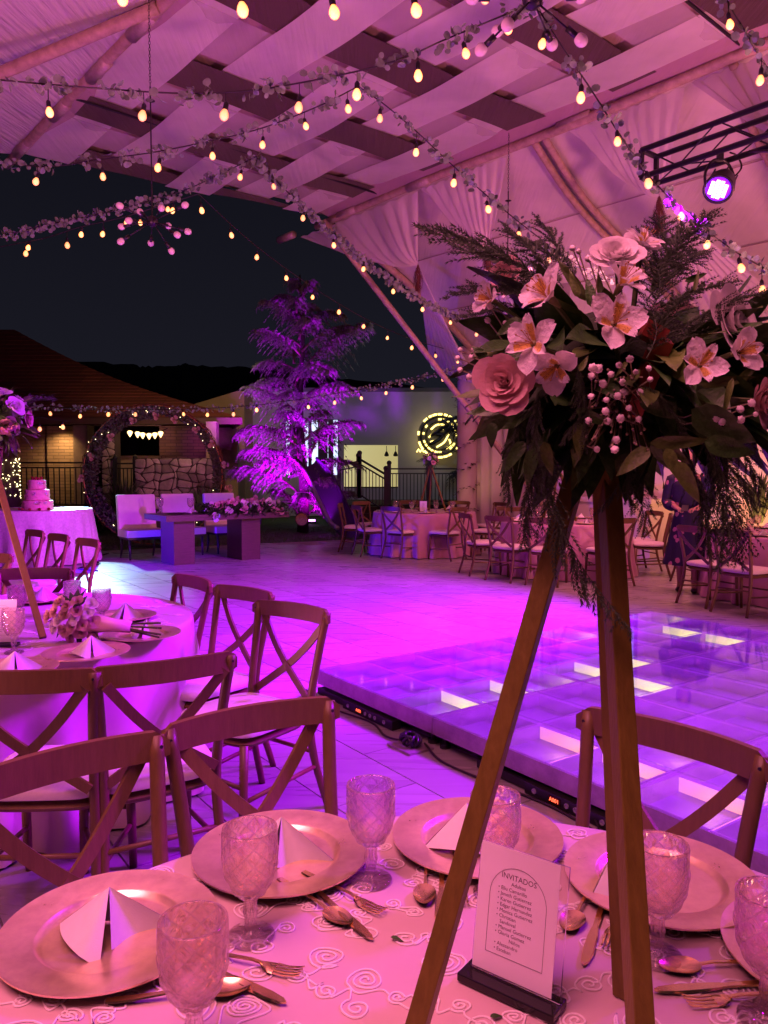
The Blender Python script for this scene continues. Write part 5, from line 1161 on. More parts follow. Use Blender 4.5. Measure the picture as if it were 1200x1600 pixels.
def string_lights(label, wire, bulbs, leaves=0.0, group='bulb strings under the canopy', bs=1.05, seed=0, leafsize=.030):
    """wire: (px, py, metres away) points of the photograph; bulbs: (px, py)"""
    rs_ = random.Random(seed + 50); t = thing('string_lights', label, 'string lights', (0, 0, 0), group=group)
    pts = catmull([aty(*w) for w in wire], 8); mb = MB(); mb.tube(pts, .0065, 5); mb.build('cable', M_WIRE, t)
    def ppx(p):
        d = p - Vector((0, 0, EYE)); yy = d.y * CP - d.z * SP; zz = d.y * SP + d.z * CP; return 600 + 1200 * d.x / yy, 800 - 1200 * zz / yy
    PX = [ppx(p) for p in pts]
    for bx, by in bulbs:
        i = min(range(len(pts)), key=lambda i: abs(PX[i][0] - bx)); p = pts[i]; c = aty(bx, by, p.y); c.z -= 0
        drop = p.z - c.z
        if drop < .08: c.z = p.z - .08 ; drop = .08
        TL_ = Matrix.Translation(c + Vector((0, 0, .06))) @ Matrix.Rotation(rs_.uniform(-.22, .22), 4, 'Y') @ Matrix.Rotation(rs_.uniform(-.22, .22), 4, 'X') @ Matrix.Translation((0, 0, -.06)); bq = bs * rs_.uniform(.88, 1.1)
        put('bulb', BULB, t, TL_ @ Matrix.Translation((0, 0, .012)) @ Matrix.Scale(bq, 4)); put('socket', SOCK, t, TL_ @ Matrix.Translation((0, 0, .030)) @ Matrix.Scale(bq, 4))
        if drop > .11: mb = MB(); mb.tube([Vector((c.x, c.y, c.z + .08)), Vector((c.x, c.y, p.z))], .004, 4); mb.build('lead', M_WIRE, t)
    if leaves:
        mb = MB(); L_ = 0
        seg = [(pts[i], pts[i + 1]) for i in range(len(pts) - 1)]
        for a, b in seg:
            n = max(1, int((b - a).length * leaves * 95)); 
            for k in range(n):
                if rs_.random() > .42 + .5 * math.sin((L_ := L_ + 1) * .13) : continue
                p = a.lerp(b, rs_.random()) + Vector((rs_.uniform(-1, 1), rs_.uniform(-1, 1), rs_.uniform(-1.2, 1))) * .055; r = leafsize * rs_.uniform(.7, 1.25); q = Euler((rs_.uniform(0, 6), rs_.uniform(0, 6), 0)).to_matrix()
                vs = [p + q @ Vector((math.cos(x) * r, math.sin(x) * r * .9, .12 * r * math.cos(2 * x))) for x in [i * math.pi / 4 for i in range(8)]]
                mb.add(vs, [tuple(range(8))]); mb.add([a.lerp(b, rs_.random()), p, p + Vector((.003, .003, .003))], [(0, 1, 2)])
        stuff(mb.build('eucalyptus_leaves', M_EUC, t))
    return t
string_lights('bulb string along the top edge of the picture, only its hanging bulbs in view', [(120, -40, 4.4), (380, -22, 4.4), (640, -28, 4.5), (810, -60, 4.6)], [(192, -2), (377, 14), (519, 19), (647, 17), (762, -3)], 0)
string_lights('topmost leafy bulb string, running from the left edge up to the near chandelier', [(-60, 118, 5.5), (0, 125, 5.6), (150, 138, 5.6), (300, 146, 5.7), (425, 137, 5.8), (600, 101, 5.8), (700, 60, 5.8), (835, 4, 5.8)], [(76, 175), (225, 181), (353, 179), (468, 167), (558, 147), (653, 116), (725, 84), (796, 46)], 1.1, seed=1)
string_lights('second leafy bulb string from the top, meeting the others at the ceiling middle', [(-60, 242, 8), (0, 254, 8), (80, 260, 7.9), (150, 250, 7.8), (240, 238, 7.7), (325, 221, 7.6), (410, 200, 7.5), (500, 165, 7.4), (560, 135, 7.4)], [(59, 284), (160, 275), (249, 262), (332, 244), (411, 227), (476, 198), (543, 170)], 1.3, seed=2)
string_lights('leafy bulb string falling from the ceiling middle behind the top of the bouquet', [(560, 135, 7.4), (600, 163, 7.5), (650, 205, 7.8), (700, 252, 8.1), (760, 305, 8.5), (830, 362, 8.9), (900, 412, 9.3), (960, 440, 9.7)], [(594, 184), (651, 237), (710, 285), (761, 327), (811, 367), (856, 406)], 1.2, seed=3)
string_lights('dense leafy garland at the left passing behind the far chandelier', [(-50, 378, 9.6), (0, 370, 9.5), (65, 353, 9.5), (175, 330, 9.4), (280, 300, 9.3), (340, 274, 9.2), (400, 245, 9.2)], [(377, 277)], 2.2, seed=4)
string_lights('leafy bulb string following the outer arch of the tent down to the column', [(400, 245, 9.2), (440, 291, 9.8), (480, 328, 10.4), (520, 365, 11), (564, 405, 11.8), (651, 464, 12.8), (700, 488, 13.4), (770, 512, 14.2)], [(426, 291), (474, 340), (521, 383), (569, 420), (614, 455), (660, 483), (704, 504), (745, 522)], 1.9, seed=5, leafsize=.036)
string_lights('leafy bulb string running from the near chandelier down past the truss to the right edge', [(835, 4, 5.8), (880, 75, 5.9), (925, 142, 6.1), (965, 205, 6.2), (1010, 270, 6.4), (1060, 322, 6.5), (1110, 364, 6.7), (1155, 397, 6.9), (1215, 430, 7.2)], [(850, 68), (908, 151), (964, 221), (1011, 285), (1063, 336), (1107, 382), (1155, 419), (1190, 452)], 1.3, seed=6)
string_lights('short leafy bulb string crossing the top right corner', [(1125, -30, 5.4), (1140, 8, 5.5), (1165, 50, 5.6), (1195, 100, 5.8), (1230, 150, 6)], [(1138, 38), (1189, 124)], 1.5, seed=7)
string_lights('bare bulb string in the dark sky left of the far chandelier', [(-40, 398, 10.4), (0, 386, 10.3), (70, 372, 10.2), (125, 355, 10.1), (190, 340, 10), (250, 322, 10), (310, 303, 10)], [(41, 396), (46, 378), (105, 383), (128, 366), (162, 366), (198, 346), (219, 348), (263, 327), (271, 329)], 0, seed=8)
string_lights('bare bulb string curving down through the dark sky behind the conifer', [(310, 303, 10), (360, 350, 10.6), (402, 386, 11.2), (447, 420, 11.8), (489, 449, 12.5), (530, 475, 13), (569, 497, 13.6), (606, 515, 14.2), (644, 530, 14.8), (680, 541, 15.4), (740, 556, 16)], [(314, 328), (360, 367), (402, 402), (447, 434), (489, 464), (530, 487), (569, 510), (606, 528), (644, 543), (680, 556), (716, 565)], 0, seed=9)
string_lights('low tinsel-wrapped bulb string stretched across in front of the pavilion roof', [(20, 628, 13), (70, 636, 13), (200, 640, 13.2), (320, 638, 13.4), (400, 633, 13.6), (480, 622, 13.9), (560, 609, 14.3), (640, 594, 14.8), (740, 570, 15.4)], [(78, 646), (126, 650), (170, 647), (212, 641), (286, 647), (325, 648), (365, 647), (401, 638), (481, 636), (523, 629), (564, 622), (604, 614), (645, 605), (691, 593)], 1.6, seed=10, leafsize=.022)
string_lights('two bulbs on a short lead at the left beside the pale roses', [(40, 660, 12.5), (62, 652, 12.5), (80, 655, 12.5), (110, 658, 12.5)], [(62, 670), (98, 667)], 0, seed=11)

# ================================================================== CHANDELIERS
M_FROST = mat('unlit_frosted_bulb', (.80, .72, .72), .25, spec=.5)
def chandelier(label, hub, top, rot, n=12):
    t = thing('chandelier', label, 'chandelier', hub); rs_ = random.Random(rot)
    mb = MB(); mb.ball((0, 0, 0), .055, 12, 8); mb.build('hub', M_BLACKM, t, smooth=True)
    mb = MB(); mb.tube([(0, 0, .04), (0, 0, (top - hub.z) * .62)], .008, 6); mb.lathe([(.02, 0), (.045, .01), (.02, .02)], 10, (0, 0, (top - hub.z) * .55)); mb.build('rod', M_BLACKM, t)
    mb = MB(); L_ = top - hub.z; z = L_ * .62; k = 0
    while z < L_ : mb.tube([(math.cos(a) * .009 if k % 2 else 0, 0 if k % 2 else math.cos(a) * .009, z + .016 + math.sin(a) * .019) for a in [i * math.pi / 4 for i in range(9)]], .0028, 4); z += .030; k += 1
    mb.build('chain', M_BLACKM, t)
    for k in range(n):
        a = k * 2.39996 + rot; el = math.asin(lerp(-.75, .55, (k + .5) / n)); d = Vector((math.cos(a) * math.cos(el), math.sin(a) * math.cos(el), math.sin(el))); Lh = .26 * rs_.uniform(.9, 1.1)
        mb = MB(); mb.tube([d * .05, d * Lh], .0055, 6); mb.tube([d * (Lh - .01), d * (Lh + .055)], .017, 8); ar = mb.build('arm', M_BLACKM, t, smooth=True)
        mb = MB(); mb.ball((0, 0, 0), .033, 12, 8, (1, 1, 1.15)); M = aim_matrix(d * (Lh + .085), d); mb.build('bulb', M_FROST, ar, smooth=True, M=M)
hub1 = aty(238, 346, 7.6); chandelier('far starburst chandelier of small frosted bulbs hanging against the dark sky', hub1, ZR - .05, 1)
hub2 = aty(832, -2, 4.1); chandelier('near starburst chandelier cut by the top edge of the picture', hub2, ZR, 4)
h3 = aty(793, 440, 10.4); chandelier('starburst chandelier on a chain behind the left side of the big bouquet', h3, ZR - .1, 7)
# ================================================================== PLACE SETTINGS (shared meshes)
mb = MB(); mb.lathe([(.0, .004), (.095, .004), (.103, .0055), (.108, .012), (.112, .0145), (.150, .0165), (.163, .019), (.1655, .0195), (.1655, .0165), (.150, .012), (.105, .001), (.0, 0)], 72, closed=True); CHG = mb.mesh('charger_plate', [M_PLATE], True); CHG.set_sharp_from_angle(angle=R(60))
def goblet_mesh():
    mb = MB(); N = 72
    out = [(.036, 0), (.0375, .003), (.034, .006), (.016, .011), (.009, .018), (.0085, .028), (.0115, .040), (.0095, .052), (.0105, .060), (.013, .063), (.011, .067)]
    bowl = [(.018 + .026 * math.sin(min(1, t * 1.7) * math.pi / 2) ** .75 - .0015 * t, .067 + .108 * t) for t in [i / 26 for i in range(1, 27)]]
    inn = [(r - .0032, z) for r, z in reversed(bowl)][:-2]; prof = out + bowl + inn + [(.004, .076)]
    no, nb = len(out), len(bowl)
    def fn(i, k, r, z):
        if i < 3 or i in (3,): return r * (1 + .0 * k)
        if i < no: return r * (1 + .07 * math.cos(k / N * 2 * math.pi * 8))
        if i < no + nb:
            t = (i - no) / nb; a = k / N * 2 * math.pi
            if t > .93: return r
            if t > .62: return r - .0014 + .0022 * abs(math.sin(a * 8 + (t - .62) * 6 * math.cos(a * 8 // 1)))   # fan cuts
            return r + .0020 * (abs(math.sin(a * 4 + t * 11)) + abs(math.sin(a * 4 - t * 11))) - .0022
        return r
    mb.lathe(prof, N, fn=fn); return mb.mesh('glass_goblet', [M_GLASS], True)
GOB = goblet_mesh()
def napkin_mesh():
    mb = MB(); A = Vector((0, .0, .074))
    def panel(P1, P2, bul, roll):
        n = (P1 - A).cross(P2 - A).normalized()
        def f(u, v):
            e = P1.lerp(P2, u); p = A.lerp(e, v) + n * (bul * math.sin(math.pi * u) * v); 
            p += n * (roll * max(0, (u - .82) / .18) ** 2 * v) if roll else Vector((0, 0, 0)); return p
        mb.grid(f, 12, 10)
    panel(Vector((-.085, .035, 0)), Vector((-.012, -.078, 0)), .017, -.018)
    panel(Vector((.012, -.045, .0)), Vector((.100, .010, .0)), -.020, 0)
    panel(Vector((.100, .012, .0)), Vector((-.085, .037, 0)), .004, 0)
    me = mb.mesh('folded_napkin', [M_NAP], True); return me
NAPM = napkin_mesh()
def fork_mesh(kind):
    mb = MB()   # along +x: tip at 0, handle end at -0.195
    hx = [-.195, -.18, -.15, -.11, -.08, -.062]; hw = [.0055, .0068, .0055, .0035, .0028, .003]; hz_ = [.0035, .0035, .0045, .007, .008, .006]
    def slab(xs, ws, zs, th=.0022):
        n = len(xs); vs = []
        for x, w, z in zip(xs, ws, zs): vs += [(x, -w, z), (x, w, z), (x, w * .8, z + th), (x, -w * .8, z + th)]
        mb.add(vs, [(i * 4 + k, i * 4 + (k + 1) % 4, i * 4 + 4 + (k + 1) % 4, i * 4 + 4 + k) for i in range(n - 1) for k in range(4)] + [(3, 2, 1, 0), tuple((n - 1) * 4 + k for k in range(4))])
    if kind == 'knife':
        slab([-.20, -.19, -.12, -.10, -.098, -.07, -.03, -.008, 0], [.0055, .0065, .005, .0045, .006, .0085, .009, .006, .001], [.002] * 9, .0028)
    elif kind == 'spoon':
        slab(hx, hw, hz_)
        def f(u, v):
            a = u * 2 * math.pi; r = v; x = -.031 + .031 * r * math.cos(a); y = .0195 * r * math.sin(a) * (1 - .15 * math.cos(a)); return (x, y, .0015 + .0065 * r * r)
        mb.grid(f, 24, 6)
        mb.grid(lambda u, v: tuple(a - b for a, b in zip(f(1 - u, v), (0, 0, .0012))), 24, 6)
    else:
        slab(hx, hw, hz_); slab([-.066, -.060, -.050, -.042], [.003, .008, .0118, .0122], [.006, .004, .0025, .0025])
        for y in (-.0098, -.0033, .0033, .0098):
            vs = []; xs = [-.043, -.025, -.008, 0]; ws = [.0019, .0016, .0013, .0007]; zs = [.0025, .002, .0045, .0075]
            for x, w, z in zip(xs, ws, zs): vs += [(x, y - w, z), (x, y + w, z), (x, y + w, z + .0018), (x, y - w, z + .0018)]
            mb.add(vs, [(i * 4 + k, i * 4 + (k + 1) % 4, i * 4 + 4 + (k + 1) % 4, i * 4 + 4 + k) for i in range(3) for k in range(4)] + [(3, 2, 1, 0), (12, 13, 14, 15)])
    me = mb.mesh(kind, [M_GOLD], True); me.set_sharp_from_angle(angle=R(45)); return me
CUT = {k: fork_mesh(k) for k in ('fork', 'knife', 'spoon')}
def single(name, me, label, cat, M, group=None): return tag(put(name, me, None, M), label, cat, group)
def placed(x, y, z, rz=0, s=1): return Matrix.Translation((x, y, z)) @ Matrix.Rotation(rz, 4, 'Z') @ Matrix.Scale(s, 4)
TZ = .7515
near_chargers = [((172, 1450), 'at the far left, the whole plate in view', 0.0), ((440, 1330), 'second from the left, behind two goblets', -.35), ((745, 1306), 'partly behind the left tripod leg', .1), ((1032, 1370), 'crossed by the right tripod legs and shining violet', 1.0), ((1316, 1492), 'cut by the right frame', 0)]
for i, ((px, py), w, rz) in enumerate(near_chargers):
    p = onz(px, py, .765); single('charger_plate', CHG, 'champagne gold charger on the near table ' + w, 'charger plate', placed(p.x, p.y, TZ), 'gold chargers')
    if i < 4: single('napkin', NAPM, 'white peaked napkin on the charger ' + w, 'napkin', placed(p.x - (0, 0, .02, .075)[i], p.y + .0, TZ + .006, (.12, -.30, .75, 1.15)[i]), 'folded white napkins')
for (px, Y, w) in ((292, .92, 'cut by the bottom edge before the left charger'), (385, 1.165, 'between the two left chargers'), (579, 1.33, 'right of the second charger'), (778, 1.285, 'behind the left tripod leg and the guest list'), (1041, 1.115, 'right of the tripod legs'), (1222, .98, 'cut by the right frame')):
    single('glass_goblet', GOB, 'pressed-glass goblet on the near table, ' + w, 'goblet', placed((px - 600) / 1200 * Y * 1.0, Y, TZ), 'pressed-glass goblets')
def cut(kind, a, b, w):
    A = onz(*a, TZ); B = onz(*b, TZ); d = (B - A); single(kind, CUT[kind], w, kind, placed(B.x, B.y, TZ + .0015, math.atan2(d.y, d.x)), 'gold cutlery')
for kind, a, b, w in (('fork', (352, 1500), (472, 1527), 'gold fork between the bottom left goblet and the stemmed goblet'), ('knife', (345, 1524), (447, 1572), 'gold knife right of the bottom left goblet'), ('spoon', (250, 1562), (392, 1548), 'gold hammered spoon half behind the bottom left goblet'),
        ('spoon', (452, 1388), (548, 1452), 'gold spoon under the second charger'), ('knife', (487, 1388), (582, 1472), 'gold knife under the second charger, between spoon and fork'), ('fork', (515, 1388), (600, 1432), 'gold fork beside the third goblet'),
        ('spoon', (667, 1345), (662, 1420), 'gold spoon left of the left tripod leg under the third charger'), ('knife', (692, 1350), (686, 1452), 'gold knife touching the left tripod leg'), ('fork', (712, 1345), (722, 1420), 'gold fork hidden behind the left tripod leg'),
        ('spoon', (925, 1390), (885, 1462), 'gold spoon left of the right tripod legs'), ('knife', (948, 1395), (912, 1512), 'gold knife pointing down beside the guest list'), ('fork', (968, 1412), (950, 1490), 'gold fork against the right tripod leg'),
        ('spoon', (1180, 1510), (1030, 1518), 'gold spoon at the bottom right, uppermost of three'), ('knife', (1200, 1540), (1022, 1552), 'gold knife at the bottom right, middle of three'), ('fork', (1200, 1562), (1070, 1572), 'gold fork at the bottom right, lowest of three')):
    cut(kind, a, b, w)
# fallen leaf bits
for (px, py) in ((610, 1468), (724, 1534), (766, 1594)):
    p = onz(px, py, TZ); single('leaf', LEAF_A, 'tiny dark fallen leaf on the cloth ' + ('left of the left tripod leg' if px == 610 else 'at the corner of the guest list base' if px == 724 else 'below the guest list base'), 'leaf', placed(p.x, p.y, TZ + .004, rnd(0, 6), .022))
# ---- guest list in an acrylic stand
sgp = onz(722, 1520, TZ); sgq = onz(880, 1592, TZ); sdv = (sgq - sgp); sdv.z = 0; sl_ = sdv.length; sdv.normalize(); sgm = (sgp + sgq) / 2; sa = math.atan2(sdv.y, sdv.x)
sg = thing('guest_list_sign', 'clear acrylic stand on a black base holding the INVITADOS guest list card', 'sign', (sgm.x, sgm.y, TZ), sa); sg.scale = (.84, .84, .86)
mb = MB(); mb.box((0, 0, .009), (.176, .052, .014)); o = mb.build('base', mat('glossy_black_acrylic', (.01, .01, .012), .12), sg); bv = o.modifiers.new('b', 'BEVEL'); bv.width = .002; bv.segments = 2
tilt = Matrix.Translation((0, .004, .0165)) @ Matrix.Rotation(R(-9), 4, 'X')
CW, CHh = .150, .208
mb = MB(); mb.box((.004, .0025, CHh / 2), (CW + .012, .004, CHh)); mb.build('acrylic_sheet', mat('clear_acrylic', (.97, .95, .98), .05, trans=1.0, ior=1.3), sg, M=tilt)
mb = MB(); mb.box((-.002, -.0016, CHh / 2 + .002), (CW - .004, .0008, CHh - .004)); mb.build('card', mat('white_card', (.78, .74, .78), .6), sg, M=tilt)
M_INK = mat('dark_ink', (.09, .06, .08), .7)
mb = MB(); ar = [(-.052, .036), (-.052, .130)] + [(-.0 - .052 * math.cos(a), .130 + .050 * math.sin(a)) for a in [i * math.pi / 20 for i in range(1, 20)]] + [(.052, .130), (.052, .036), (-.052, .036)]
for a, b in zip(ar[:-1], ar[1:]): mb.bar((a[0], -.0024, a[1]), (b[0], -.0024, b[1]), .0004, .0006, (0, 1, 0))
mb.build('printed_arch', M_INK, sg, M=tilt)
def line(s, x, z, size, align='CENTER'): put('print', text_mesh(s, size, M_INK, align), sg, tilt @ Matrix.Translation((x, -.0023, z)) @ Matrix.Rotation(R(90), 4, 'X'))
line('INVITADOS', 0, .164, .0125); line('Adultos', 0, .153, .0085)
y = .1435
for s, b in (('Eliu Camarillo', 1), ('Janeth Gutierrez', 1), ('Karen Gutierrez', 1), ('Edgar Hernandez', 1), ('Monica Gutierrez', 1), ('Christian', 1), ('Sandoval', 0), ('Manuel Gutierrez', 1), ('Gloria Gomez', 1), ('Niños', 2), ('Alessandro', 1), ('Esteban', 1)):
    if b == 2: line(s, 0, y, .0085)
    else: line(('• ' if b else '   ') + s, -.037, y, .0085, 'LEFT')
    y -= .0089

# ================================================================== TRIPOD STANDS
def tripod(label, c, apex, feet, w, ztop, extra=True):
    t = thing('tripod_stand', label, 'flower stand', (c[0], c[1], TZ)); o = Vector((c[0], c[1], TZ))
    for k, f in enumerate(feet):
        f = Vector((f[0], f[1], TZ + .002)) - o; a = Vector(apex) - o + (f - (Vector(apex) - o)).normalized() * .0 + Vector(((k - 1) * w * .55, (0, -.4 * w, .9 * w)[k], 0))
        mb = MB(); mb.bar(f, a, w, w, (f.x + .01, f.y - .3, 0)); ob = mb.build('leg', M_GOLDW, t); bv = ob.modifiers.new('bevel', 'BEVEL'); bv.width = w * .06; bv.segments = 2
    mb = MB(); mb.lathe([(.05 * w / .034, 0), (.055 * w / .034, .004), (.055 * w / .034, .012), (.05 * w / .034, .014)], 20, Vector(apex) - o + Vector((0, 0, .002))); mb.build('top_plate', M_GOLDW, t); return t
AX = Vector((.262, .935, 1.535))
FT3 = [(.005, .815), (.333, 1.03), (.262, .715)]
def fit_leg(px, py, top, z):  # foot that puts the leg through a pixel of the photograph
    return None
tp = tripod('gold painted square-bar tripod standing on the near table under the big bouquet', (.2, .86), AX, FT3, .0225, 1.5)
# slanting gold bar of the flower holder, seen through the foliage
mb = MB(); A_, B_ = aty(985, 648, .88), aty(1036, 530, .84); oo = Vector((.2, .86, TZ)); mb.bar(A_ - oo, B_ - oo, .020, .020, (0, 1, 0)); mb.bar(B_ - oo, B_ - oo + Vector((-.022, 0, .012)), .018, .018, (0, 1, 0)); mb.build('holder_arm', mat('rust_red_holder', (.30, .06, .035), .5, metal=.2), tp)

# ================================================================== THE BIG BOUQUET
FC = aty(975, 585, .96)
ba = thing('flower_arrangement', 'large bouquet of roses, white alstroemerias, fern and baby breath on the near gold tripod', 'flower arrangement', FC)
def rel(px, py, Y): return aty(px, py, Y) - FC
mb = MB(); mb.ball((0, .02, -.01), .105, 16, 12, (1.15, 1, .9)); mb.build('floral_foam', mat('wet_floral_foam', (.02, .035, .015), .95, bump=.3, scale=40), ba, smooth=True)
def inner(p): return p * .25
# background leaves
rl = random.Random(21)
for k in range(250):
    a = rl.uniform(0, 6.283); el = rl.uniform(-1.05, .75); d = Vector((math.cos(a) * math.cos(el), math.sin(a) * math.cos(el), math.sin(el)))
    d.x *= 1.25; d.normalize(); s = rl.uniform(.065, .115); base = Vector((d.x * .150, d.y * .11, d.z * .10)) * rl.uniform(.55, 1.0)
    M = Matrix.Translation(base) @ (d + Vector((rl.uniform(-.5, .5), rl.uniform(-.5, .5), rl.uniform(-.7, .3)))).to_track_quat('Y', 'Z').to_matrix().to_4x4() @ Matrix.Rotation(rl.uniform(-.9, .9), 4, 'Y') @ Matrix.Scale(s, 4)
    put('leaf', rl.choice((LEAF_A, LEAF_A, LEAF_B, LEAF_C)), ba, M)
# the leaves the photograph picks out: (from px,py) -> (to px,py), metres away
def leaf_between(a, b, Y, W=1.0, me=None, roll=0.0, Y2=None):
    A = rel(*a, Y); B = rel(*b, Y2 or Y); d = B - A; L = d.length
    M = Matrix.Translation(A) @ d.to_track_quat('Y', 'Z').to_matrix().to_4x4()
    zc = M.to_3x3() @ Vector((0, 0, 1)); 
    # turn the blade's face to the viewer, then roll it
    want = (Vector((0, 0, EYE)) - (FC + A)).normalized(); ax = d.normalized(); w = (want - ax * want.dot(ax)).normalized(); z0 = (zc - ax * zc.dot(ax)).normalized(); ang_ = math.atan2(z0.cross(w).dot(ax), z0.dot(w))
    M = Matrix.Translation(A) @ Matrix.Rotation(ang_ + roll, 4, ax) @ d.to_track_quat('Y', 'Z').to_matrix().to_4x4() @ Matrix.Diagonal((L * W, L, L, 1))
    put('leaf', me or LEAF_B, ba, M)
for a, b, Y, W, me, ro in (
        ((1015, 700), (962, 742), .80, 1.15, LEAF_B, .3), ((1015, 692), (1118, 690), .80, .62, LEAF_B, .2), ((1040, 700), (1062, 750), .80, 1.1, LEAF_B, -.3), ((1035, 690), (1080, 728), .82, .8, LEAF_B, .2),
        ((1058, 720), (1094, 790), .80, .9, LEAF_B, .1), ((1018, 690), (1050, 745), .83, .7, LEAF_A, .5), ((1030, 668), (1085, 690), .86, .6, LEAF_A, .4),
        ((1080, 640), (1190, 700), .80, 1.0, LEAF_A, .1), ((1100, 690), (1190, 712), .78, .9, LEAF_A, 0), ((1090, 600), (1190, 590), .84, .5, LEAF_B, .2), ((1120, 625), (1200, 640), .84, .6, LEAF_A, .3), ((1150, 600), (1197, 555), .85, .6, LEAF_B, .1),
        ((790, 650), (735, 690), .82, .9, LEAF_A, -.2), ((800, 640), (728, 640), .85, .8, LEAF_A, .4), ((770, 660), (765, 700), .80, 1.2, LEAF_A, .3), ((810, 655), (755, 665), .83, .9, LEAF_C, 0), ((820, 690), (785, 735), .82, 1.0, LEAF_A, .4), ((835, 700), (820, 760), .84, .9, LEAF_A, .2),
        ((850, 690), (862, 745), .82, 1.0, LEAF_B, .2), ((905, 660), (905, 720), .80, 1.0, LEAF_B, .1), ((760, 560), (738, 540), .86, 1.3, LEAF_A, .2), ((815, 500), (775, 520), .84, 1.2, LEAF_A, .4), ((830, 545), (770, 555), .86, 1.0, LEAF_A, .2),
        ((905, 465), (888, 420), .82, .8, LEAF_B, -.2), ((915, 470), (870, 400), .85, .6, LEAF_B, .2), ((925, 480), (920, 430), .84, .9, LEAF_A, .3), ((940, 470), (935, 425), .86, .7, LEAF_B, 0), ((1085, 455), (1092, 420), .86, .6, LEAF_B, 0), ((1070, 440), (1110, 425), .9, .6, LEAF_A, 0),
        ((905, 580), (920, 555), .79, 1.0, LEAF_B, 0), ((980, 565), (962, 588), .79, .8, LEAF_B, .2), ((900, 640), (960, 668), .80, .7, LEAF_A, .1), ((1000, 620), (1060, 660), .83, .9, LEAF_A, .2), ((1050, 580), (1000, 640), .86, 1.0, LEAF_A, .2), ((1110, 640), (1060, 600), .84, .8, LEAF_A, .1), ((1145, 590), (1128, 655), .80, .45, LEAF_B, .1)):
    leaf_between(a, b, Y, W, me, ro)
rose_spots = [((787, 597), .80, .043, 'p', (-.45, -1, .12)), ((963, 396), .86, .040, 'w', (-.1, -.75, .7)), ((790, 432), .97, .034, 'p', (-.7, -.8, .3)), ((1148, 500), .86, .055, 'w', (.5, -.7, .2)), ((1200, 560), .95, .038, 'p', (.9, -.5, 0)), ((1192, 628), .82, .036, 'p', (.7, -.7, 0)), ((1000, 380), .93, .032, 'w', (.2, -.8, .9)), ((860, 470), 1.06, .04, 'w', (-.3, .5, .9)), ((1050, 500), 1.08, .042, 'p', (.4, .8, .5)), ((900, 600), 1.12, .042, 'p', (-.2, 1, 0))]
for k, ((px, py), Y, r, c, n) in enumerate(rose_spots):
    o = put('rose', ROSE[c][k % 2], ba, aim_matrix(rel(px, py, Y), n, k * 1.3, r * .70))
    if c == 'w': o['label'] = 'cream rose'
    else: o['label'] = 'pink rose'
als = [((957, 508), .775, .043, 0, (.05, -1, .25), 2.3), ((862, 468), .80, .048, 1, (-.85, -.45, .55), 1.2), ((968, 448), .82, .042, 1, (.35, -.75, .75), .6), ((836, 538), .785, .042, 2, (-.75, -.75, .15), 2.6), ((872, 570), .79, .042, 1, (-.5, -.8, -.45), .4), ((1092, 572), .79, .036, 0, (-.1, -1, .15), 1.9), ((1150, 552), .80, .038, 1, (.3, -.9, .1), 1.2), ((1002, 385), .92, .036, 0, (.3, -.6, .8), .2), ((770, 470), .93, .036, 1, (-.8, -.5, .2), 2.0)]
for k, ((px, py), Y, r, v, n, spn) in enumerate(als):
    M = aim_matrix(rel(px, py, Y), n, spn, r * .80); o = put('alstroemeria', ALS[v], ba, M); put('stamens', STAM, o); put('calyx', CAL, o)
# stems to the blooms
mb = MB()
for (px, py), Y, *_ in als + rose_spots:
    p = rel(px, py, Y); mb.tube([p * .12, p * .55 + Vector((0, 0, -.01)), p * .97], .0028, 5)
stuff(mb.build('stems', M_STEM, ba))
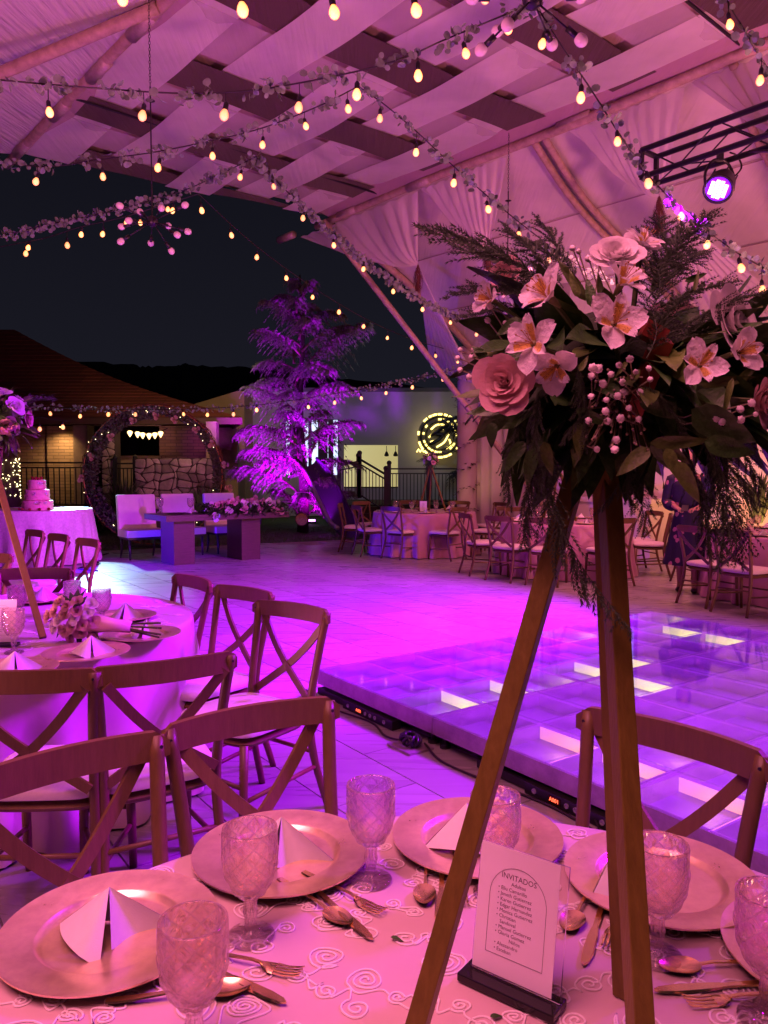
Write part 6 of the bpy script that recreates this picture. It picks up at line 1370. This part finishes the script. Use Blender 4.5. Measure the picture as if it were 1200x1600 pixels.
# fern sprays: base px, tip px
def fern_between(a, b, Y, Y2, v, parent=ba, org=None, w=1.0):
    org = org or FC; A = aty(*a, Y) - org; B = aty(*b, Y2) - org; d = B - A; L = d.length
    put('fern_frond', FERNS[v], parent, Matrix.Translation(A) @ d.to_track_quat('Y', 'Z').to_matrix().to_4x4() @ Matrix.Rotation(random.uniform(-.5, .5), 4, 'Y') @ Matrix.Diagonal((L * w, L, L, 1)))
for a, b, Y, Y2, v in (((890, 470), (695, 305), .93, .92, 0), ((880, 480), (735, 385), .9, .95, 1), ((880, 480), (740, 345), .95, 1.0, 0), ((880, 450), (800, 340), .95, 1.02, 2), ((900, 440), (835, 345), .98, 1.05, 0), ((860, 500), (745, 430), .93, 1.0, 1),
        ((1010, 470), (1090, 300), .92, .95, 0), ((1020, 480), (1060, 340), .95, 1.0, 2), ((1000, 450), (1040, 310), 1.0, 1.05, 0), ((1030, 500), (1110, 390), .9, .93, 1), ((1060, 520), (1175, 430), .86, .85, 0), ((1060, 540), (1160, 470), .9, .88, 2), ((1010, 420), (1070, 370), .9, .95, 1), ((1020, 540), (1030, 400), .82, .86, 2), ((1010, 560), (1050, 430), .82, .88, 0), ((1050, 560), (1110, 450), .84, .88, 0),
        ((1120, 560), (1215, 500), .9, .95, 1), ((900, 560), (930, 700), .80, .80, 2), ((850, 600), (800, 700), .80, .80, 1),  ((830, 640), (760, 640), .84, .85, 0),
        ((860, 670), (785, 925), .86, .84, 3), ((850, 680), (800, 850), .88, .9, 2), ((820, 650), (745, 760), .88, .9, 1),
        ((985, 690), (975, 800), .86, .86, 2), ((990, 700), (1030, 830), .88, .86, 0), ((980, 700), (1000, 790), .9, .9, 3), ((1060, 690), (1150, 850), .88, .86, 0), ((1090, 680), (1200, 840), .86, .84, 1), ((1110, 700), (1205, 780), .86, .85, 0), ((1100, 680), (1170, 870), .92, .95, 2), ((1120, 660), (1230, 740), .88, .9, 1), ((1130, 690), (1140, 830), .9, .93, 0),
        ((1000, 600), (1090, 640), .82, .82, 1), ((960, 560), (1010, 500), .84, .84, 0), ((920, 640), (870, 690), .80, .80, 2), ((900, 440), (850, 330), 1.05, 1.1, 2), ((1040, 440), (1100, 360), 1.05, 1.12, 0)):
    fern_between(a, b, Y, Y2, v, w=.62 if b[0] < 760 else .85)
# baby's breath
mb = MB(); rb = random.Random(8); spots = []
for px, py in ((937, 575), (955, 585), (968, 568), (985, 560), (975, 600), (963, 620), (945, 640), (922, 655), (925, 620), (1015, 590), (1000, 655), (985, 640), (960, 690), (930, 705), (972, 612), (950, 660), (941, 600), (992, 580), (925, 575), (1003, 612), (947, 622), (968, 655), (1015, 575), (925, 588), (962, 703), (1128, 660), (1118, 655), (1155, 640), (1160, 655), (1172, 632), (1178, 645), (1105, 640), (788, 505), (768, 480), (760, 470), (762, 500), (905, 395), (895, 385), (920, 405), (928, 390), (940, 400), (722, 548), (735, 560), (718, 575), (730, 590), (716, 560), (742, 545)):
    Y = rb.uniform(.775, .80) if 900 < px < 1030 and py > 500 else (.80 if px > 1030 else .93); s = rb.uniform(.0026, .0045); p = rel(px + rb.uniform(-3, 3), py + rb.uniform(-3, 3), Y); q = aim_matrix(p, (rb.uniform(-.5, .5), -1, rb.uniform(-.2, .7)), rb.uniform(0, 6), s)
    put('filler_blossom', BLOS, ba, q); mb.tube([p * .3 + Vector((0, 0, -.03)), p * .75 + Vector((rb.uniform(-.02, .02), 0, -.02)), p], .0009, 4)
for k in range(60):
    px, py = rb.uniform(915, 1015), rb.uniform(560, 710); p = rel(px, py, rb.uniform(.78, .82)); mb.ball(p, rb.uniform(.0010, .002), 5, 4); mb.tube([p * .6, p], .0007, 3)
stuff(mb.build('filler_stems', mat('filler_stem', (.30, .26, .16), .6), ba))

# ================================================================== SMALLER ARRANGEMENTS
def bouquet_ball(label, c, r, nr, seed, front=(0, -1, 0), scale=1.0, nl=60, nf=8, cols='ppw'):
    rs_ = random.Random(seed); t = thing('flower_arrangement', label, 'flower arrangement', c); mb = MB(); mb.ball((0, 0, 0), r * .6, 12, 8); mb.build('floral_foam', M_LEAF, t, smooth=True)
    for k in range(nr):
        a = k * 2.39996 + seed; el = math.asin(lerp(-.35, .95, (k + .5) / nr)); d = Vector((math.cos(a) * math.cos(el), math.sin(a) * math.cos(el), math.sin(el))); put('rose', ROSE_S[cols[k % 3]] if scale > 1 else ROSE[cols[k % 3]][k % 2], t, aim_matrix(d * r * rs_.uniform(.85, 1.0), d, k, rs_.uniform(.035, .048)))
    for k in range(nl):
        d = Vector((rs_.uniform(-1, 1), rs_.uniform(-1, 1), rs_.uniform(-1, .8))).normalized(); put('leaf', rs_.choice((LEAF_A, LEAF_B)), t, Matrix.Translation(d * r * .6) @ d.to_track_quat('Y', 'Z').to_matrix().to_4x4() @ Matrix.Rotation(rs_.uniform(-1, 1), 4, 'Y') @ Matrix.Scale(rs_.uniform(.07, .11), 4))
    for k in range(nf):
        a = rs_.uniform(0, 6.28); el = rs_.uniform(-1.0, .9); d = Vector((math.cos(a) * math.cos(el), math.sin(a) * math.cos(el), math.sin(el))); put('fern_frond', FERNS[k % 4], t, Matrix.Translation(d * r * .6) @ d.to_track_quat('Y', 'Z').to_matrix().to_4x4() @ Matrix.Scale(rs_.uniform(.16, .26), 4))
    return t
LC = aty(0, 658, 3.6)
bouquet_ball('pink and cream rose bouquet on the left stand, cut by the left frame', LC, .15, 15, 3, nl=90, nf=4, cols='wpw')
for k, (px, py, s) in enumerate(((68, 625, .055), (30, 640, .0), (75, 655, .05), (45, 690, .05), (12, 680, .045), (96, 690, .0))):
    if s: 
        tt = [o for o in bpy.data.objects if o.name.startswith('flower_arrangement')][-1]
ltp = tripod('gold painted tripod at the left frame rising from the bouquet table', (-1.86, 3.66), Vector((-1.84, 3.62, 1.58)), [(-1.48, 3.30), (-2.35, 3.4), (-2.15, 4.1)], .029, 1.5)
# bridal bouquet lying on the table
bb = thing('bridal_bouquet', 'bridal bouquet of pink roses with wrapped stems lying across the chargers', 'bouquet', onz(118, 1005, TZ)); bo = Vector(bb.location)
rs2 = random.Random(3)
for k in range(19):
    a = k * 2.39996; q = .110 * math.sqrt((k + .5) / 19); cx, cz = math.cos(a) * q, math.sin(a) * q; h = .05 * (1 - (q / .12) ** 2)
    p = Vector((cx, -.03 - h + .02, cz * .85 + .115)); put('rose', ROSE['p' if k % 4 else 'w'][k % 2], bb, aim_matrix(p, (cx * 6 - .25, -1, cz * 6 + .35), k, rs2.uniform(.023, .029)))
for k in range(26):
    d = Vector((rs2.uniform(-1, 1), rs2.uniform(-.3, .6), rs2.uniform(-.8, 1))).normalized(); put('leaf', LEAF_A, bb, Matrix.Translation(Vector((0, .0, .11)) + d * .06) @ d.to_track_quat('Y', 'Z').to_matrix().to_4x4() @ Matrix.Scale(rs2.uniform(.05, .08), 4))
mb = MB(); mb.tube([(.03, .0, .09), (.16, .01, .075), (.23, .02, .065)], [.05, .028, .026], 14); mb.build('ribbon_wrap', mat('pink_satin_ribbon', (.75, .45, .45), .3, sheen=.3), bb, smooth=True)
for k in range(16): a = k * .9; mb = MB(); e = Vector((.22, .02, .065)) + Vector((0, math.cos(a) * .014, math.sin(a) * .014)); mb.tube([e, e + Vector((.13, math.cos(a) * .015, -.012 + math.sin(a) * .018))], .0045, 6); mb.build('stem', M_STEM, bb)
# settings on the bouquet table
for i, (px, py, w) in enumerate(((135, 1018, 'in front of the bridal bouquet'), (222, 990, 'under the bouquet stems'), (190, 962, 'behind the bouquet stems'), (15, 1045, 'cut by the left frame in front of the bouquet'), (62, 935, 'behind the tripod leg at left'))):
    p = onz(px, py, TZ + .015); single('charger_plate', CHG, 'gold charger on the bouquet table ' + w, 'charger plate', placed(p.x, p.y, TZ), 'gold chargers')
    single('napkin', NAPM, 'folded white napkin on the charger ' + w, 'napkin', placed(p.x + .02, p.y, TZ + .006, (.3, -.4, -.2, .4, .9)[i]), 'folded white napkins')
for px, py, w in ((22, 1020, 'at the left frame in front of the tripod leg'), (160, 978, 'right of the bridal bouquet'), (114, 962, 'behind the bridal bouquet'), (28, 972, 'behind the tripod leg at the left frame')):
    p = onz(px, py, TZ); single('glass_goblet', GOB, 'goblet on the bouquet table ' + w, 'goblet', placed(p.x, p.y, TZ), 'pressed-glass goblets')
p = onz(8, 1010, TZ)
s2 = dup(sg, 'guest list card in an acrylic stand at the left frame on the bouquet table', (p.x - .02, p.y, TZ), R(4))
# far tables: stand with bouquet, card, goblets, napkins
def far_setting(T, nm, seed, ang0, n=8, vis=None):
    for k in range(n):
        a = ang0 + k * 6.283 / n; c = Vector((T.x + math.cos(a) * .70, T.y + math.sin(a) * .70, TZ)); w = ORD[k] + ' counter-clockwise from the left on the ' + nm
        single('charger_plate', CHG, 'gold charger, ' + w, 'charger plate', placed(c.x, c.y, TZ, 0, .96), 'gold chargers'); single('napkin', NAPM, 'white folded napkin, ' + w, 'napkin', placed(c.x, c.y, TZ + .006, a), 'folded white napkins')
        c2 = Vector((T.x + math.cos(a + .33) * .55, T.y + math.sin(a + .33) * .55, TZ)); single('glass_goblet', GOB, 'glass goblet, ' + w, 'goblet', placed(c2.x, c2.y, TZ), 'pressed-glass goblets')
far_setting(T1, 'table beside the slide', 1, math.pi); far_setting(T2, 'table behind the tripod legs', 2, math.pi + .2); far_setting(T3, 'table at the right frame', 3, math.pi - .1)
def far_stand(T, lab, dx=0.0, dy=0.0):
    c = (T.x + dx, T.y + dy); tripod('gold tripod flower stand on the ' + lab, c, Vector((c[0], c[1], 1.56)), [(c[0] - .22, c[1] - .12), (c[0] + .26, c[1] - .1), (c[0] - .02, c[1] + .25)], .029, 1.5)
    bouquet_ball('round rose bouquet on the stand of the ' + lab, Vector((c[0], c[1], 1.66)), .14, 12, 5, nl=50, nf=6)
far_stand(T1, 'table beside the slide', .12, .0); far_stand(T2, 'table behind the near tripod legs', -.12, 0)
p = Vector((T1.x - .03, T1.y - .35, TZ)); dup(sg, 'small white guest card in front of the far flower stand', p, R(0))
# head table goods
for k, x in enumerate((-.72, -.25)):
    c = swp(x, .05); mb = MB(); mb.lathe([(.0, .004), (.11, .004), (.155, .016), (.16, .016), (.11, 0), (0, 0)], 32, closed=True); o = mb.build('charger_plate', mat('dark_bronze_plate', (.06, .035, .03), .3, metal=.6), smooth=True); o.location = c; tag(o, 'dark plate on the head table, ' + ('leftmost' if k == 0 else 'nearer the rose heap'), 'plate')
for k, (px, w) in enumerate(((250, 'left of the middle chair'), (298, 'left end of the rose heap'))):
    c = aty(px, 795, 12.75); single('glass_goblet', GOB, 'tall goblet on the head table at the ' + w, 'goblet', placed(c.x, c.y, .781, 0, 1.35), 'pressed-glass goblets')
c = swp(-.42, .1); single('napkin', NAPM, 'folded napkin between the plates on the head table', 'napkin', placed(c.x, c.y, .782, .4, 1.2), 'folded white napkins')

# ================================================================== PEOPLE
M_SKIN = mat('skin', (.42, .24, .17), .55, var=.05, scale=20, sub=.1); M_HAIR = mat('dark_hair', (.02, .013, .01), .5, var=.3, scale=60, stretch=(8, 8, 1))
def dress_mat():
    m = mat('navy_floral_dress_fabric', (.012, .010, .035), .7); n = m.node_tree.nodes; L = m.node_tree.links; b = n['Principled BSDF']; t = n.new('ShaderNodeTexCoord')
    v = n.new('ShaderNodeTexVoronoi'); v.inputs['Scale'].default_value = 8.5; L.new(t.outputs['Object'], v.inputs['Vector']); no = n.new('ShaderNodeTexNoise'); no.inputs['Scale'].default_value = 30; L.new(t.outputs['Object'], no.inputs['Vector'])
    a = n.new('ShaderNodeMath'); a.operation = 'MULTIPLY_ADD'; a.inputs[1].default_value = .25; L.new(no.outputs['Fac'], a.inputs[0]); L.new(v.outputs['Distance'], a.inputs[2])
    cr = n.new('ShaderNodeValToRGB'); cr.color_ramp.elements[0].position = .34; cr.color_ramp.elements[0].color = (.42, .16, .20, 1); cr.color_ramp.elements[1].position = .40; cr.color_ramp.elements[1].color = (.012, .010, .035, 1)
    L.new(a.outputs[0], cr.inputs[0]); L.new(cr.outputs[0], b.inputs['Base Color']); return m
M_DRESS = dress_mat()
def skinned(name, verts, edges, radii, m, parent, sub=2, root=0):
    me = bpy.data.meshes.new(name); me.from_pydata(verts, edges, []); o = put(name, me, parent); me.materials.append(m)
    sk = o.modifiers.new('skin', 'SKIN'); sk.use_smooth_shade = True
    for i, r in enumerate(radii): d = me.skin_vertices[0].data[i]; d.radius = (r, r) if not isinstance(r, tuple) else r; d.use_root = (i == root)
    ss = o.modifiers.new('sub', 'SUBSURF'); ss.levels = sub; ss.render_levels = sub; return o
def head(par, c, facing=1):
    """head with brow, nose, mouth, ears; looks along -Y of the figure"""
    mb = MB()
    def f(u, v):
        a = u * 2 * math.pi; th = v * math.pi; x = math.sin(th) * math.sin(a); y = -math.sin(th) * math.cos(a); z = math.cos(th)
        X, Y_, Z = x * .073, y * .092, z * .115
        if z < -.2: X *= 1 - .28 * (-z - .2); Y_ *= 1 - .12 * (-z - .2)
        fr = max(0, -y)
        Y_ -= .016 * math.exp(-((x / .16) ** 2) - ((z + .10) / .18) ** 2) * (fr > .6)            # nose
        Y_ += .007 * (math.exp(-(((abs(x) - .36) / .16) ** 2) - ((z - .08) / .12) ** 2)) * (fr > .4)   # eye sockets
        Y_ -= .004 * math.exp(-((x / .28) ** 2) - ((z + .45) / .08) ** 2) * (fr > .4)             # lips
        return (c[0] + X, c[1] + Y_, c[2] + Z)
    mb.grid(f, 32, 24); return mb
def hand(mbp, wrist, d, up, s=1.0, curl=.5):
    """finger chains for a skinned mesh: returns verts, edges, radii"""
    d = d.normalized(); side = d.cross(up).normalized(); n = side.cross(d).normalized(); V = [wrist, wrist + d * .045 * s]; E = [(0, 1)]; Rr = [(.022 * s, .014 * s), (.030 * s, .014 * s)]
    for k, (o, L) in enumerate(((-.027, .062), (-.009, .074), (.009, .070), (.026, .055))):
        b = wrist + d * .072 * s + side * o * s; i = len(V); V.append(b); E.append((1, i)); Rr.append((.011 * s, .010 * s)); pr = b; dd = d.copy()
        for q in range(3):
            dd = (dd - n * curl * .55).normalized(); pr = pr + dd * (L / 3) * s; V.append(pr); E.append((len(V) - 2, len(V) - 1)); Rr.append((.0085 * s - q * .0007, .0085 * s - q * .0007))
    i = len(V); b = wrist + d * .02 * s - side * .028 * s; V.append(b); E.append((0, i)); Rr.append((.012 * s, .012 * s)); pr = b; dd = (d - side * .9 - n * .3).normalized()
    for q in range(2): pr = pr + dd * .03 * s; dd = (dd + d * .5).normalized(); V.append(pr); E.append((len(V) - 2, len(V) - 1)); Rr.append((.0095 * s, .0095 * s))
    return V, E, Rr
# standing woman: local -Y is her front; she looks left and down at what she holds
wp = onz(1072, 925, 0)
wm = thing('person', 'woman in a navy floral dress standing behind the chairs, holding a phone in both hands', 'person', (wp.x, wp.y, 0), R(-28)); 
Vv = [(0, 0, .92), (0, .01, 1.10), (0, .015, 1.27), (0, .01, 1.38), (0, 0, 1.45), (0, -.01, 1.52),
      (.09, 0, .86), (.09, -.01, .50), (.09, .02, .09), (.10, -.11, .035), (-.09, 0, .86), (-.09, .03, .50), (-.08, .07, .09), (-.08, -.06, .035),
      (.17, .01, 1.37), (.235, .03, 1.10), (.12, -.20, 1.03), (-.17, .01, 1.37), (-.235, .03, 1.10), (-.10, -.21, 1.03)]
Ee = [(0, 1), (1, 2), (2, 3), (3, 4), (4, 5), (0, 6), (6, 7), (7, 8), (8, 9), (0, 10), (10, 11), (11, 12), (12, 13), (3, 14), (14, 15), (15, 16), (3, 17), (17, 18), (18, 19)]
Rr = [(.15, .12), (.125, .10), (.15, .11), (.13, .085), (.05, .05), (.045, .045), (.09, .09), (.058, .06), (.036, .036), (.04, .03), (.09, .09), (.058, .06), (.036, .036), (.04, .03), (.06, .06), (.042, .042), (.028, .028), (.06, .06), (.042, .042), (.028, .028)]
for w_, d_, base in ((Vector(Vv[16]), Vector((-.6, -1, -.1)), 16), (Vector(Vv[19]), Vector((.6, -1, -.1)), 19)):
    hv, he, hr = hand(None, w_, d_, Vector((0, 0, 1)), 1.0, .6); off = len(Vv) - 1
    for i, v in enumerate(hv[1:]): Vv.append(tuple(v)); Rr.append(hr[i + 1])
    Ee += [((base if a == 0 else a + off), (base if b == 0 else b + off)) for a, b in he]
skinned('body', [tuple(v) for v in Vv], Ee, Rr, M_SKIN, wm)
mb = head(wm, (0, -.02, 1.625)); hd = mb.build('head', M_SKIN, wm, smooth=True)
mb = MB()
def hairf(u, v):
    a = lerp(-2.35, 2.35, u); th = v * 2.05; x = math.sin(th) * math.sin(a); y = math.sin(th) * math.cos(a); z = math.cos(th); L = .10 * max(0, v - .7) 
    return (x * .088, -.01 + y * .105, 1.635 + z * .125 - L)
mb.grid(hairf, 24, 14); mb.ball((0, .105, 1.66), .045, 12, 8); mb.build('hair', M_HAIR, wm, smooth=True)
mb = MB(); 
def skirt(u, v):
    a = u * 2 * math.pi; z = lerp(1.43, .34, v); w = (.165, .20, .20, .155, .19, .22, .25, .28)[min(7, int(v * 7))]; w2 = (.165, .20, .20, .155, .19, .22, .25, .28)[min(7, int(v * 7) + 1)]; r = lerp(w, w2, v * 7 % 1 if v < 1 else 0)
    if v < .08: r = lerp(.075, .17, v / .08)
    fo = .022 * math.sin(a * 9) * max(0, v - .42); dpt = lerp(.72, .9, max(0, v - .4)); return ((r + fo) * math.cos(a), (r * dpt + fo) * math.sin(a) + .01, z)
mb.grid(skirt, 54, 42)
for s in (-1, 1): mb.tube([(s * .12, .01, 1.40), (s * .18, .012, 1.37), (s * .225, .025, 1.22), (s * .245, .03, 1.10), (s * .215, -.04, 1.07), (s * .165, -.14, 1.045)], [.06, .078, .072, .068, .070, .058], 14)
mb.build('dress', M_DRESS, wm, smooth=True)
mb = MB(); mb.box((0, -.30, 1.035), (.075, .15, .009), Matrix.Rotation(R(25), 3, 'X')); o = mb.build('phone', M_BLACK); o.matrix_world = Matrix.Translation((wp.x, wp.y, 0)) @ Matrix.Rotation(R(-28), 4, 'Z'); tag(o, 'dark phone held by the standing woman', 'phone')
for s, yy in ((.10, -.05), (-.08, 0)): mb = MB(); mb.ball((s, yy - .01, .035), .05, 12, 8, (.85, 2.2, .7)); mb.build('shoe', M_BLACK, wm, smooth=True)
# seated guest at the right frame
sx_, sy_ = 5.72, 10.02
sp_ = thing('person', 'seated dark-haired guest at the far right table, half cut by the right frame', 'person', (sx_, sy_, 0), R(10))
Vv = [(0, 0, .56), (0, .02, .75), (0, .02, .93), (0, .01, 1.02), (0, 0, 1.08), (0, -.01, 1.14), (.10, -.05, .52), (.12, -.45, .52), (.12, -.45, .10), (.12, -.55, .04), (-.10, -.05, .52), (-.12, -.45, .52), (-.12, -.45, .10), (-.12, -.55, .04),
      (.18, .01, 1.01), (.25, -.03, .80), (.16, -.24, .79), (-.18, .01, 1.01), (-.25, -.03, .80), (-.16, -.24, .79)]
Ee = [(0, 1), (1, 2), (2, 3), (3, 4), (4, 5), (0, 6), (6, 7), (7, 8), (8, 9), (0, 10), (10, 11), (11, 12), (12, 13), (3, 14), (14, 15), (15, 16), (3, 17), (17, 18), (18, 19)]
Rr = [(.15, .12), (.14, .11), (.16, .11), (.13, .085), (.055, .055), (.05, .05), (.09, .09), (.07, .07), (.045, .045), (.045, .035), (.09, .09), (.07, .07), (.045, .045), (.045, .035), (.065, .065), (.05, .05), (.03, .03), (.065, .065), (.05, .05), (.03, .03)]
for w_, d_, base in ((Vector(Vv[16]), Vector((-.5, -1, -.05)), 16), (Vector(Vv[19]), Vector((.5, -1, -.05)), 19)):
    hv, he, hr = hand(None, w_, d_, Vector((0, 0, 1)), 1.0, .3); off = len(Vv) - 1
    for i, v in enumerate(hv[1:]): Vv.append(tuple(v)); Rr.append(hr[i + 1])
    Ee += [((base if a == 0 else a + off), (base if b == 0 else b + off)) for a, b in he]
skinned('body', [tuple(v) for v in Vv], Ee, Rr, M_SKIN, sp_)
head(sp_, (0, -.02, 1.235)).build('head', M_SKIN, sp_, smooth=True)
mb = MB(); mb.grid(lambda u, v: (math.sin(v * 1.9) * math.sin(lerp(-2.3, 2.3, u)) * .086, -.01 + math.sin(v * 1.9) * math.cos(lerp(-2.3, 2.3, u)) * .103, 1.245 + math.cos(v * 1.9) * .122), 24, 12); mb.build('hair', M_HAIR, sp_, smooth=True)
mb = MB(); mb.lathe([(.08, 1.06), (.17, 1.01), (.195, .9), (.17, .75), (.18, .6), (.2, .5)], 24, fn=lambda i, k, r, z: r * (1 if abs(math.cos(k / 24 * 6.283)) > .5 else .8), closed=True)
for s in (-1, 1): mb.tube([(s * .13, .01, 1.03), (s * .20, 0, .98), (s * .25, -.03, .82), (s * .22, -.12, .795)], [.06, .075, .065, .05], 12); mb.tube([(s * .10, -.02, .53), (s * .12, -.45, .54), (s * .12, -.46, .12)], [.11, .085, .07], 12)
mb.build('clothes', mat('dark_suit_cloth', (.02, .018, .03), .8), sp_, smooth=True)
ring_chair('chair under the seated guest at the right frame', T3, (sx_, sy_ + .02), 0)

# ================================================================== tidy: put the empties of things modelled in world space at their base
bpy.context.view_layer.update()
for o in list(bpy.data.objects):
    if o.type == 'EMPTY' and o.parent is None and o.location.length < 1e-6 and o.children:
        kids = list(o.children); lo = Vector((1e9,) * 3); hi = -lo
        for c in o.children_recursive:
            if c.type == 'MESH':
                for q in c.bound_box: w = c.matrix_world @ Vector(q); lo = Vector(map(min, lo, w)); hi = Vector(map(max, hi, w))
        b = Vector(((lo.x + hi.x) / 2, (lo.y + hi.y) / 2, lo.z))
        o.location = b
        for c in kids: c.matrix_parent_inverse = Matrix.Translation(-b) @ c.matrix_parent_inverse
